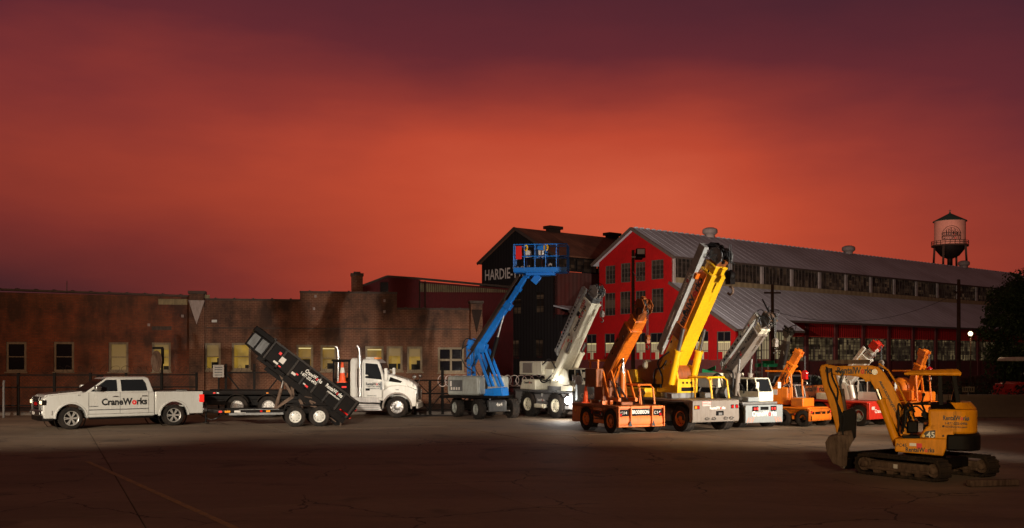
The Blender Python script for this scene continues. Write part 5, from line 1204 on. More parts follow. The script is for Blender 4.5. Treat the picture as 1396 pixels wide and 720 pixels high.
x2, x3 = q(664, 525, .6).x, q(690, 525, .6).x
B().box(x2, x3, .32, .95, .97, 1.78).o('tank_hood', 'hoodgrey', T_, bevel=.12, seg=4)
b = B(); b.box(x2 + .2, x2 + .45, .5, .8, 1.78, 1.86); b.o('beacon', 'amber', T_, bevel=.02)
# mast parts
def Q3(u, v, y=0): p = q(u, v, 0); return Vector((p.x, y, p.z))
for y in (-.2, .2):
    b = B(); b.beam(Q3(652, 474, y), Q3(673, 535, y), .05, .13); b.beam(Q3(664, 476, y), Q3(685, 532, y), .05, .12); b.o('riser_arm', 'blue', T_, bevel=.012)
    b = B(); b.beam(Q3(642, 470, y * 1.15), Q3(643, 517, y * 1.15), .05, .18); b.prism([(Q3(u, v).x, Q3(u, v).z) for u, v in ((638, 472), (642, 461), (652, 464), (664, 470), (662, 480), (653, 482), (645, 500), (639, 500))], y * .9 - .02, y * .9 + .02); b.o('knuckle_plate', 'blue', T_, bevel=.01)
b = B(); b.prism([(Q3(u, v).x, Q3(u, v).z) for u, v in ((664, 541), (664, 530), (688, 528), (690, 541))], -.34, .34); b.o('boom_pivot_block', 'blue', T_, bevel=.02)
b = B(); b.box(Q3(669, 531).x, Q3(686, 531).x, -.3, .3, q(670, 530).z, q(670, 527).z); b.o('pivot_cap', 'alu', T_)
for z in (0, 1, 2, 3): B().cyl(Q3(643, 478 + z * 10, -.28), Q3(643, 478 + z * 10, .28), .05).o('pin', 'steel', T_)
p, t_ = Q3(648, 484), Q3(722, 369)
class _L: pass
lt = _L(); lt.e = T_
bm_, L = boom(lt, p, t_, [(-.04, .62, .22, .28, 'blue'), (.55, 1.0, .17, .21, 'blue')], 'main_boom')
bm2 = B(); bm2.box(-.1 * L, .64 * L, -.30, -.14, .10, .16); bm2.box(.1, .9 * L, -.26, -.18, .16, .26); bm2.box(.1, .9 * L, .14, .22, .16, .30); bm2.o('cable_carrier', 'rustpipe', bm_, bevel=.01)
b = B(); b.box(.56 * L, .63 * L, -.14, .14, -.22, .18); b.o('boom_collar', 'blue', bm_, bevel=.04)
B().box(.93 * L, 1.03 * L, -.12, .12, -.18, .13).o('jib_bracket', 'blue', bm_, bevel=.03); B().box(.77 * L, .81 * L, -.11, .11, -.15, .12).o('collar', 'blue', bm_, bevel=.02)
ram(lt, Q3(664, 512), Q3(687, 428), .085, 'black', .62)
hoses(T_, [[Q3(642, 470, -.3), Q3(632, 480, -.32), Q3(638, 498, -.3), Q3(648, 505, -.3)], [Q3(650, 476, -.3), Q3(652, 500, -.32), Q3(662, 520, -.3), Q3(668, 530, -.35)], [Q3(655, 466, -.25), Q3(640, 462, -.3), Q3(634, 475, -.3)]], .022)
# platform
c0 = tt.loc(697, 366, -.4); c1 = tt.loc(770, 373, -.4); pz = tt.loc(733, 371, 0).z
pf = empty('platform', E_); pf.matrix_local = bl.e.matrix_basis.inverted() @ Matrix.Translation(tt.O) @ Matrix.Rotation(R(-8), 4, 'Z')
mx = Matrix.Rotation(R(8 - 24), 4, 'Z')
cxy = mx @ Vector(((c0.x + c1.x) / 2, 0, 0)); px0, px1 = cxy.x - 1.12, cxy.x + 1.12; py = cxy.y
b = B(); b.box(px0, px1, py - .45, py + .45, pz - .05, pz); b.box(px0, px1, py - .46, py - .43, pz, pz + .16); b.box(px0, px1, py + .43, py + .46, pz, pz + .16); b.box(px0, px0 + .03, py - .43, py + .43, pz, pz + .16); b.box(px1 - .03, px1, py - .43, py + .43, pz, pz + .16)
b.box(px0 + .5, px1 - .5, py - .3, py + .3, pz - .16, pz - .052); b.o('floor', 'blue', pf, bevel=.01)
b = B(); zt_ = pz + 1.12
for z in (zt_, pz + .62):
    b.tube([(px0, py - .44, z), (px1, py - .44, z), (px1, py + .44, z), (px0, py + .44, z)], .024, 8, True)
for x in [px0 + (px1 - px0) * i / 5 for i in range(6)]:
    for s in (-1, 1): b.cyl((x, py + s * .44, pz), (x, py + s * .44, zt_), .022, n=8)
b.cyl((px0, py, pz), (px0, py, zt_), .022, n=8); b.cyl((px1, py, pz), (px1, py, zt_), .022, n=8); b.o('guard_rail', 'blue', pf)
b = B(); b.box(cxy.x - .35, cxy.x + .25, py + .2, py + .42, pz + .65, pz + 1.15); b.o('control_box', 'blue', pf, bevel=.03)
B().box(cxy.x - .45, cxy.x + .05, py - .30, py - .1, pz + .1, pz + .55).o('tool_tray', 'black', pf, bevel=.02)
for x in (-.55, .0): B().box(cxy.x + x - .12, cxy.x + x + .12, py - .2, py - .05, pz + .6, pz + .9).o('manual_box', 'paper', pf, bevel=.03)
B().box(px0 + .1, px0 + .35, py - .47, py - .462, pz + .5, pz + 1.05).o('warning_decal', 'tred', pf)
for x in (.5, 1.35): B().tube([(px0 + x + .07 * math.cos(t), py - .40, zt_ - .14 + .12 * math.sin(t)) for t in [R(30 * i) for i in range(12)]], .035, 6, True).o('yellow_strap', 'yellow', pf)
b = B(); b.beam((cxy.x - .1, py, pz - .15), (cxy.x - .35, py, pz - .45), .2, .3); b.o('platform_mount', 'blue', pf, bevel=.02)

# ------------------------------------------------------------------ cream and grey rough terrain crane
wc = Fr('mobile_crane', 'cream mobile crane on grey chassis with a dazzling work lamp', 'crane', 757, 570.5, -55, yn=-.95, group='mobile cranes in a row')
W = 1.9; r = .54
deck(wc, W, -2.95, 1.15, .42, 1.08, [(-2.0, r, .63), (0, r, .63)], 'grey', 'midgrey', .08)
four_wheels(wc, W + .06, r, .4, 2.0, 'disc', 'cream', lugs=20, rr=.52)
c = B(); c.box(1.16, 1.30, -.80, .95, .80, 1.45); c.o('front_plate', 'bluegrey', wc.e, bevel=.02)
plate_text(wc, 'CraneWorks', 1.304, .08, .98, .3, 'twhite', (6,), 1.45, .03)
lamps(wc, 1.30, (.75,), 1.32, 'tlight', .14, .07)
b = B(); b.box(.35, 1.14, -.93, -.2, 1.17, 1.42); b.o('lamp_housing', 'cream', wc.e, bevel=.03)
for y in (-.75, -.5): B().cyl((1.15, y, 1.3), (1.19, y, 1.3), .07, n=14).o('headlight', 'lampwhite', wc.e)
cab(wc, -.25, .85, -.1, .75, 1.18, 2.12, 'cream', .2)
b = B(); b.prism([(-2.75, 1.17), (-1.55, 1.17), (-1.6, 1.62), (-2.55, 1.62)], -.85, .6); b.o('engine_cover', 'cream', wc.e, bevel=.04)
side_text(wc.e, 'CraneWorks', -2.1, -.855, 1.48, .14, -1, 'tblack', (6,), .6, .03)
side_text(wc.e, 'RentalWorks', -1.02, -.945, .75, .14, -1, 'twhite', (7,), .5, .03); B().box(-.98, -.92, -.95, -.942, .9, 1.04).o('arrow_decal', 'twhite', wc.e)
b = B(); b.box(-1.4, -.65, -1.05, -.9, .42, .58); b.cyl((-1.3, -1.0, .5), (-.75, -1.0, .5), .1); b.o('outrigger_cylinder', 'cream', wc.e, bevel=.02)
# superstructure
b0 = wc.loc(764, 508, 0); tp = wc.loc(813, 398, 0)
B().cyl((b0.x + .1, 0, 1.16), (b0.x + .1, 0, 1.34), .62, n=28).o('slewing_ring', 'midgrey', wc.e)
for s in (-1, 1):
    b = B(); P_ = [wc.loc(u, v, s * .3) for u, v in ((749, 537), (752, 518), (757, 503), (764, 498), (774, 506), (780, 537))]
    b.prism([(p.x, p.z) for p in P_], s * .34, s * .30); b.o('turret_plate', 'cream', wc.e, bevel=.02)
b = B(); b.lathe([(.001, -.28), (.34, -.28), (.34, -.24), (.2, -.22), (.2, .22), (.34, .24), (.34, .28), (.001, .28)], (b0.x - .05, 0, 1.7), (0, 1, 0), 24); b.o('winch_drum', 'taupe', wc.e)
xc0, xc1 = wc.loc(716, 500, -.3).x, wc.loc(746, 500, -.3).x
b = B(); b.box(xc0, xc1, -.62, .62, 1.82, 2.42); b.o('counterweight', 'cream', wc.e, bevel=.03); b = B(); b.box(xc0 + .3, xc0 + 1.0, -.66, -.621, 1.9, 2.34); b.o('counterweight_recess', 'taupe', wc.e, bevel=.01)
b = B(); b.box(xc1, b0.x, -.45, .45, 1.6, 2.1); b.o('turret_frame', 'cream', wc.e, bevel=.03)
hoses(wc.e, [[(xc1 - .4, -.5, 1.85), (xc1 - .1, -.6, 1.65), (b0.x - .3, -.55, 1.6), (b0.x, -.4, 1.9)], [(xc1 - .2, -.5, 2.2), (xc1 + .2, -.6, 2.35), (b0.x - .1, -.5, 2.5), (b0.x + .2, -.4, 2.1)], [(xc1 - .5, -.4, 1.85), (xc1 - .2, -.55, 1.6), (b0.x - .5, -.5, 1.5), (b0.x, -.4, 1.7)]], .028)
bm_, L = boom(wc, b0, tp, [(-.06, .90, .52, .56, 'cream'), (.88, .955, .44, .48, 'midgrey'), (.93, .99, .38, .42, 'taupe')])
head(bm_, L * .98, .42, .44, 'taupe', 'midgrey', 2, 6, 4)
jib(bm_, L * .22, L * .98, .42, -.3, .16, .24, 'jibgrey', 14)
boom_text(bm_, 'CraneWorks', L * .68, -.264, .0, .24, -1, 'tblack', (6,), .03, 1.3)
boom_text(bm_, '7250', L * .82, -.264, .14, .22, -1, 'redlens', (), .03); B().box(L * .68, L * .73, -.27, -.262, .1, .26).o('boom_decal', 'tblack', bm_)
boom_text(bm_, 'CraneWorks', L * .83, -.385, .43, .13, -1, 'twhite', (6,), .02, .6)
for y in (-.42, .42): ram(wc, (b0.x + .15, y, b0.z - .35), Vector((b0.x, y, b0.z)) + (tp - b0) * .42 + Vector((.2, 0, -.15)), .12, 'cream', .75)
hk = b0 + (tp - b0) * 1.06; hook(wc.e, (hk.x + .22, 0, hk.z - .1), .9, 'taupe', .8)
decals(bm_, L * .1, L * .9, -.264, -.22, .2, 9, 1); decals(wc.e, -2.8, 1.0, -.935, .6, 1.0, 8, 2); mirror(wc.e, (.8, -.1, 1.6), (1.2, -.35, 1.85)); mirror(wc.e, (.9, -.8, 1.42), (1.25, -.95, 1.75), 'alu')
b = B(); b.lathe([(.001, -.05), (.22, -.05), (.24, 0), (.22, .05), (.001, .05)], (1.0, -.5, 1.6), (1, .2, 0), 20); b.o('cable_reel', 'alu', wc.e)
# the two lit lamps
def lit(par, p, r_, watts, nm, col=(1, .96, .88)):
    h = B().cyl(Vector(p) - Vector((.1, 0, 0)), p, r_ * 1.3, r_ * 1.5, 14).o(nm, 'black', par); B().ball(Vector(p) + Vector((.01, 0, 0)), r_, 12, 8, (.5, 1, 1)).o('lit_lens', 'star', h)
    if watts:
        l = bpy.data.lights.new(nm + '_light', 'POINT'); l.energy = watts; l.color = col; l.shadow_soft_size = r_
        o = bpy.data.objects.new(nm + '_light', l); COL.objects.link(o); o.parent = par; o.location = Vector(p) + Vector((.12, -.45, -.1))
lp = wc.loc(774, 546, -1.0); lit(wc.e, lp, .15, 75, 'work_lamp'); b = B(); b.beam(lp + Vector((-.1, .0, -.02)), lp + Vector((-.3, .25, -.02)), .12); b.o('lamp_bracket', 'grey', wc.e)
lp = wc.loc(760, 516, -.42); lit(wc.e, lp, .07, 14, 'turret_lamp')

# ------------------------------------------------------------------ orange carry deck crane (nearest)
oc = Fr('carry_deck_crane', 'orange carry deck crane nearest the camera with RentalWorks rear plate', 'crane', 832, 591, -65, yn=-.9, group='mobile cranes in a row')
W = 1.8; r = .42
deck(oc, W, -2.7, .36, .30, .84, [(-1.68, r, .50), (0, r, .50)], 'orange', 'brownor', .1)
four_wheels(oc, W + .04, r, .3, 1.68, 'disc', 'orange', rr=.55)
b = B(); b.box(.38, .46, -.9, .9, .22, .93); b.o('front_plate', 'orange', oc.e, bevel=.012)
for y0, y1 in ((-.86, -.45), (.45, .86)):
    for z0, z1 in ((.24, .30), (.86, .93)): B().box(.461, .56, y0, y1, z0, z1).o('plate_rib', 'orange', oc.e, bevel=.006)
for y in (-.89, -.42, .42, .89): B().box(.461, .57, y - .02, y + .02, .23, .93).o('plate_rib', 'orange', oc.e, bevel=.006)
b = B(); b.box(.462, .468, -.86, -.46, .56, .82); b.box(.462, .468, .46, .86, .56, .82); b.box(.462, .468, -.38, .38, .60, .84); b.box(.462, .47, -.12, .25, .46, .56); b.o('recess', 'black', oc.e)
plate_text(oc, 'BRODERSON', .472, 0, .72, .17, 'twhite', (), .66, .03); plate_text(oc, 'RentalWorks', .468, .05, .34, .14, 'tblack', (7,), .62, .03)
for y in (-.66, .66): plate_text(oc, 'C14', .472, y, .70, .13, 'paper', (), .26)
lamps(oc, .468, (-.78, .78), .64, 'redlens', .08, .08)
for s in (-1, 1): b = B(); b.add([(.575, s * .38, .26), (.575, s * .52, .26), (.575, s * .45, .46)], [(0, 1, 2)]); b.o('hazard_triangle', 'tblack', oc.e)
side_text(oc.e, 'RentalWorks', -.84, -.887, .66, .15, -1, 'tblack', (7,), .72, .03); side_text(oc.e, '1-877-202-6436', -.84, -.887, .54, .07, -1, 'tblack', (), .6); side_text(oc.e, 'rentalworks.com', -.84, -.887, .46, .06, -1, 'tblack', (), .55)
B().box(-1.15, -.55, -.905, -.885, .74, .84).o('side_step', 'orange', oc.e, bevel=.005); B().box(-2.9, -2.70, -.8, .8, .25, .95).o('rear_bumper', 'orange', oc.e, bevel=.02)
b0 = oc.loc(846, 531, 0); tp = oc.loc(876, 420, 0)
B().cyl((b0.x, 0, .94), (b0.x, 0, 1.05), .5, n=24).o('slewing_ring', 'black', oc.e)
for s in (-1, 1):
    b = B(); b.prism([(b0.x - .75, 2.05), (b0.x - .62, 2.1), (b0.x - .15, 1.04), (b0.x - .34, 1.04)], s * .36, s * .30); b.prism([(b0.x - .35, 1.04), (b0.x + .5, 1.04), (b0.x + .5, 1.18), (b0.x - .35, 1.18)], s * .38, s * .28)
    b.beam((b0.x + .42, s * .33, 1.1), (b0.x - .1, s * .33, 2.1), .05, .1); b.o('mast_plate', 'orange', oc.e, bevel=.01)
b1 = Vector((b0.x - .72, 0, 2.0)); tp = oc.loc(876, 421, 0)
bm_, L = boom(oc, b1, tp, [(-.10, .74, .44, .50, 'orange'), (.7, .87, .36, .40, 'orange'), (.84, 1.0, .30, .34, 'brownor')])
head(bm_, L, .36, .42, 'brownor', 'brownor', 2, 5, 7)
b = B(); b.box(-.3, L * .72, -.26, -.222, -.22, .22); b.o('boom_shade_plate', 'brownor', bm_, bevel=.01)  # darker plate added so the boom's near side looks shaded
b = B(); b.box(.1, L * .7, -.16, .16, .26, .36); b.box(L * .1, L * .5, -.06, .06, .36, .42); b.o('top_channel', 'brownor', bm_, bevel=.01)
jib(bm_, L * .25, L * .86, .06, .31, .12, .24, 'orange', 0)
ram(oc, (b0.x + .15, 0, 1.2), b1 + (tp - b1) * .34 + Vector((.15, 0, -.22)), .10, 'orange', .62)
hoses(oc.e, [[(b0.x + .1, -.2, 1.1), (b0.x + .05, -.3, 1.5), (b0.x - .3, -.25, 1.8), b1 + Vector((.2, -.2, -.2))], [(b0.x + .3, .1, 1.1), (b0.x + .2, -.2, 1.6), (b0.x - .1, -.2, 1.75), (b0.x, -.1, 2.2)], [(b0.x + .35, -.2, 1.1), (b0.x + .4, -.3, 1.5), (b0.x + .1, -.1, 2.0), (b0.x + .4, -.1, 2.5)]], .022)
xc0 = oc.loc(803, 515, -.5).x; xc1 = oc.loc(829, 515, -.5).x
b = B(); b.box(xc0 - .1, b1.x + .1, -.62, .62, 1.52, 2.18); b.o('counterweight', 'brownor', oc.e, bevel=.03)
b = B(); b.box(xc0, b1.x, -.3, .3, 1.05, 1.52); b.o('turret_frame', 'brownor', oc.e, bevel=.02)
b = B()
for x in (xc0 + .0, xc0 + .55):
    for y in (-.45, .45): b.box(x - .03, x + .03, y - .03, y + .03, 2.18, 2.42)
b.box(xc0 - .06, xc0 + .62, -.5, .5, 2.42, 2.5); b.o('guard_frame', 'orange2', oc.e, bevel=.01); B().cyl((xc0 + .3, 0, 2.5), (xc0 + .3, 0, 2.6), .07).o('beacon', 'redlens', oc.e)
cage(oc, -1.9, .05, .30, .84, .95, 1.62, 'orange', .032)
hk = b1 + (tp - b1) * 1.07; hook(oc.e, (hk.x + .15, 0, hk.z), 1.05, 'brownor', .8)
for y in (-.86, -.55): b = B(); b.box(-.75, -.6, y, y + .2, .95, 1.08); b.o('toe_board', 'orange', oc.e)

decals(bm_, L * .05, L * .7, -.262, -.15, .15, 7, 3); decals(oc.e, -2.6, .3, -.884, .35, .8, 9, 4); decals(bm_, L * .1, L * .65, .0, -.25, -.25, 0, 3)
for x in (-2.5, -1.3, -.2): B().box(x, x + .35, -.55, -.1, .945, 1.06).o('tool_box', 'brownor', oc.e, bevel=.02)
# ------------------------------------------------------------------ big yellow crane on grey carrier
yc = Fr('mobile_crane', 'tall yellow boom crane on taupe carrier with grey stowed jib', 'crane', 927, 588.5, -60, yn=-1.03, group='mobile cranes in a row')
W = 2.06; r = .45
deck(yc, W, -4.2, .50, .34, 1.02, [(-2.7, r, .56), (0, r, .58)], 'grey', 'taupe', .09)
four_wheels(yc, W + .03, r, .36, 2.7, 'disc', 'orange', rr=.58)
b = B(); b.prism([(.5, .34), (.66, .34), (.70, .42), (.70, 1.08), (.5, 1.12)], -1.04, 1.04); b.o('front_bumper', 'taupe', yc.e, bevel=.02)
plate_text(yc, 'RentalWorks', .704, .05, .82, .13, 'twhite', (7,), .7, .03)
B().box(.700, .705, -.62, -.25, .90, 1.06).o('flag_decal', 'paper', yc.e); b = B()
for z in (.93, .98, 1.03): b.box(.705, .708, -.62, -.25, z, z + .02)
b.o('flag_stripe', 'tred', yc.e)
B().box(.700, .712, -.02, .32, .56, .72).o('tow_recess', 'black', yc.e); B().box(.71, .73, .08, .24, .58, .66).o('tow_pin', 'grey', yc.e)
for y in (-.42, -.12, .42, .68):
    B().tube([(.71, y + .09 * math.cos(t), .46 + .035 * math.sin(t)) for t in [R(30 * i) for i in range(12)]], .018, 6, True).o('shackle', 'steel', yc.e)
lamps(yc, .70, (-.82, .72, .92), .86, 'redlens', .09, .09); lamps(yc, .70, (-.93,), .86, 'amber', .09, .09)
b = B(); b.box(-3.9, -2.1, -.95, .6, 1.12, 1.46); b.o('engine_deck', 'yellow', yc.e, bevel=.03); side_t = B().cyl((-2.4, -.96, 1.3), (-2.4, -.94, 1.3), .09, n=14); side_t.o('filler_hole', 'black', yc.e)
b0 = yc.loc(922, 515, 0); tp = yc.loc(981, 352, 0); bk = yc.loc(905, 527, 0)
B().cyl((b0.x + .05, 0, 1.12), (b0.x + .05, 0, 1.30), .6, n=28).o('slewing_ring', 'grey', yc.e)
b = B(); b.cyl((b0.x + .15, -.42, 1.3), (b0.x + .15, .42, 1.3), .05); b.o('slew_pin', 'steel', yc.e)
for s in (-1, 1):
    b = B(); x = b0.x; b.prism([(x - .55, 1.3), (x + .62, 1.3), (x + .66, 1.75), (x + .5, 2.22), (x + .2, 2.32), (x - .35, 2.05), (x - .6, 1.7)], s * .46, s * .38); b.o('turret_plate', 'yellow', yc.e, bevel=.02)
b = B(); b.box(b0.x + .5, b0.x + .62, -.38, .38, 1.3, 1.8); b.o('turret_front', 'yellow', yc.e, bevel=.02)
b = B()
for i in range(3): b.cyl((b0.x + .62, -.2 + .18 * i, 1.66), (b0.x + .635, -.2 + .18 * i, 1.66), .045, n=10)
b.box(b0.x + .621, b0.x + .63, -.28, .28, 1.36, 1.5); b.o('vent_slot', 'black', yc.e)
b = B(); b.lathe([(.001, -.3), (.36, -.3), (.36, .3), (.001, .3)], (b0.x + .1, 0, 1.95), (0, 1, 0), 26); b.o('winch_drum', 'brownor', yc.e)
bs = Vector((b0.x - .55, 0, 1.72)); tp = yc.loc(981, 352, 0)
b = B(); P_ = [(bs.x - 1.4, 1.85), (bs.x - 1.4, 2.25), (bs.x - .5, 2.45), (bs.x + .4, 2.6), (bs.x + .3, 1.6), (bs.x - .6, 1.55)]; b.prism(P_, -.3, .3); b.o('boom_foot', 'brownor', yc.e, bevel=.03)
B().box(bs.x - 2.0, bs.x - 1.35, -.5, .5, 1.62, 2.12).o('counterweight', 'yellow', yc.e, bevel=.03); b = B(); b.ball((bs.x - .9, -.2, 2.3), .2, 12, 8); b.o('hydraulic_motor', 'cream', yc.e)
b = B(); b.box(bs.x - 2.0, bs.x + .3, -.55, .55, 1.47, 1.6); b.o('turret_base', 'black', yc.e)
bm_, L = boom(yc, bs, tp, [(-.02, .90, .62, .66, 'yellow'), (.88, .96, .50, .54, 'yellow'), (.94, 1.0, .44, .46, 'brownor')])
head(bm_, L * 1.0, .50, .52, 'grey', 'black', 3, 11, 11)
b = B(); b.box(L * .38, L * .88, -.345, -.311, -.1, .31); b.o('boom_shade_plate', 'orange', bm_, bevel=.01); boom_text(bm_, 'RentalWorks', L * .62, -.349, .1, .38, -1, 'tblack', (7,), .03, 2.2)  # orange plate paints shade onto the near side of the yellow boom
b = B(); b.box(L * .36, L * .46, -.40, -.31, -.2, .36); b.o('jib_cradle', 'brownor', bm_, bevel=.01)
B().box(L * .81, L * .85, -.5, -.3, .2, .5).o('jib_bracket', 'orange', bm_, bevel=.01); B().cyl((L * .55, -.36, .2), (L * .55, -.345, .2), .08).o('access_hole', 'black', bm_)
jib(bm_, L * .22, L * 1.04, .50, -.42, .20, .34, 'jibgrey', 0, .7)
boom_text(bm_, 'CraneWorks', L * .72, -.525, .50, .2, -1, 'twhite', (6,), .025, 1.1); boom_text(bm_, 'www.rentalworks.com', L * .45, -.525, .50, .1, -1, 'twhite', (), .02, .8)
for y in (-.52, .44): ram(yc, (b0.x + .35, y, 1.62), bs + (tp - bs) * .46 + Vector((.25, y, -.1)), .13, 'yellow', .6)
hoses(yc.e, [[(b0.x - .3, -.4, 1.4), (b0.x - .2, -.5, 1.9), (b0.x - .5, -.45, 2.4), bs + (tp - bs) * .2 + Vector((0, -.36, .2))], [(b0.x - .8, -.4, 1.6), (b0.x - .6, -.5, 2.1), (b0.x - .3, -.45, 2.2), bs + (tp - bs) * .15 + Vector((0, -.36, .1))]], .03)
cage(yc, -1.55, .25, .20, .98, 1.12, 1.86, 'yellow', .035)
hk = bs + (tp - bs) * 1.10; hook(yc.e, (hk.x + .25, 0, hk.z), .9, 'black', 1.35)

decals(bm_, L * .05, L * .35, -.314, -.25, .25, 6, 5); decals(bm_, L * .88, L * .9, -.314, -.25, .25, 2, 6); decals(yc.e, -3.6, .4, -1.012, .5, .95, 8, 7)
for s in (-1, 1): B().box(-.9, -.6, s * .75 - .15, s * .75 + .15, 1.12, 1.3).o('tool_box', 'grey', yc.e, bevel=.02)
# ------------------------------------------------------------------ grey crane with pierced jib
gc = Fr('mobile_crane', 'pale grey mobile crane with pierced jib and CraneWorks bumper plate', 'crane', 1003, 583, -65, yn=-.78, group='mobile cranes in a row')
W = 1.56; r = .42
deck(gc, W, -3.4, .40, .36, .86, [(-2.3, r, .5), (0, r, .5)], 'midgrey', 'grey', .08)
four_wheels(gc, W + .06, r, .3, 2.3, 'disc', 'cream', rr=.55)
b = B(); b.box(.54, .66, -.84, .84, .20, .84); b.o('front_plate', 'bluegrey', gc.e, bevel=.015); b = B(); b.box(.38, .54, -.6, .6, .4, .8); b.o('plate_bracket', 'midgrey', gc.e)
plate_text(gc, 'CraneWorks', .664, .0, .52, .26, 'twhite', (6,), 1.12, .03)
for s in (-1, 1):
    for i in range(3): b = B(); y = s * (.80 - .11 * i); b.add([(.664, y, .22), (.664, y - s * .05, .22), (.664, y - s * .13, .40), (.664, y - s * .08, .40)], [(0, 1, 2, 3)]); b.o('warning_stripe', 'tank', gc.e)
b = B(); b.box(.661, .668, -.18, .18, .66, .78); b.box(.661, .668, -.55, -.28, .62, .8); b.box(.661, .668, .28, .55, .62, .8); b.o('recess', 'black', gc.e); lamps(gc, .67, (-.46, -.34, .34, .46), .71, 'tlight', .07, .09)
cab(gc, -.95, .30, .02, .70, .95, 1.82, 'cream', .22)
B().box(.0, .38, -.5, .0, .95, 1.12).o('hood', 'bluegrey', gc.e, bevel=.03)
b0 = gc.loc(1000, 518, 0); tp = gc.loc(1046, 438, 0)
B().cyl((b0.x + .3, 0, .95), (b0.x + .3, 0, 1.1), .45, n=24).o('slewing_ring', 'midgrey', gc.e)
for s in (-1, 1): b = B(); x = b0.x; b.prism([(x - .5, 1.9), (x + .1, 2.0), (x + .55, 1.5), (x + .8, 1.1), (x + .1, 1.1), (x - .2, 1.55)], s * .32, s * .26); b.o('turret_plate', 'taupe', gc.e, bevel=.02)
x0 = gc.loc(964, 520, -.3).x; x1 = gc.loc(988, 520, -.3).x
b = B(); b.box(x0 - .2, x1, -.6, .6, 1.42, 1.98); b.o('counterweight', 'cream', gc.e, bevel=.03); b = B(); b.box(x1, b0.x, -.3, .3, 1.5, 1.85); b.o('turret_frame', 'taupe', gc.e)
b = B(); b.lathe([(.001, -.3), (.3, -.3), (.3, -.26), (.2, -.24), (.2, .24), (.3, .26), (.3, .3), (.001, .3)], (x1 + .1, -.3, 1.25), (1, 0, 0), 20); b.o('winch_drum', 'grey', gc.e)
hoses(gc.e, [[(x1 - .4, -.62, 1.75), (x1, -.68, 1.95), (b0.x, -.5, 1.8), (b0.x + .5, -.4, 1.15)], [(b0.x + .2, -.3, 1.3), (b0.x + .5, -.4, 1.5), (b0.x + .4, -.35, 2.0), (b0.x, -.3, 2.1)], [(b0.x + .5, .1, 1.2), (b0.x + .8, -.2, 1.5), (b0.x + .3, -.3, 1.8)]], .035)
bs = Vector((b0.x - .35, 0, 1.85))
bm_, L = boom(gc, bs, tp, [(-.06, .84, .42, .42, 'taupe'), (.8, .92, .36, .36, 'cream'), (.9, 1.0, .32, .32, 'taupe')])
head(bm_, L, .36, .38, 'midgrey', 'dirtsteel', 2, 7, 5)
jib(bm_, L * .12, L * 1.0, .34, -.26, .14, .24, 'jibgrey', 9, .8)
boom_text(bm_, 'CraneWorks', L * .76, -.334, .34, .13, -1, 'twhite', (6,), .03, .75); boom_text(bm_, '3330F', L * .74, -.215, .05, .17, -1, 'tblack', (), .03, .6); boom_text(bm_, 'CraneWorks', L * .38, -.215, .02, .17, -1, 'tblack', (6,), .02, .9)
B().box(L * .98 - .45, L * .98, -.336, -.331, .26, .42).o('white_panel', 'twhite', bm_)
for y in (-.28, .28): ram(gc, (b0.x + .55, y, 1.15), bs + (tp - bs) * .4 + Vector((.15, y, -.15)), .09, 'taupe', .6)
hk = bs + (tp - bs) * 1.06; hook(gc.e, (hk.x + .3, 0, hk.z), .75, 'taupe', .9)
cable_t = B(); cable_t.tube([bs + (tp - bs) * 1.03 + Vector((0, 0, .3)), bs + (tp - bs) * 1.03 + Vector((-.35, 0, .75))], .03, 6); cable_t.o('whip_antenna', 'black', gc.e)

decals(bm_, L * .05, L * .8, -.214, -.17, .15, 8, 8); mirror(gc.e, (.2, .02, 1.4), (.45, -.15, 1.55)); mirror(gc.e, (.2, .7, 1.4), (.45, .85, 1.55))
# ------------------------------------------------------------------ small orange crane
so = Fr('carry_deck_crane', 'small orange crane with red hook beside the grey crane bumper', 'crane', 1094, 582, -50, yn=-.66, group='mobile cranes in a row')
W = 1.32; r = .31
deck(so, W, -1.6, .22, .26, .66, [(-.86, r, .38), (0, r, .38)], 'orange2', 'orange2', .06)
four_wheels(so, W + .04, r, .24, .86, 'disc', 'black', rr=.5)
b = B(); b.box(.26, .34, -.70, .70, .22, .66); b.o('front_plate', 'orange', so.e, bevel=.012); b = B(); b.box(.341, .346, -.55, -.42, .42, .56); b.box(.341, .346, -.35, .3, .40, .56); b.box(.341, .346, .42, .55, .42, .56); b.o('recess', 'black', so.e)
plate_text(so, 'RentalWorks', .345, 0, .31, .09, 'tblack', (7,), .7, .02); plate_text(so, '14', .35, .0, .48, .15, 'orange2'); lamps(so, .346, (-.6, .6), .55, 'tlight', .06, .06)
side_text(so.e, 'RentalWorks', -.43, -.65, .45, .1, -1, 'tblack', (7,), .4, .03)
b = B(); b.box(-.55, .0, -.62, .1, .73, 1.06); b.o('engine_hood', 'orange2', so.e, bevel=.03); b = B()
for i in range(6): b.box(-.5, -.05, -.628, -.62, .77 + i * .045, .79 + i * .045)
b.o('hood_louvre', 'brownor', so.e)
cab(so, -1.25, -.62, -.1, .5, .73, 1.55, 'alu', .1)
b0 = so.loc(1072, 532, 0); tp = so.loc(1088, 482, 0)
b = B(); b.box(b0.x - .55, b0.x + .35, -.42, .42, .78, 1.45); b.o('turret', 'orange2', so.e, bevel=.06, seg=3); B().box(b0.x - .35, b0.x - .1, -.428, -.42, 1.15, 1.35).o('decal', 'paper', so.e)
B().cyl((b0.x, 0, .7), (b0.x, 0, .79), .4, n=20).o('slewing_ring', 'black', so.e)
bs = Vector((b0.x - .3, 0, 1.45))
bm_, L = boom(so, bs, tp, [(-.05, .72, .26, .32, 'orange2'), (.7, 1.02, .22, .28, 'orange')])
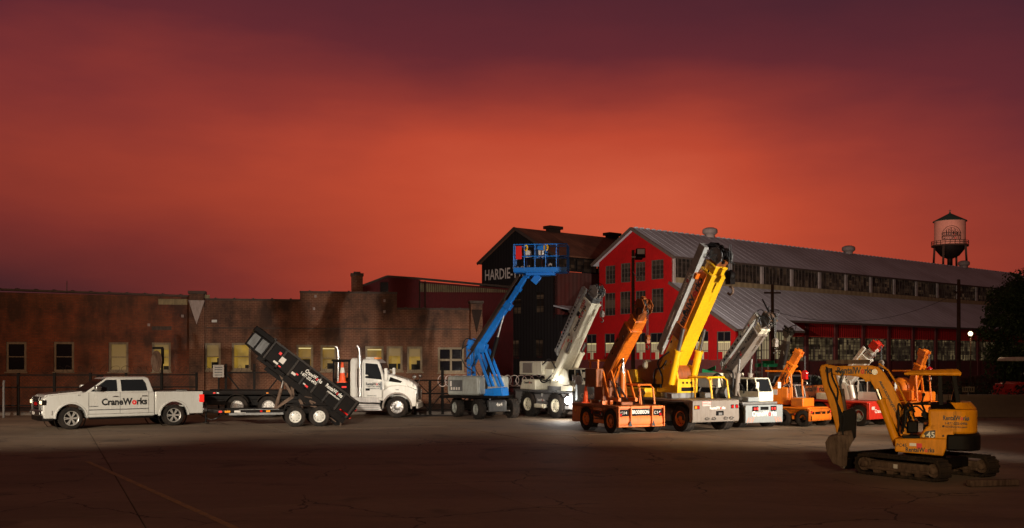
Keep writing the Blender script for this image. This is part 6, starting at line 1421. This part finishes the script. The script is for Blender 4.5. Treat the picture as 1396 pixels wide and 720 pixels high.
b = B(); b.box(L * .97, L * 1.1, -.13, -.08, -.16, .16); b.box(L * .97, L * 1.1, .08, .13, -.16, .16); b.cyl((L * 1.06, -.12, 0), (L * 1.06, .12, 0), .09); b.o('boom_head', 'orange', bm_, bevel=.03); boom_text(bm_, 'RentalWorks', L * .45, -.133, 0, .14, -1, 'tblack', (7,), .03, .8)
ram(so, (b0.x + .3, 0, 1.0), bs + (tp - bs) * .4 + Vector((.1, 0, -.12)), .06, 'orange2')
b = B(); b.tube([(b0.x + .5, -.35, 1.0), (b0.x + .45, -.35, 1.95), (b0.x + .35, -.35, 2.05), (b0.x - .7, -.35, 2.05)], .035, 8); b.tube([(b0.x + .5, .35, 1.0), (b0.x + .45, .35, 1.95), (b0.x + .35, .35, 2.05), (b0.x - .7, .35, 2.05)], .035, 8); b.o('hose_guard', 'orange2', so.e)
hk = bs + (tp - bs) * 1.0; hook(so.e, (hk.x + .3, 0, hk.z - .1), .55, 'redlens', .95)
hoses(so.e, [[(b0.x + .3, -.3, 1.1), (b0.x + .35, -.35, 1.4), (b0.x + .1, -.2, 1.7), (b0.x + .2, -.1, 2.0)]], .02)

# ------------------------------------------------------------------ orange telehandler body behind
th_ = Fr('telehandler', 'orange boom machine with black RentalWorks lettering behind the red crane', 'telehandler', 1118, 574, -14)
q = lambda u, v: th_.loc(u, v, -.4)
b = B(); b.prism([(q(u, v).x, q(u, v).z) for u, v in ((1090, 527), (1124, 525), (1134, 540), (1128, 551), (1112, 556), (1100, 556), (1092, 545))], -.4, .4); b.o('body_panel', 'orange', th_.e, bevel=.03)
text('RentalWorks', .3, (q(1109, 530).x, -.404, q(1109, 530.5).z), (1, 0, 0), (0, 0, 1), 'tblack', th_.e, red=(7,), bold=.03, width=.8); text('RentalWorks', .16, (q(1112, 541).x, -.404, q(1112, 541).z), (1, 0, 0), (0, 0, 1), 'tblack', th_.e, bold=.03, width=.5)
b = B(); b.box(-1.3, .9, -.5, .5, .45, .85); b.o('chassis', 'black', th_.e, bevel=.03)
for x in (-.9, .6):
    for s in (-1, 1): wheel(th_.e, (x, s * .6, .4), .4, .26, 'disc', 'black', out=s)
cage(th_, -1.2, -.4, -.3, .4, .85, 1.6, 'black', .03); ram(th_, (-.6, -.3, .9), (.4, -.3, 1.5), .05, 'orange')

# ------------------------------------------------------------------ red crane with white boom
rc = Fr('mobile_crane', 'red crane with white cab and white boom behind the excavator arm', 'crane', 1170, 581, -52, yn=-.8, group='mobile cranes in a row')
W = 1.6; r = .40
deck(rc, W, -2.9, .36, .34, .86, [(-1.75, r, .47), (0, r, .47)], 'red', 'red', .07)
four_wheels(rc, W + .05, r, .3, 1.75, 'disc', 'hoodgrey', rr=.55)
b = B(); b.box(.37, .50, -.84, .84, .26, .88); b.o('front_plate', 'red', rc.e, bevel=.02); plate_text(rc, 'CraneWorks', .504, -.05, .56, .2, 'twhite', (), .9, .03); B().box(.501, .506, -.7, -.5, .62, .74).o('decal', 'paper', rc.e)
cab(rc, -.55, .36, .0, .72, .94, 1.72, 'white', .2)
B().box(-1.9, -1.3, -.75, -.2, .94, 1.2).o('tool_box', 'cream', rc.e, bevel=.03)
b0 = rc.loc(1146, 548, 0)
bs = rc.loc(1150, 528, 0); bs.y = 0; tp = rc.loc(1193, 474, 0)
b = B(); b.prism([(b0.x - .5, .94), (b0.x + .6, .94), (b0.x + .45, 1.5), (b0.x, 2.0), (b0.x - .35, 1.9)], -.3, .3); b.o('turret', 'white', rc.e, bevel=.04)
bm_, L = boom(rc, bs, tp, [(-.1, .78, .34, .36, 'white'), (.76, .9, .28, .30, 'alu'), (.88, 1.0, .24, .26, 'white')])
b = B(); b.box(L * .95, L * 1.12, -.17, -.12, -.16, .2); b.box(L * .95, L * 1.12, .12, .17, -.16, .2); b.cyl((L * 1.07, -.16, .04), (L * 1.07, .16, .04), .12); b.cyl((L * 1.0, -.16, .14), (L * 1.0, .16, .14), .07); b.o('boom_head', 'red', bm_, bevel=.02); jib(bm_, L * .25, L * .9, .24, -.2, .1, .14, 'white', 0)
for y in (-.26, .26): ram(rc, (b0.x + .75, y, 1.0), bs + (tp - bs) * .25 + Vector((.1, y, -.1)), .09, 'white', .7)
hk = bs + (tp - bs) * 1.08; hook(rc.e, (hk.x + .15, 0, hk.z - .05), .55, 'taupe', .8); b = B(); b.cyl((b0.x - .2, -.36, 1.55), (b0.x - .2, .36, 1.55), .2, n=16); b.o('winch_drum', 'steel', rc.e)
hoses(rc.e, [[(b0.x, -.3, 1.2), (b0.x + .3, -.35, 1.7), (b0.x + .1, -.3, 2.1)], [(b0.x - .4, -.3, 1.1), (b0.x - .5, -.36, 1.6), (b0.x - .1, -.32, 2.0)]], .025)

decals(bm_, L * .1, L * .8, -.174, -.14, .12, 5, 9); mirror(rc.e, (.2, .7, 1.4), (.5, .9, 1.5), 'white')
# ------------------------------------------------------------------ far white crane and far orange crane
fc = Fr('mobile_crane', 'distant white crane with folded boom under the portico edge', 'crane', xy=((1070 - 698) / F * 50, 50), rz=-60, group='mobile cranes in a row')
deck(fc, 1.6, -2.6, .5, .35, .8, [(-1.7, .4, .46), (0, .4, .46)], 'cream', 'midgrey', .07); four_wheels(fc, 1.6, .4, .28, 1.7, 'disc', 'cream')
bs = fc.loc(1063, 512, 0); tp = fc.loc(1074, 456, 0)
b = B(); b.box(bs.x - .5, bs.x + .5, -.3, .3, .87, bs.z + .1); b.o('turret', 'taupe', fc.e, bevel=.03)
bm_, L = boom(fc, bs, tp, [(-.05, .85, .26, .3, 'taupe'), (.83, 1, .2, .24, 'cream')]); head(bm_, L, .3, .34, 'taupe', 'grey', 2, 6, 12); jib(bm_, .2, L * .8, -.3, -.2, .08, .12, 'grey', 0)
ram(fc, (bs.x + .5, -.2, 1.1), bs + (tp - bs) * .6 + Vector((.15, -.2, 0)), .06, 'cream'); hk = bs + (tp - bs) * 1.05; hook(fc.e, (hk.x - .6, 0, hk.z), .6, 'taupe', .8)
b = B()
for i in range(8): z = 1.4 + i * .3; b.box(bs.x - 1.1, bs.x - .75, -.5, -.46, z, z + .04)
for x in (-1.12, -.75): b.box(bs.x + x, bs.x + x + .04, -.5, -.46, .87, 3.8)
b.o('ladder', 'grey', fc.e)
cab(fc, -.5, .4, .1, .7, .87, 1.7, 'cream', .15)
fo = Fr('carry_deck_crane', 'bright orange crane seen beneath the yellow excavator canopy', 'crane', xy=((1246 - 698) / F * 40, 40), rz=-62, yn=0, group='mobile cranes in a row')
W = 1.5; r = .36
deck(fo, W, -2.0, .5, .32, .82, [(-1.3, r, .43), (.0, r, .43)], 'orange2', 'orange2', .06); four_wheels(fo, W + .03, r, .26, 1.3, 'disc', 'orange')
b = B(); b.box(.5, .56, -.75, .75, .3, .86); b.o('front_plate', 'orange2', fo.e, bevel=.02)
bs = fo.loc(1240, 540, 0); tp = fo.loc(1259, 484, 0)
b = B(); b.ball((bs.x - .35, 0, 1.35), .5, 16, 10, (1, .9, .9)); b.box(bs.x - .8, bs.x + .4, -.42, .42, .9, 1.3); b.o('turret', 'orange2', fo.e, bevel=.05, seg=3)
B().ball((bs.x - .38, -.44, 1.32), .09, 10, 8).o('turret_light', 'lampwhite', fo.e)
bm_, L = boom(fo, bs, tp, [(-.05, .78, .3, .32, 'orange2'), (.76, 1.0, .24, .28, 'orange')]); b = B(); b.box(L * .97, L * 1.12, -.15, -.1, -.18, .2); b.box(L * .97, L * 1.12, .1, .15, -.18, .2); b.cyl((L * 1.07, -.14, 0), (L * 1.07, .14, 0), .11); b.o('boom_head', 'orange', bm_, bevel=.02)
for y in (-.2, .2): b = B(); b.beam((bs.x + .5, y, 1.0), bs + (tp - bs) * .45 + Vector((.1, y, 0)), .05, .08); b.o('hoist_link', 'orange2', fo.e)
b = B()
for y in (-.38, .38): b.tube([(bs.x + .7, y, .9), (bs.x + .62, y, 1.95), (bs.x + .5, y, 2.05), (bs.x - .5, y, 2.05)], .035, 8)
b.o('hose_guard', 'orange2', fo.e); hk = bs + (tp - bs) * 1.02; hook(fo.e, (hk.x + .25, 0, hk.z), .5, 'redlens', .9)
B().box(-.5, .45, .0, .7, .88, 1.25).o('engine_hood', 'orange2', fo.e, bevel=.04)
c2 = Fr('traffic_cone', 'orange traffic cone standing on the orange crane deck', 'traffic cone', xy=(oc.O + oc.a * -2.25 + oc.b * .05).to_tuple()[:2]); c2.e.location = (oc.O + oc.a * -2.1 + oc.b * -.68); c2.e.location.z = .945
b = B(); b.box(-.14, .14, -.14, .14, 0, .03); b.lathe([(.11, .03), (.03, .6), (.001, .6)], axis=(0, 0, 1), n=16); b.o('cone_body', 'cone', c2.e)
# ------------------------------------------------------------------ mini excavator
ex = Fr('mini_excavator', 'yellow mini excavator with canopy, black tracks and muddy bucket', 'excavator', 1262, 648, -58)
X_ = ex.e
TL, TW, TG, RH = 2.15, .36, 1.62, .42      # track length, width, gauge, height
def track(y):
    e = empty('track', X_, (0, y, 0)); r_ = RH / 2; xa = TL / 2 - r_; n = 44; pts = []
    per = 4 * xa + 2 * math.pi * r_
    def at(s):
        s %= per
        if s < 2 * xa: return (-xa + s, 0, Vector((0, 0, -1)))
        s -= 2 * xa
        if s < math.pi * r_: t = -math.pi / 2 + s / r_; return (xa + r_ * math.cos(t), r_ + r_ * math.sin(t), Vector((math.cos(t), 0, math.sin(t))))
        s -= math.pi * r_
        if s < 2 * xa: return (xa - s, 2 * r_, Vector((0, 0, 1)))
        s -= 2 * xa; t = math.pi / 2 + s / r_; return (-xa + r_ * math.cos(t), r_ + r_ * math.sin(t), Vector((math.cos(t), 0, math.sin(t))))
    rg = []
    for i in range(60): x, z, nn = at(per * i / 60); p = Vector((x, 0, z + .02)); o = nn * .0; i_ = nn * -.045; rg.append([(p.x, -TW / 2, p.z), (p.x, TW / 2, p.z), (p.x + i_.x, TW / 2, p.z + i_.z), (p.x + i_.x, -TW / 2, p.z + i_.z)])
    rg.append(rg[0]); b = B(); b.loft(rg, False)
    for i in range(n):
        x, z, nn = at(per * i / n); p = Vector((x, 0, z + .02)); t = Vector((-nn.z, 0, nn.x)); q = p + nn * .012
        b.beam((q.x, -TW / 2 + .01, q.z), (q.x, TW / 2 - .01, q.z), .03, .05, side=nn)
    b.o('track_belt', 'track', e)
    b = B(); b.box(-xa + .15, xa - .15, -.1, .1, .14, .32); b.box(-xa + .1, xa - .1, -.16, .16, .12, .2); b.o('track_frame', 'dirtsteel', e, bevel=.03)
    for x, rr_, nm in ((xa, r_ - .06, 'sprocket'), (-xa, r_ - .06, 'idler')):
        b = B(); b.lathe([(rr_, -.1), (rr_ * .95, -.13), (rr_ * .5, -.1), (rr_ * .45, -.17), (.001, -.18)], (x, 0, r_ + .02), (0, 1, 0), 22); b.lathe([(rr_, .1), (rr_ * .95, .13), (rr_ * .5, .1), (rr_ * .45, .17), (.001, .18)], (x, 0, r_ + .02), (0, 1, 0), 22); b.lathe([(rr_, -.1), (rr_, .1)], (x, 0, r_ + .02), (0, 1, 0), 22); b.o(nm, 'dirtsteel', e)
    for i in range(4):
        x = -xa + .35 + i * (2 * xa - .7) / 3; b = B(); b.cyl((x, -.15, .12), (x, .15, .12), .09, n=14); b.o('track_roller', 'dirtsteel', e)
    return e
track(-TG / 2 + .0); track(TG / 2)
b = B(); b.box(-.55, .55, -TG / 2 + .1, TG / 2 - .1, .2, .42); b.cyl((0, 0, .42), (0, 0, .56), .42, n=26); b.o('undercarriage', 'black', X_, bevel=.03)
bx = -TL / 2 - .32
b = B(); b.prism([(bx, .06), (bx - .06, .10), (bx - .10, .28), (bx - .04, .44), (bx + .02, .44), (bx - .03, .28), (bx + .04, .06)], -TG / 2 - .12, TG / 2 + .12); b.o('dozer_blade', 'black', X_, bevel=.01)
b = B(); b.beam((bx, -.35, .22), (-.5, -.35, .3), .1, .12); b.beam((bx, .35, .22), (-.5, .35, .3), .1, .12); b.o('blade_arm', 'black', X_)
B().box(-.06, .04, -TG / 2 - .185, -TG / 2 - .18, .2, .29).o('reflector_decal', 'paper', X_)
hs_ = Sub(ex, 'house', .0, .0, 158)
Hn = hs_.e; q = lambda u, v, y=.68: hs_.loc(u, v, y)
yo = .70
def PX(lst, y=yo): return [(q(u, v, y).x, q(u, v, y).z) for u, v in lst]
# lower deck skirt
b = B(); b.prism(PX([(1220, 598), (1220, 616), (1286, 622), (1292, 606), (1299, 598), (1256, 598)]), -yo, yo); b.o('deck_skirt', 'exyellow', Hn, bevel=.025)
# counterweight rounded tail
xt = q(1298, 600).x; z0, z1 = q(1330, 625).z, q(1330, 600).z
zb = .62; zk = .95; zh = 1.52
def tail(x0, x1, hw_, n=10):
    pts = [(x0, -hw_)]; R_ = .42
    for i in range(n + 1): t = -math.pi / 2 + math.pi / 2 * i / n; pts.append((x1 - (-(R_) + R_ * math.cos(t)) * -1 if False else x1 + R_ - R_ * math.cos(t), -hw_ + R_ + R_ * math.sin(t)) if False else (x1 + R_ * (1 - math.cos(t)) if False else x1 + R_ - R_ * math.cos(-t), -hw_ + R_ - R_ * math.cos(math.pi / 2 + t)) if False else (x1 + R_ - R_ * math.sin(math.pi / 2 * i / n), -hw_ + R_ - R_ * math.cos(math.pi / 2 * i / n)))
    return pts + [(x, -y) for x, y in reversed(pts)]
xr_ = q(1343, 620, 0).x
b = B(); b.prismz(tail(q(1290, 610).x, xr_ + .1, .74), zb - .02, zk - .004); b.o('counterweight', 'black', Hn, bevel=.04)
b = B(); b.prismz(tail(-.05, xr_ + .16, .72), zk + .002, zh - .06); b.o('engine_cover', 'exyellow', Hn, bevel=.05, seg=3)
b = B(); b.loft([[(x, y, zh - .058) for x, y in tail(-.1, xr_ + .2, .66)], [(x * .9, y * .8, zh + .05) for x, y in tail(-.1, xr_ + .3, .62)]]); b.o('engine_top', 'black', Hn, bevel=.03)
b = B(); b.loft([[(x, y, zh - .05) for x, y in tail(xr_ + .5, xr_ + .17, .70)], [(x * .97, y, zh + .08) for x, y in tail(xr_ + .55, xr_ + .25, .60)]]); b.o('rear_cowl', 'exyellow', Hn, bevel=.05, seg=3)
xa = q(1262, 590).x; xbk = q(1302, 575).x
pn = PX([(1253, 597), (1262, 583), (1272, 577), (1301, 577), (1301, 600)]); b = B(); b.prism(pn, .0, yo + .02); b.o('side_cover', 'exyellow', Hn, bevel=.03)
b = B(); b.prism(PX([(1256, 596), (1262, 588), (1275, 586), (1275, 597)]), yo + .021, yo + .028); b.o('model_decal', 'tblack', Hn)
text('45', .17, (q(1269, 592).x, yo + .034, q(1269, 593).z), (-1, 0, 0), (0, 0, 1), 'twhite', Hn, bold=.02); B().cyl((q(1259, 594).x, yo + .028, q(1259, 594).z), (q(1259, 594).x, yo + .034, q(1259, 594).z), .03, n=12).o('decal_dot', 'yellow', Hn)
b = B(); b.box(q(1300.3, 590).x, q(1300.8, 590).x, yo + .018, yo + .03, zk, zh - .1); b.box(q(1303, 590).x - .004, q(1303, 590).x + .004, yo + .02, yo + .028, zk, zh - .08); b.o('panel_gap', 'black', Hn)
for u, v in ((1286, 581), (1286, 594)): B().cyl((q(u, v).x, yo + .02, q(u, v).z), (q(u, v).x, yo + .035, q(u, v).z), .022, n=10).o('bolt', 'dirtsteel', Hn)
side_text(Hn, 'RentalWorks', q(1254, 613).x, yo + .004, q(1254, 613.5).z, .13, 1, 'tblack', (7,), .56, .03)
side_text(Hn, 'PC45', q(1229, 607).x, yo + .004, q(1229, 607).z, .09, 1, 'tblack', (), .2)
b = B(); b.box(q(1240, 605).x, q(1249, 605).x, yo + .001, yo + .006, q(1240, 608).z, q(1240, 604).z); b.o('safety_decal', 'twhite', Hn); b = B(); b.box(q(1249.5, 605).x, q(1257, 605).x, yo + .001, yo + .006, q(1240, 611).z, q(1240, 604).z); b.o('safety_decal', 'tred', Hn)
# text on the tail side: rests on the flat flank of the engine cover
side_text(Hn, 'RentalWorks', (xr_ + .62 + q(1303, 590).x) / 2 - .02, .724, 1.28, .13, 1, 'tblack', (7,), .5, .03)
side_text(Hn, '1-877-202-6436', (xr_ + .62 + q(1303, 590).x) / 2 - .02, .724, 1.17, .07, 1, 'tblack', (), .42); side_text(Hn, 'rentalworks.com', (xr_ + .62 + q(1303, 590).x) / 2 - .02, .724, 1.10, .05, 1, 'tblack', (), .42)
# canopy
zc = q(1270, 508, 0).z; xf_, xb_ = q(1234, 508, 0).x, q(1309, 508, 0).x
b = B(); b.loft([[(xb_, -.6, zc - .06), (xf_, -.6, zc - .05), (xf_, .6, zc - .05), (xb_, .6, zc - .06)], [(xb_ - .02, -.62, zc), (xf_ + .03, -.62, zc - .01), (xf_ + .03, .62, zc - .01), (xb_ - .02, .62, zc)], [(xb_ + .06, -.54, zc + .08), (xf_ - .12, -.5, zc + .05), (xf_ - .12, .5, zc + .05), (xb_ + .06, .54, zc + .08)]]); b.o('canopy', 'exyellow', Hn, bevel=.03, seg=3)
for u0, u1, y in ((1283, 1281, .5), (1308, 1300, .5), (1283, 1281, -.5), (1308, 1300, -.5)):
    p, t_ = q(u0, 577, 0), q(u1, 514, 0); b = B(); b.beam((p.x, y, zh - .25), (t_.x, y, zc - .05), .07, .09); b.o('canopy_post', 'black', Hn, bevel=.008)
# operator station
xs = q(1285, 560, 0).x
b = B(); b.box(xs - .22, xs + .2, -.22, .22, 1.28, 1.42); b.loft([[(xs - .24, -.2, 1.4), (xs - .12, -.2, 1.4), (xs - .12, .2, 1.4), (xs - .24, .2, 1.4)], [(xs - .32, -.17, 1.98), (xs - .24, -.17, 1.98), (xs - .24, .17, 1.98), (xs - .32, .17, 1.98)]]); b.o('seat', 'black', Hn, bevel=.05, seg=3)
B().box(xs - .3, xs + .25, -.28, .28, .95, 1.27).o('seat_box', 'black', Hn, bevel=.03)
xl = q(1245, 580, 0).x
for y in (-.3, .3):
    b = B(); b.beam((xs + .2, y, 1.2), (xs + .4, y, 1.35), .16, .1); b.tube([(xs + .35, y, 1.38), (xs + .42, y, 1.55), (xs + .38, y, 1.72)], .018, 6); b.ball((xs + .38, y, 1.74), .035); b.o('control_lever', 'black', Hn)
b = B(); b.box(xl - .5, xl + .2, -.66, .66, q(1230, 598, .6).z - .02, q(1230, 595, .6).z + .02); b.o('floor_mat', 'black', Hn)
for i, y in enumerate((-.12, .12)): b = B(); b.tube([(xl + .05, y, .95), (xl - .02, y, 1.25), (xl + .03, y, 1.55)], .015, 6); b.box(xl - .02, xl + .08, y - .06, y + .06, .93, .96); b.o('travel_lever', 'black', Hn)
b = B(); b.tube([(xl + .22, .62, .92), (xl + .16, .62, 1.5), (xl + .1, .62, 1.56), (xl - .35, .62, 1.56)], .022, 8); b.tube([(xl + .22, -.62, .92), (xl + .16, -.62, 1.5), (xl - .35, -.62, 1.56)], .022, 8); b.tube([(xl + .1, .62, 1.56), (xl + .1, -.62, 1.56)], .022, 8); b.o('grab_rail', 'black', Hn)
b = B(); b.box(xl - .1, xl + .12, -.3, .3, .92, 1.18); b.box(xl - .45, xl - .2, -.5, .5, .92, 1.12); b.o('console', 'black', Hn, bevel=.03)
for dy, m_ in ((.2, 'twhite'), (.1, 'greensign')): B().box(xl - .48, xl - .38, .60, .61, 1.05 if m_ == 'greensign' else 1.1, 1.1 if m_ == 'greensign' else 1.28).o('hang_tag', m_, Hn)
rr = random.Random(5); hl = []
for i in range(9):
    a = Vector((xl + rr.uniform(.0, .3), rr.uniform(-.35, .35), .95)); hl.append([a, a + Vector((rr.uniform(-.1, .2), rr.uniform(-.1, .1), rr.uniform(.2, .4))), a + Vector((rr.uniform(-.2, .1), rr.uniform(-.15, .15), rr.uniform(.35, .6))), a + Vector((rr.uniform(-.3, .0), 0, rr.uniform(.2, .5)))])
hoses(Hn, hl, .02)
# boom, arm, bucket in the machine's centre plane
def PC(lst, y=0): return [(q(u, v, y).x, q(u, v, y).z) for u, v in lst]
yb0 = 0.05
def slab(name, px, w_, mat, par=Hn, bev=.02):
    b = B(); b.prism(PC(px), yb0 - w_ / 2, yb0 + w_ / 2); return b.o(name, mat, par, bevel=bev)
main = slab('boom', [(1125, 500), (1131, 497), (1140, 499), (1186, 498), (1197, 500), (1206, 508), (1218, 527), (1243, 582), (1240, 594), (1228, 594), (1217, 573), (1198, 540), (1187, 519), (1181, 521), (1176, 515), (1160, 512), (1143, 512), (1130, 509)], .24, 'exyellow')
P1 = PC([(1166, 505.5)])[0]; text('RentalWorks', .2, (P1[0], yb0 + .124, P1[1]), (-1, 0, 0), (0, 0, 1), 'tblack', main, red=(7,), bold=.03, width=.74)
pA, pB_ = [Vector((x, 0, z)) for x, z in PC([(1201, 522), (1222, 562)])]; d_ = (pB_ - pA).normalized()
text('www.rentalworks.com', .1, ((pA.x + pB_.x) / 2, yb0 + .124, (pA.z + pB_.z) / 2), d_, (-d_.z if d_.z < 0 else d_.z, 0, abs(d_.x)), 'tblack', main, bold=.03, width=.8)
b = B(); a, c = PC([(1127, 499), (1186, 497)]); b.beam((a[0], yb0, a[1] + .09), (c[0], yb0, c[1] + .06), .12, .09); b.o('arm_cylinder', 'dirtsteel', main); a, c = PC([(1127, 499), (1155, 498)]); B().cyl((a[0], yb0, a[1] + .09), (c[0], yb0, c[1] + .085), .03).o('cylinder_rod', 'steel', main)
B().cyl((PC([(1193, 507)])[0][0], yb0 - .16, PC([(1193, 507)])[0][1]), (PC([(1193, 507)])[0][0], yb0 + .16, PC([(1193, 507)])[0][1]), .06, n=16).o('boom_pin', 'steel', main)
p, t_ = PC([(1224, 606), (1196, 530)]); ram_ = ram(hs_, (p[0], yb0 + .2, p[1]), (t_[0], yb0 + .2, t_[1]), .085, 'exyellow', .8, 'boom_cylinder')
p, t_ = PC([(1228, 600), (1190, 515)]); ram(hs_, (p[0], yb0 - .1, p[1]), (t_[0], yb0 - .1, t_[1]), .07, 'black', .55, 'boom_cylinder')
b = B()
for dy in (-.05, .02, .09, .16):
    pp = [PC([(u, v)])[0] for u, v in ((1196, 500), (1208, 509), (1222, 530), (1238, 565), (1246, 585))]; b.tube([(x - .04, yb0 - .12 + dy * 1.4, z + .07) for x, z in pp], .018, 6)
b.o('hydraulic_pipes', 'exyellow', main)
arm = slab('arm', [(1118, 504), (1120, 498), (1129, 496), (1137, 503), (1141, 517), (1147, 538), (1151, 560), (1151, 600), (1143, 600), (1138, 575), (1130, 548), (1122, 524)], .20, 'exyellow')
B().cyl((PC([(1130, 505)])[0][0], yb0 - .14, PC([(1130, 505)])[0][1]), (PC([(1130, 505)])[0][0], yb0 + .14, PC([(1130, 505)])[0][1]), .06, n=16).o('arm_pin', 'dirtsteel', arm)
hoses(arm, [[Vector((x, yb0 + .12 + .02 * k, z)) for x, z in PC(l)] for k, l in enumerate(([(1134, 502), (1136, 515), (1143, 532), (1142, 548), (1147, 562), (1146, 582)], [(1128, 500), (1131, 522), (1139, 540), (1144, 558), (1148, 590)], [(1140, 506), (1150, 508), (1146, 520), (1150, 540)], [(1147, 560), (1152, 570), (1150, 590), (1154, 604)]))], .02)
ram(hs_, Vector((PC([(1141, 512)])[0][0] - .1, yb0, PC([(1141, 530)])[0][1])), Vector((PC([(1155, 585)])[0][0], yb0, PC([(1155, 585)])[0][1])), .055, 'dirtsteel', .6, 'bucket_cylinder')
slab('bucket_linkage', [(1150, 560), (1162, 556), (1168, 562), (1167, 596), (1160, 602), (1146, 600), (1142, 590)], .26, 'black', bev=.015)
slab('coupler', [(1142, 588), (1162, 586), (1165, 600), (1140, 604)], .34, 'dirtsteel')
bk = B(); side = PC([(1140, 592), (1131, 594), (1127, 602), (1129, 616), (1137, 630), (1148, 634), (1156, 633), (1157, 612), (1164, 598), (1160, 592)])
inner = PC([(1141, 597), (1135, 598), (1132, 604), (1134, 615), (1140, 626), (1148, 630)])
for s in (-1, 1): bk.prism(side, yb0 + s * .30, yb0 + s * .27)
outer = PC([(1160, 592), (1140, 592), (1131, 594), (1127, 602), (1129, 616), (1137, 630), (1148, 634)])
inn = PC([(1160, 595), (1141, 596), (1134, 597.5), (1131, 603), (1132.5, 615), (1139.5, 627), (1148, 631)])
bk.prism(outer + inn[::-1], yb0 - .268, yb0 + .268); bko = bk.o('bucket', 'dirtsteel', Hn, bevel=.008)
for i in range(5):
    a, c = PC([(1143, 630), (1152, 637)]); y = yb0 - .25 + i * .125; b = B(); b.beam((a[0], y, a[1]), (c[0], y, c[1]), .07, .06, .03, .02); b.o('bucket_tooth', 'steel' if i % 2 else 'dirtsteel', bko)
b = B(); rr = random.Random(2); b.ball((PC([(1146, 618)])[0][0], yb0, PC([(1146, 618)])[0][1]), .2, 10, 7, (.8, 1.2, 1)); b.o('packed_mud', 'dirtsteel', bko)
# loose timber at the track
tb = Fr('timber_plank', 'dark dirty timber lying on the ground behind the excavator tracks', 'timber', 1320, 664, 12); b = B(); b.beam((0, 0, .07), (1.1, .0, .07), .15, .13); b.o('plank', 'dirtsteel', tb.e, bevel=.02)

# ------------------------------------------------------------------ red vehicle with pale canopy at the right edge
rv = Fr('utility_vehicle', 'red open utility vehicle with pale roof at the right edge', 'vehicle', xy=((1394 - 698) / F * 48.5, 48.5), rz=200)
b = B(); b.loft([[(-1.0, -.6, 2.42), (1.0, -.6, 2.42), (1.0, .6, 2.42), (-1.0, .6, 2.42)], [(-.95, -.55, 2.62), (.9, -.55, 2.6), (.9, .55, 2.6), (-.95, .55, 2.62)]]); b.o('roof', 'cream', rv.e, bevel=.05)
b = B(); b.prism(arches(-1.2, 1.3, .5, 0, [(-.8, .5, .42), (.85, .5, .42)], [(1.3, 1.0), (1.1, 1.35), (.5, 1.45), (.3, 1.1), (-.5, 1.1), (-.6, 1.5), (-1.2, 1.5)]), -.6, .6); b.o('body', 'red', rv.e, bevel=.04)
b = B()
for x, s in ((-.85, -1), (-.85, 1), (.55, -1), (.55, 1)): b.beam((x, s * .52, 1.4), (x * .9, s * .5, 2.45), .05)
b.o('roof_post', 'black', rv.e); b = B(); b.box(-.4, .1, -.45, .45, 1.1, 1.35); b.box(-.5, -.35, -.45, .45, 1.3, 1.85); b.o('seat', 'black', rv.e, bevel=.04)
for x in (-.8, .85):
    for s in (-1, 1): wheel(rv.e, (x, s * .5, .42), .42, .26, 'disc', 'black', out=s, lugs=14)
for s in (-1, 1): B().box(1.25, 1.33, s * .25, s * .45, 1.0, 1.12).o('headlight', 'redlens', rv.e)
rv.e.location.z = .0
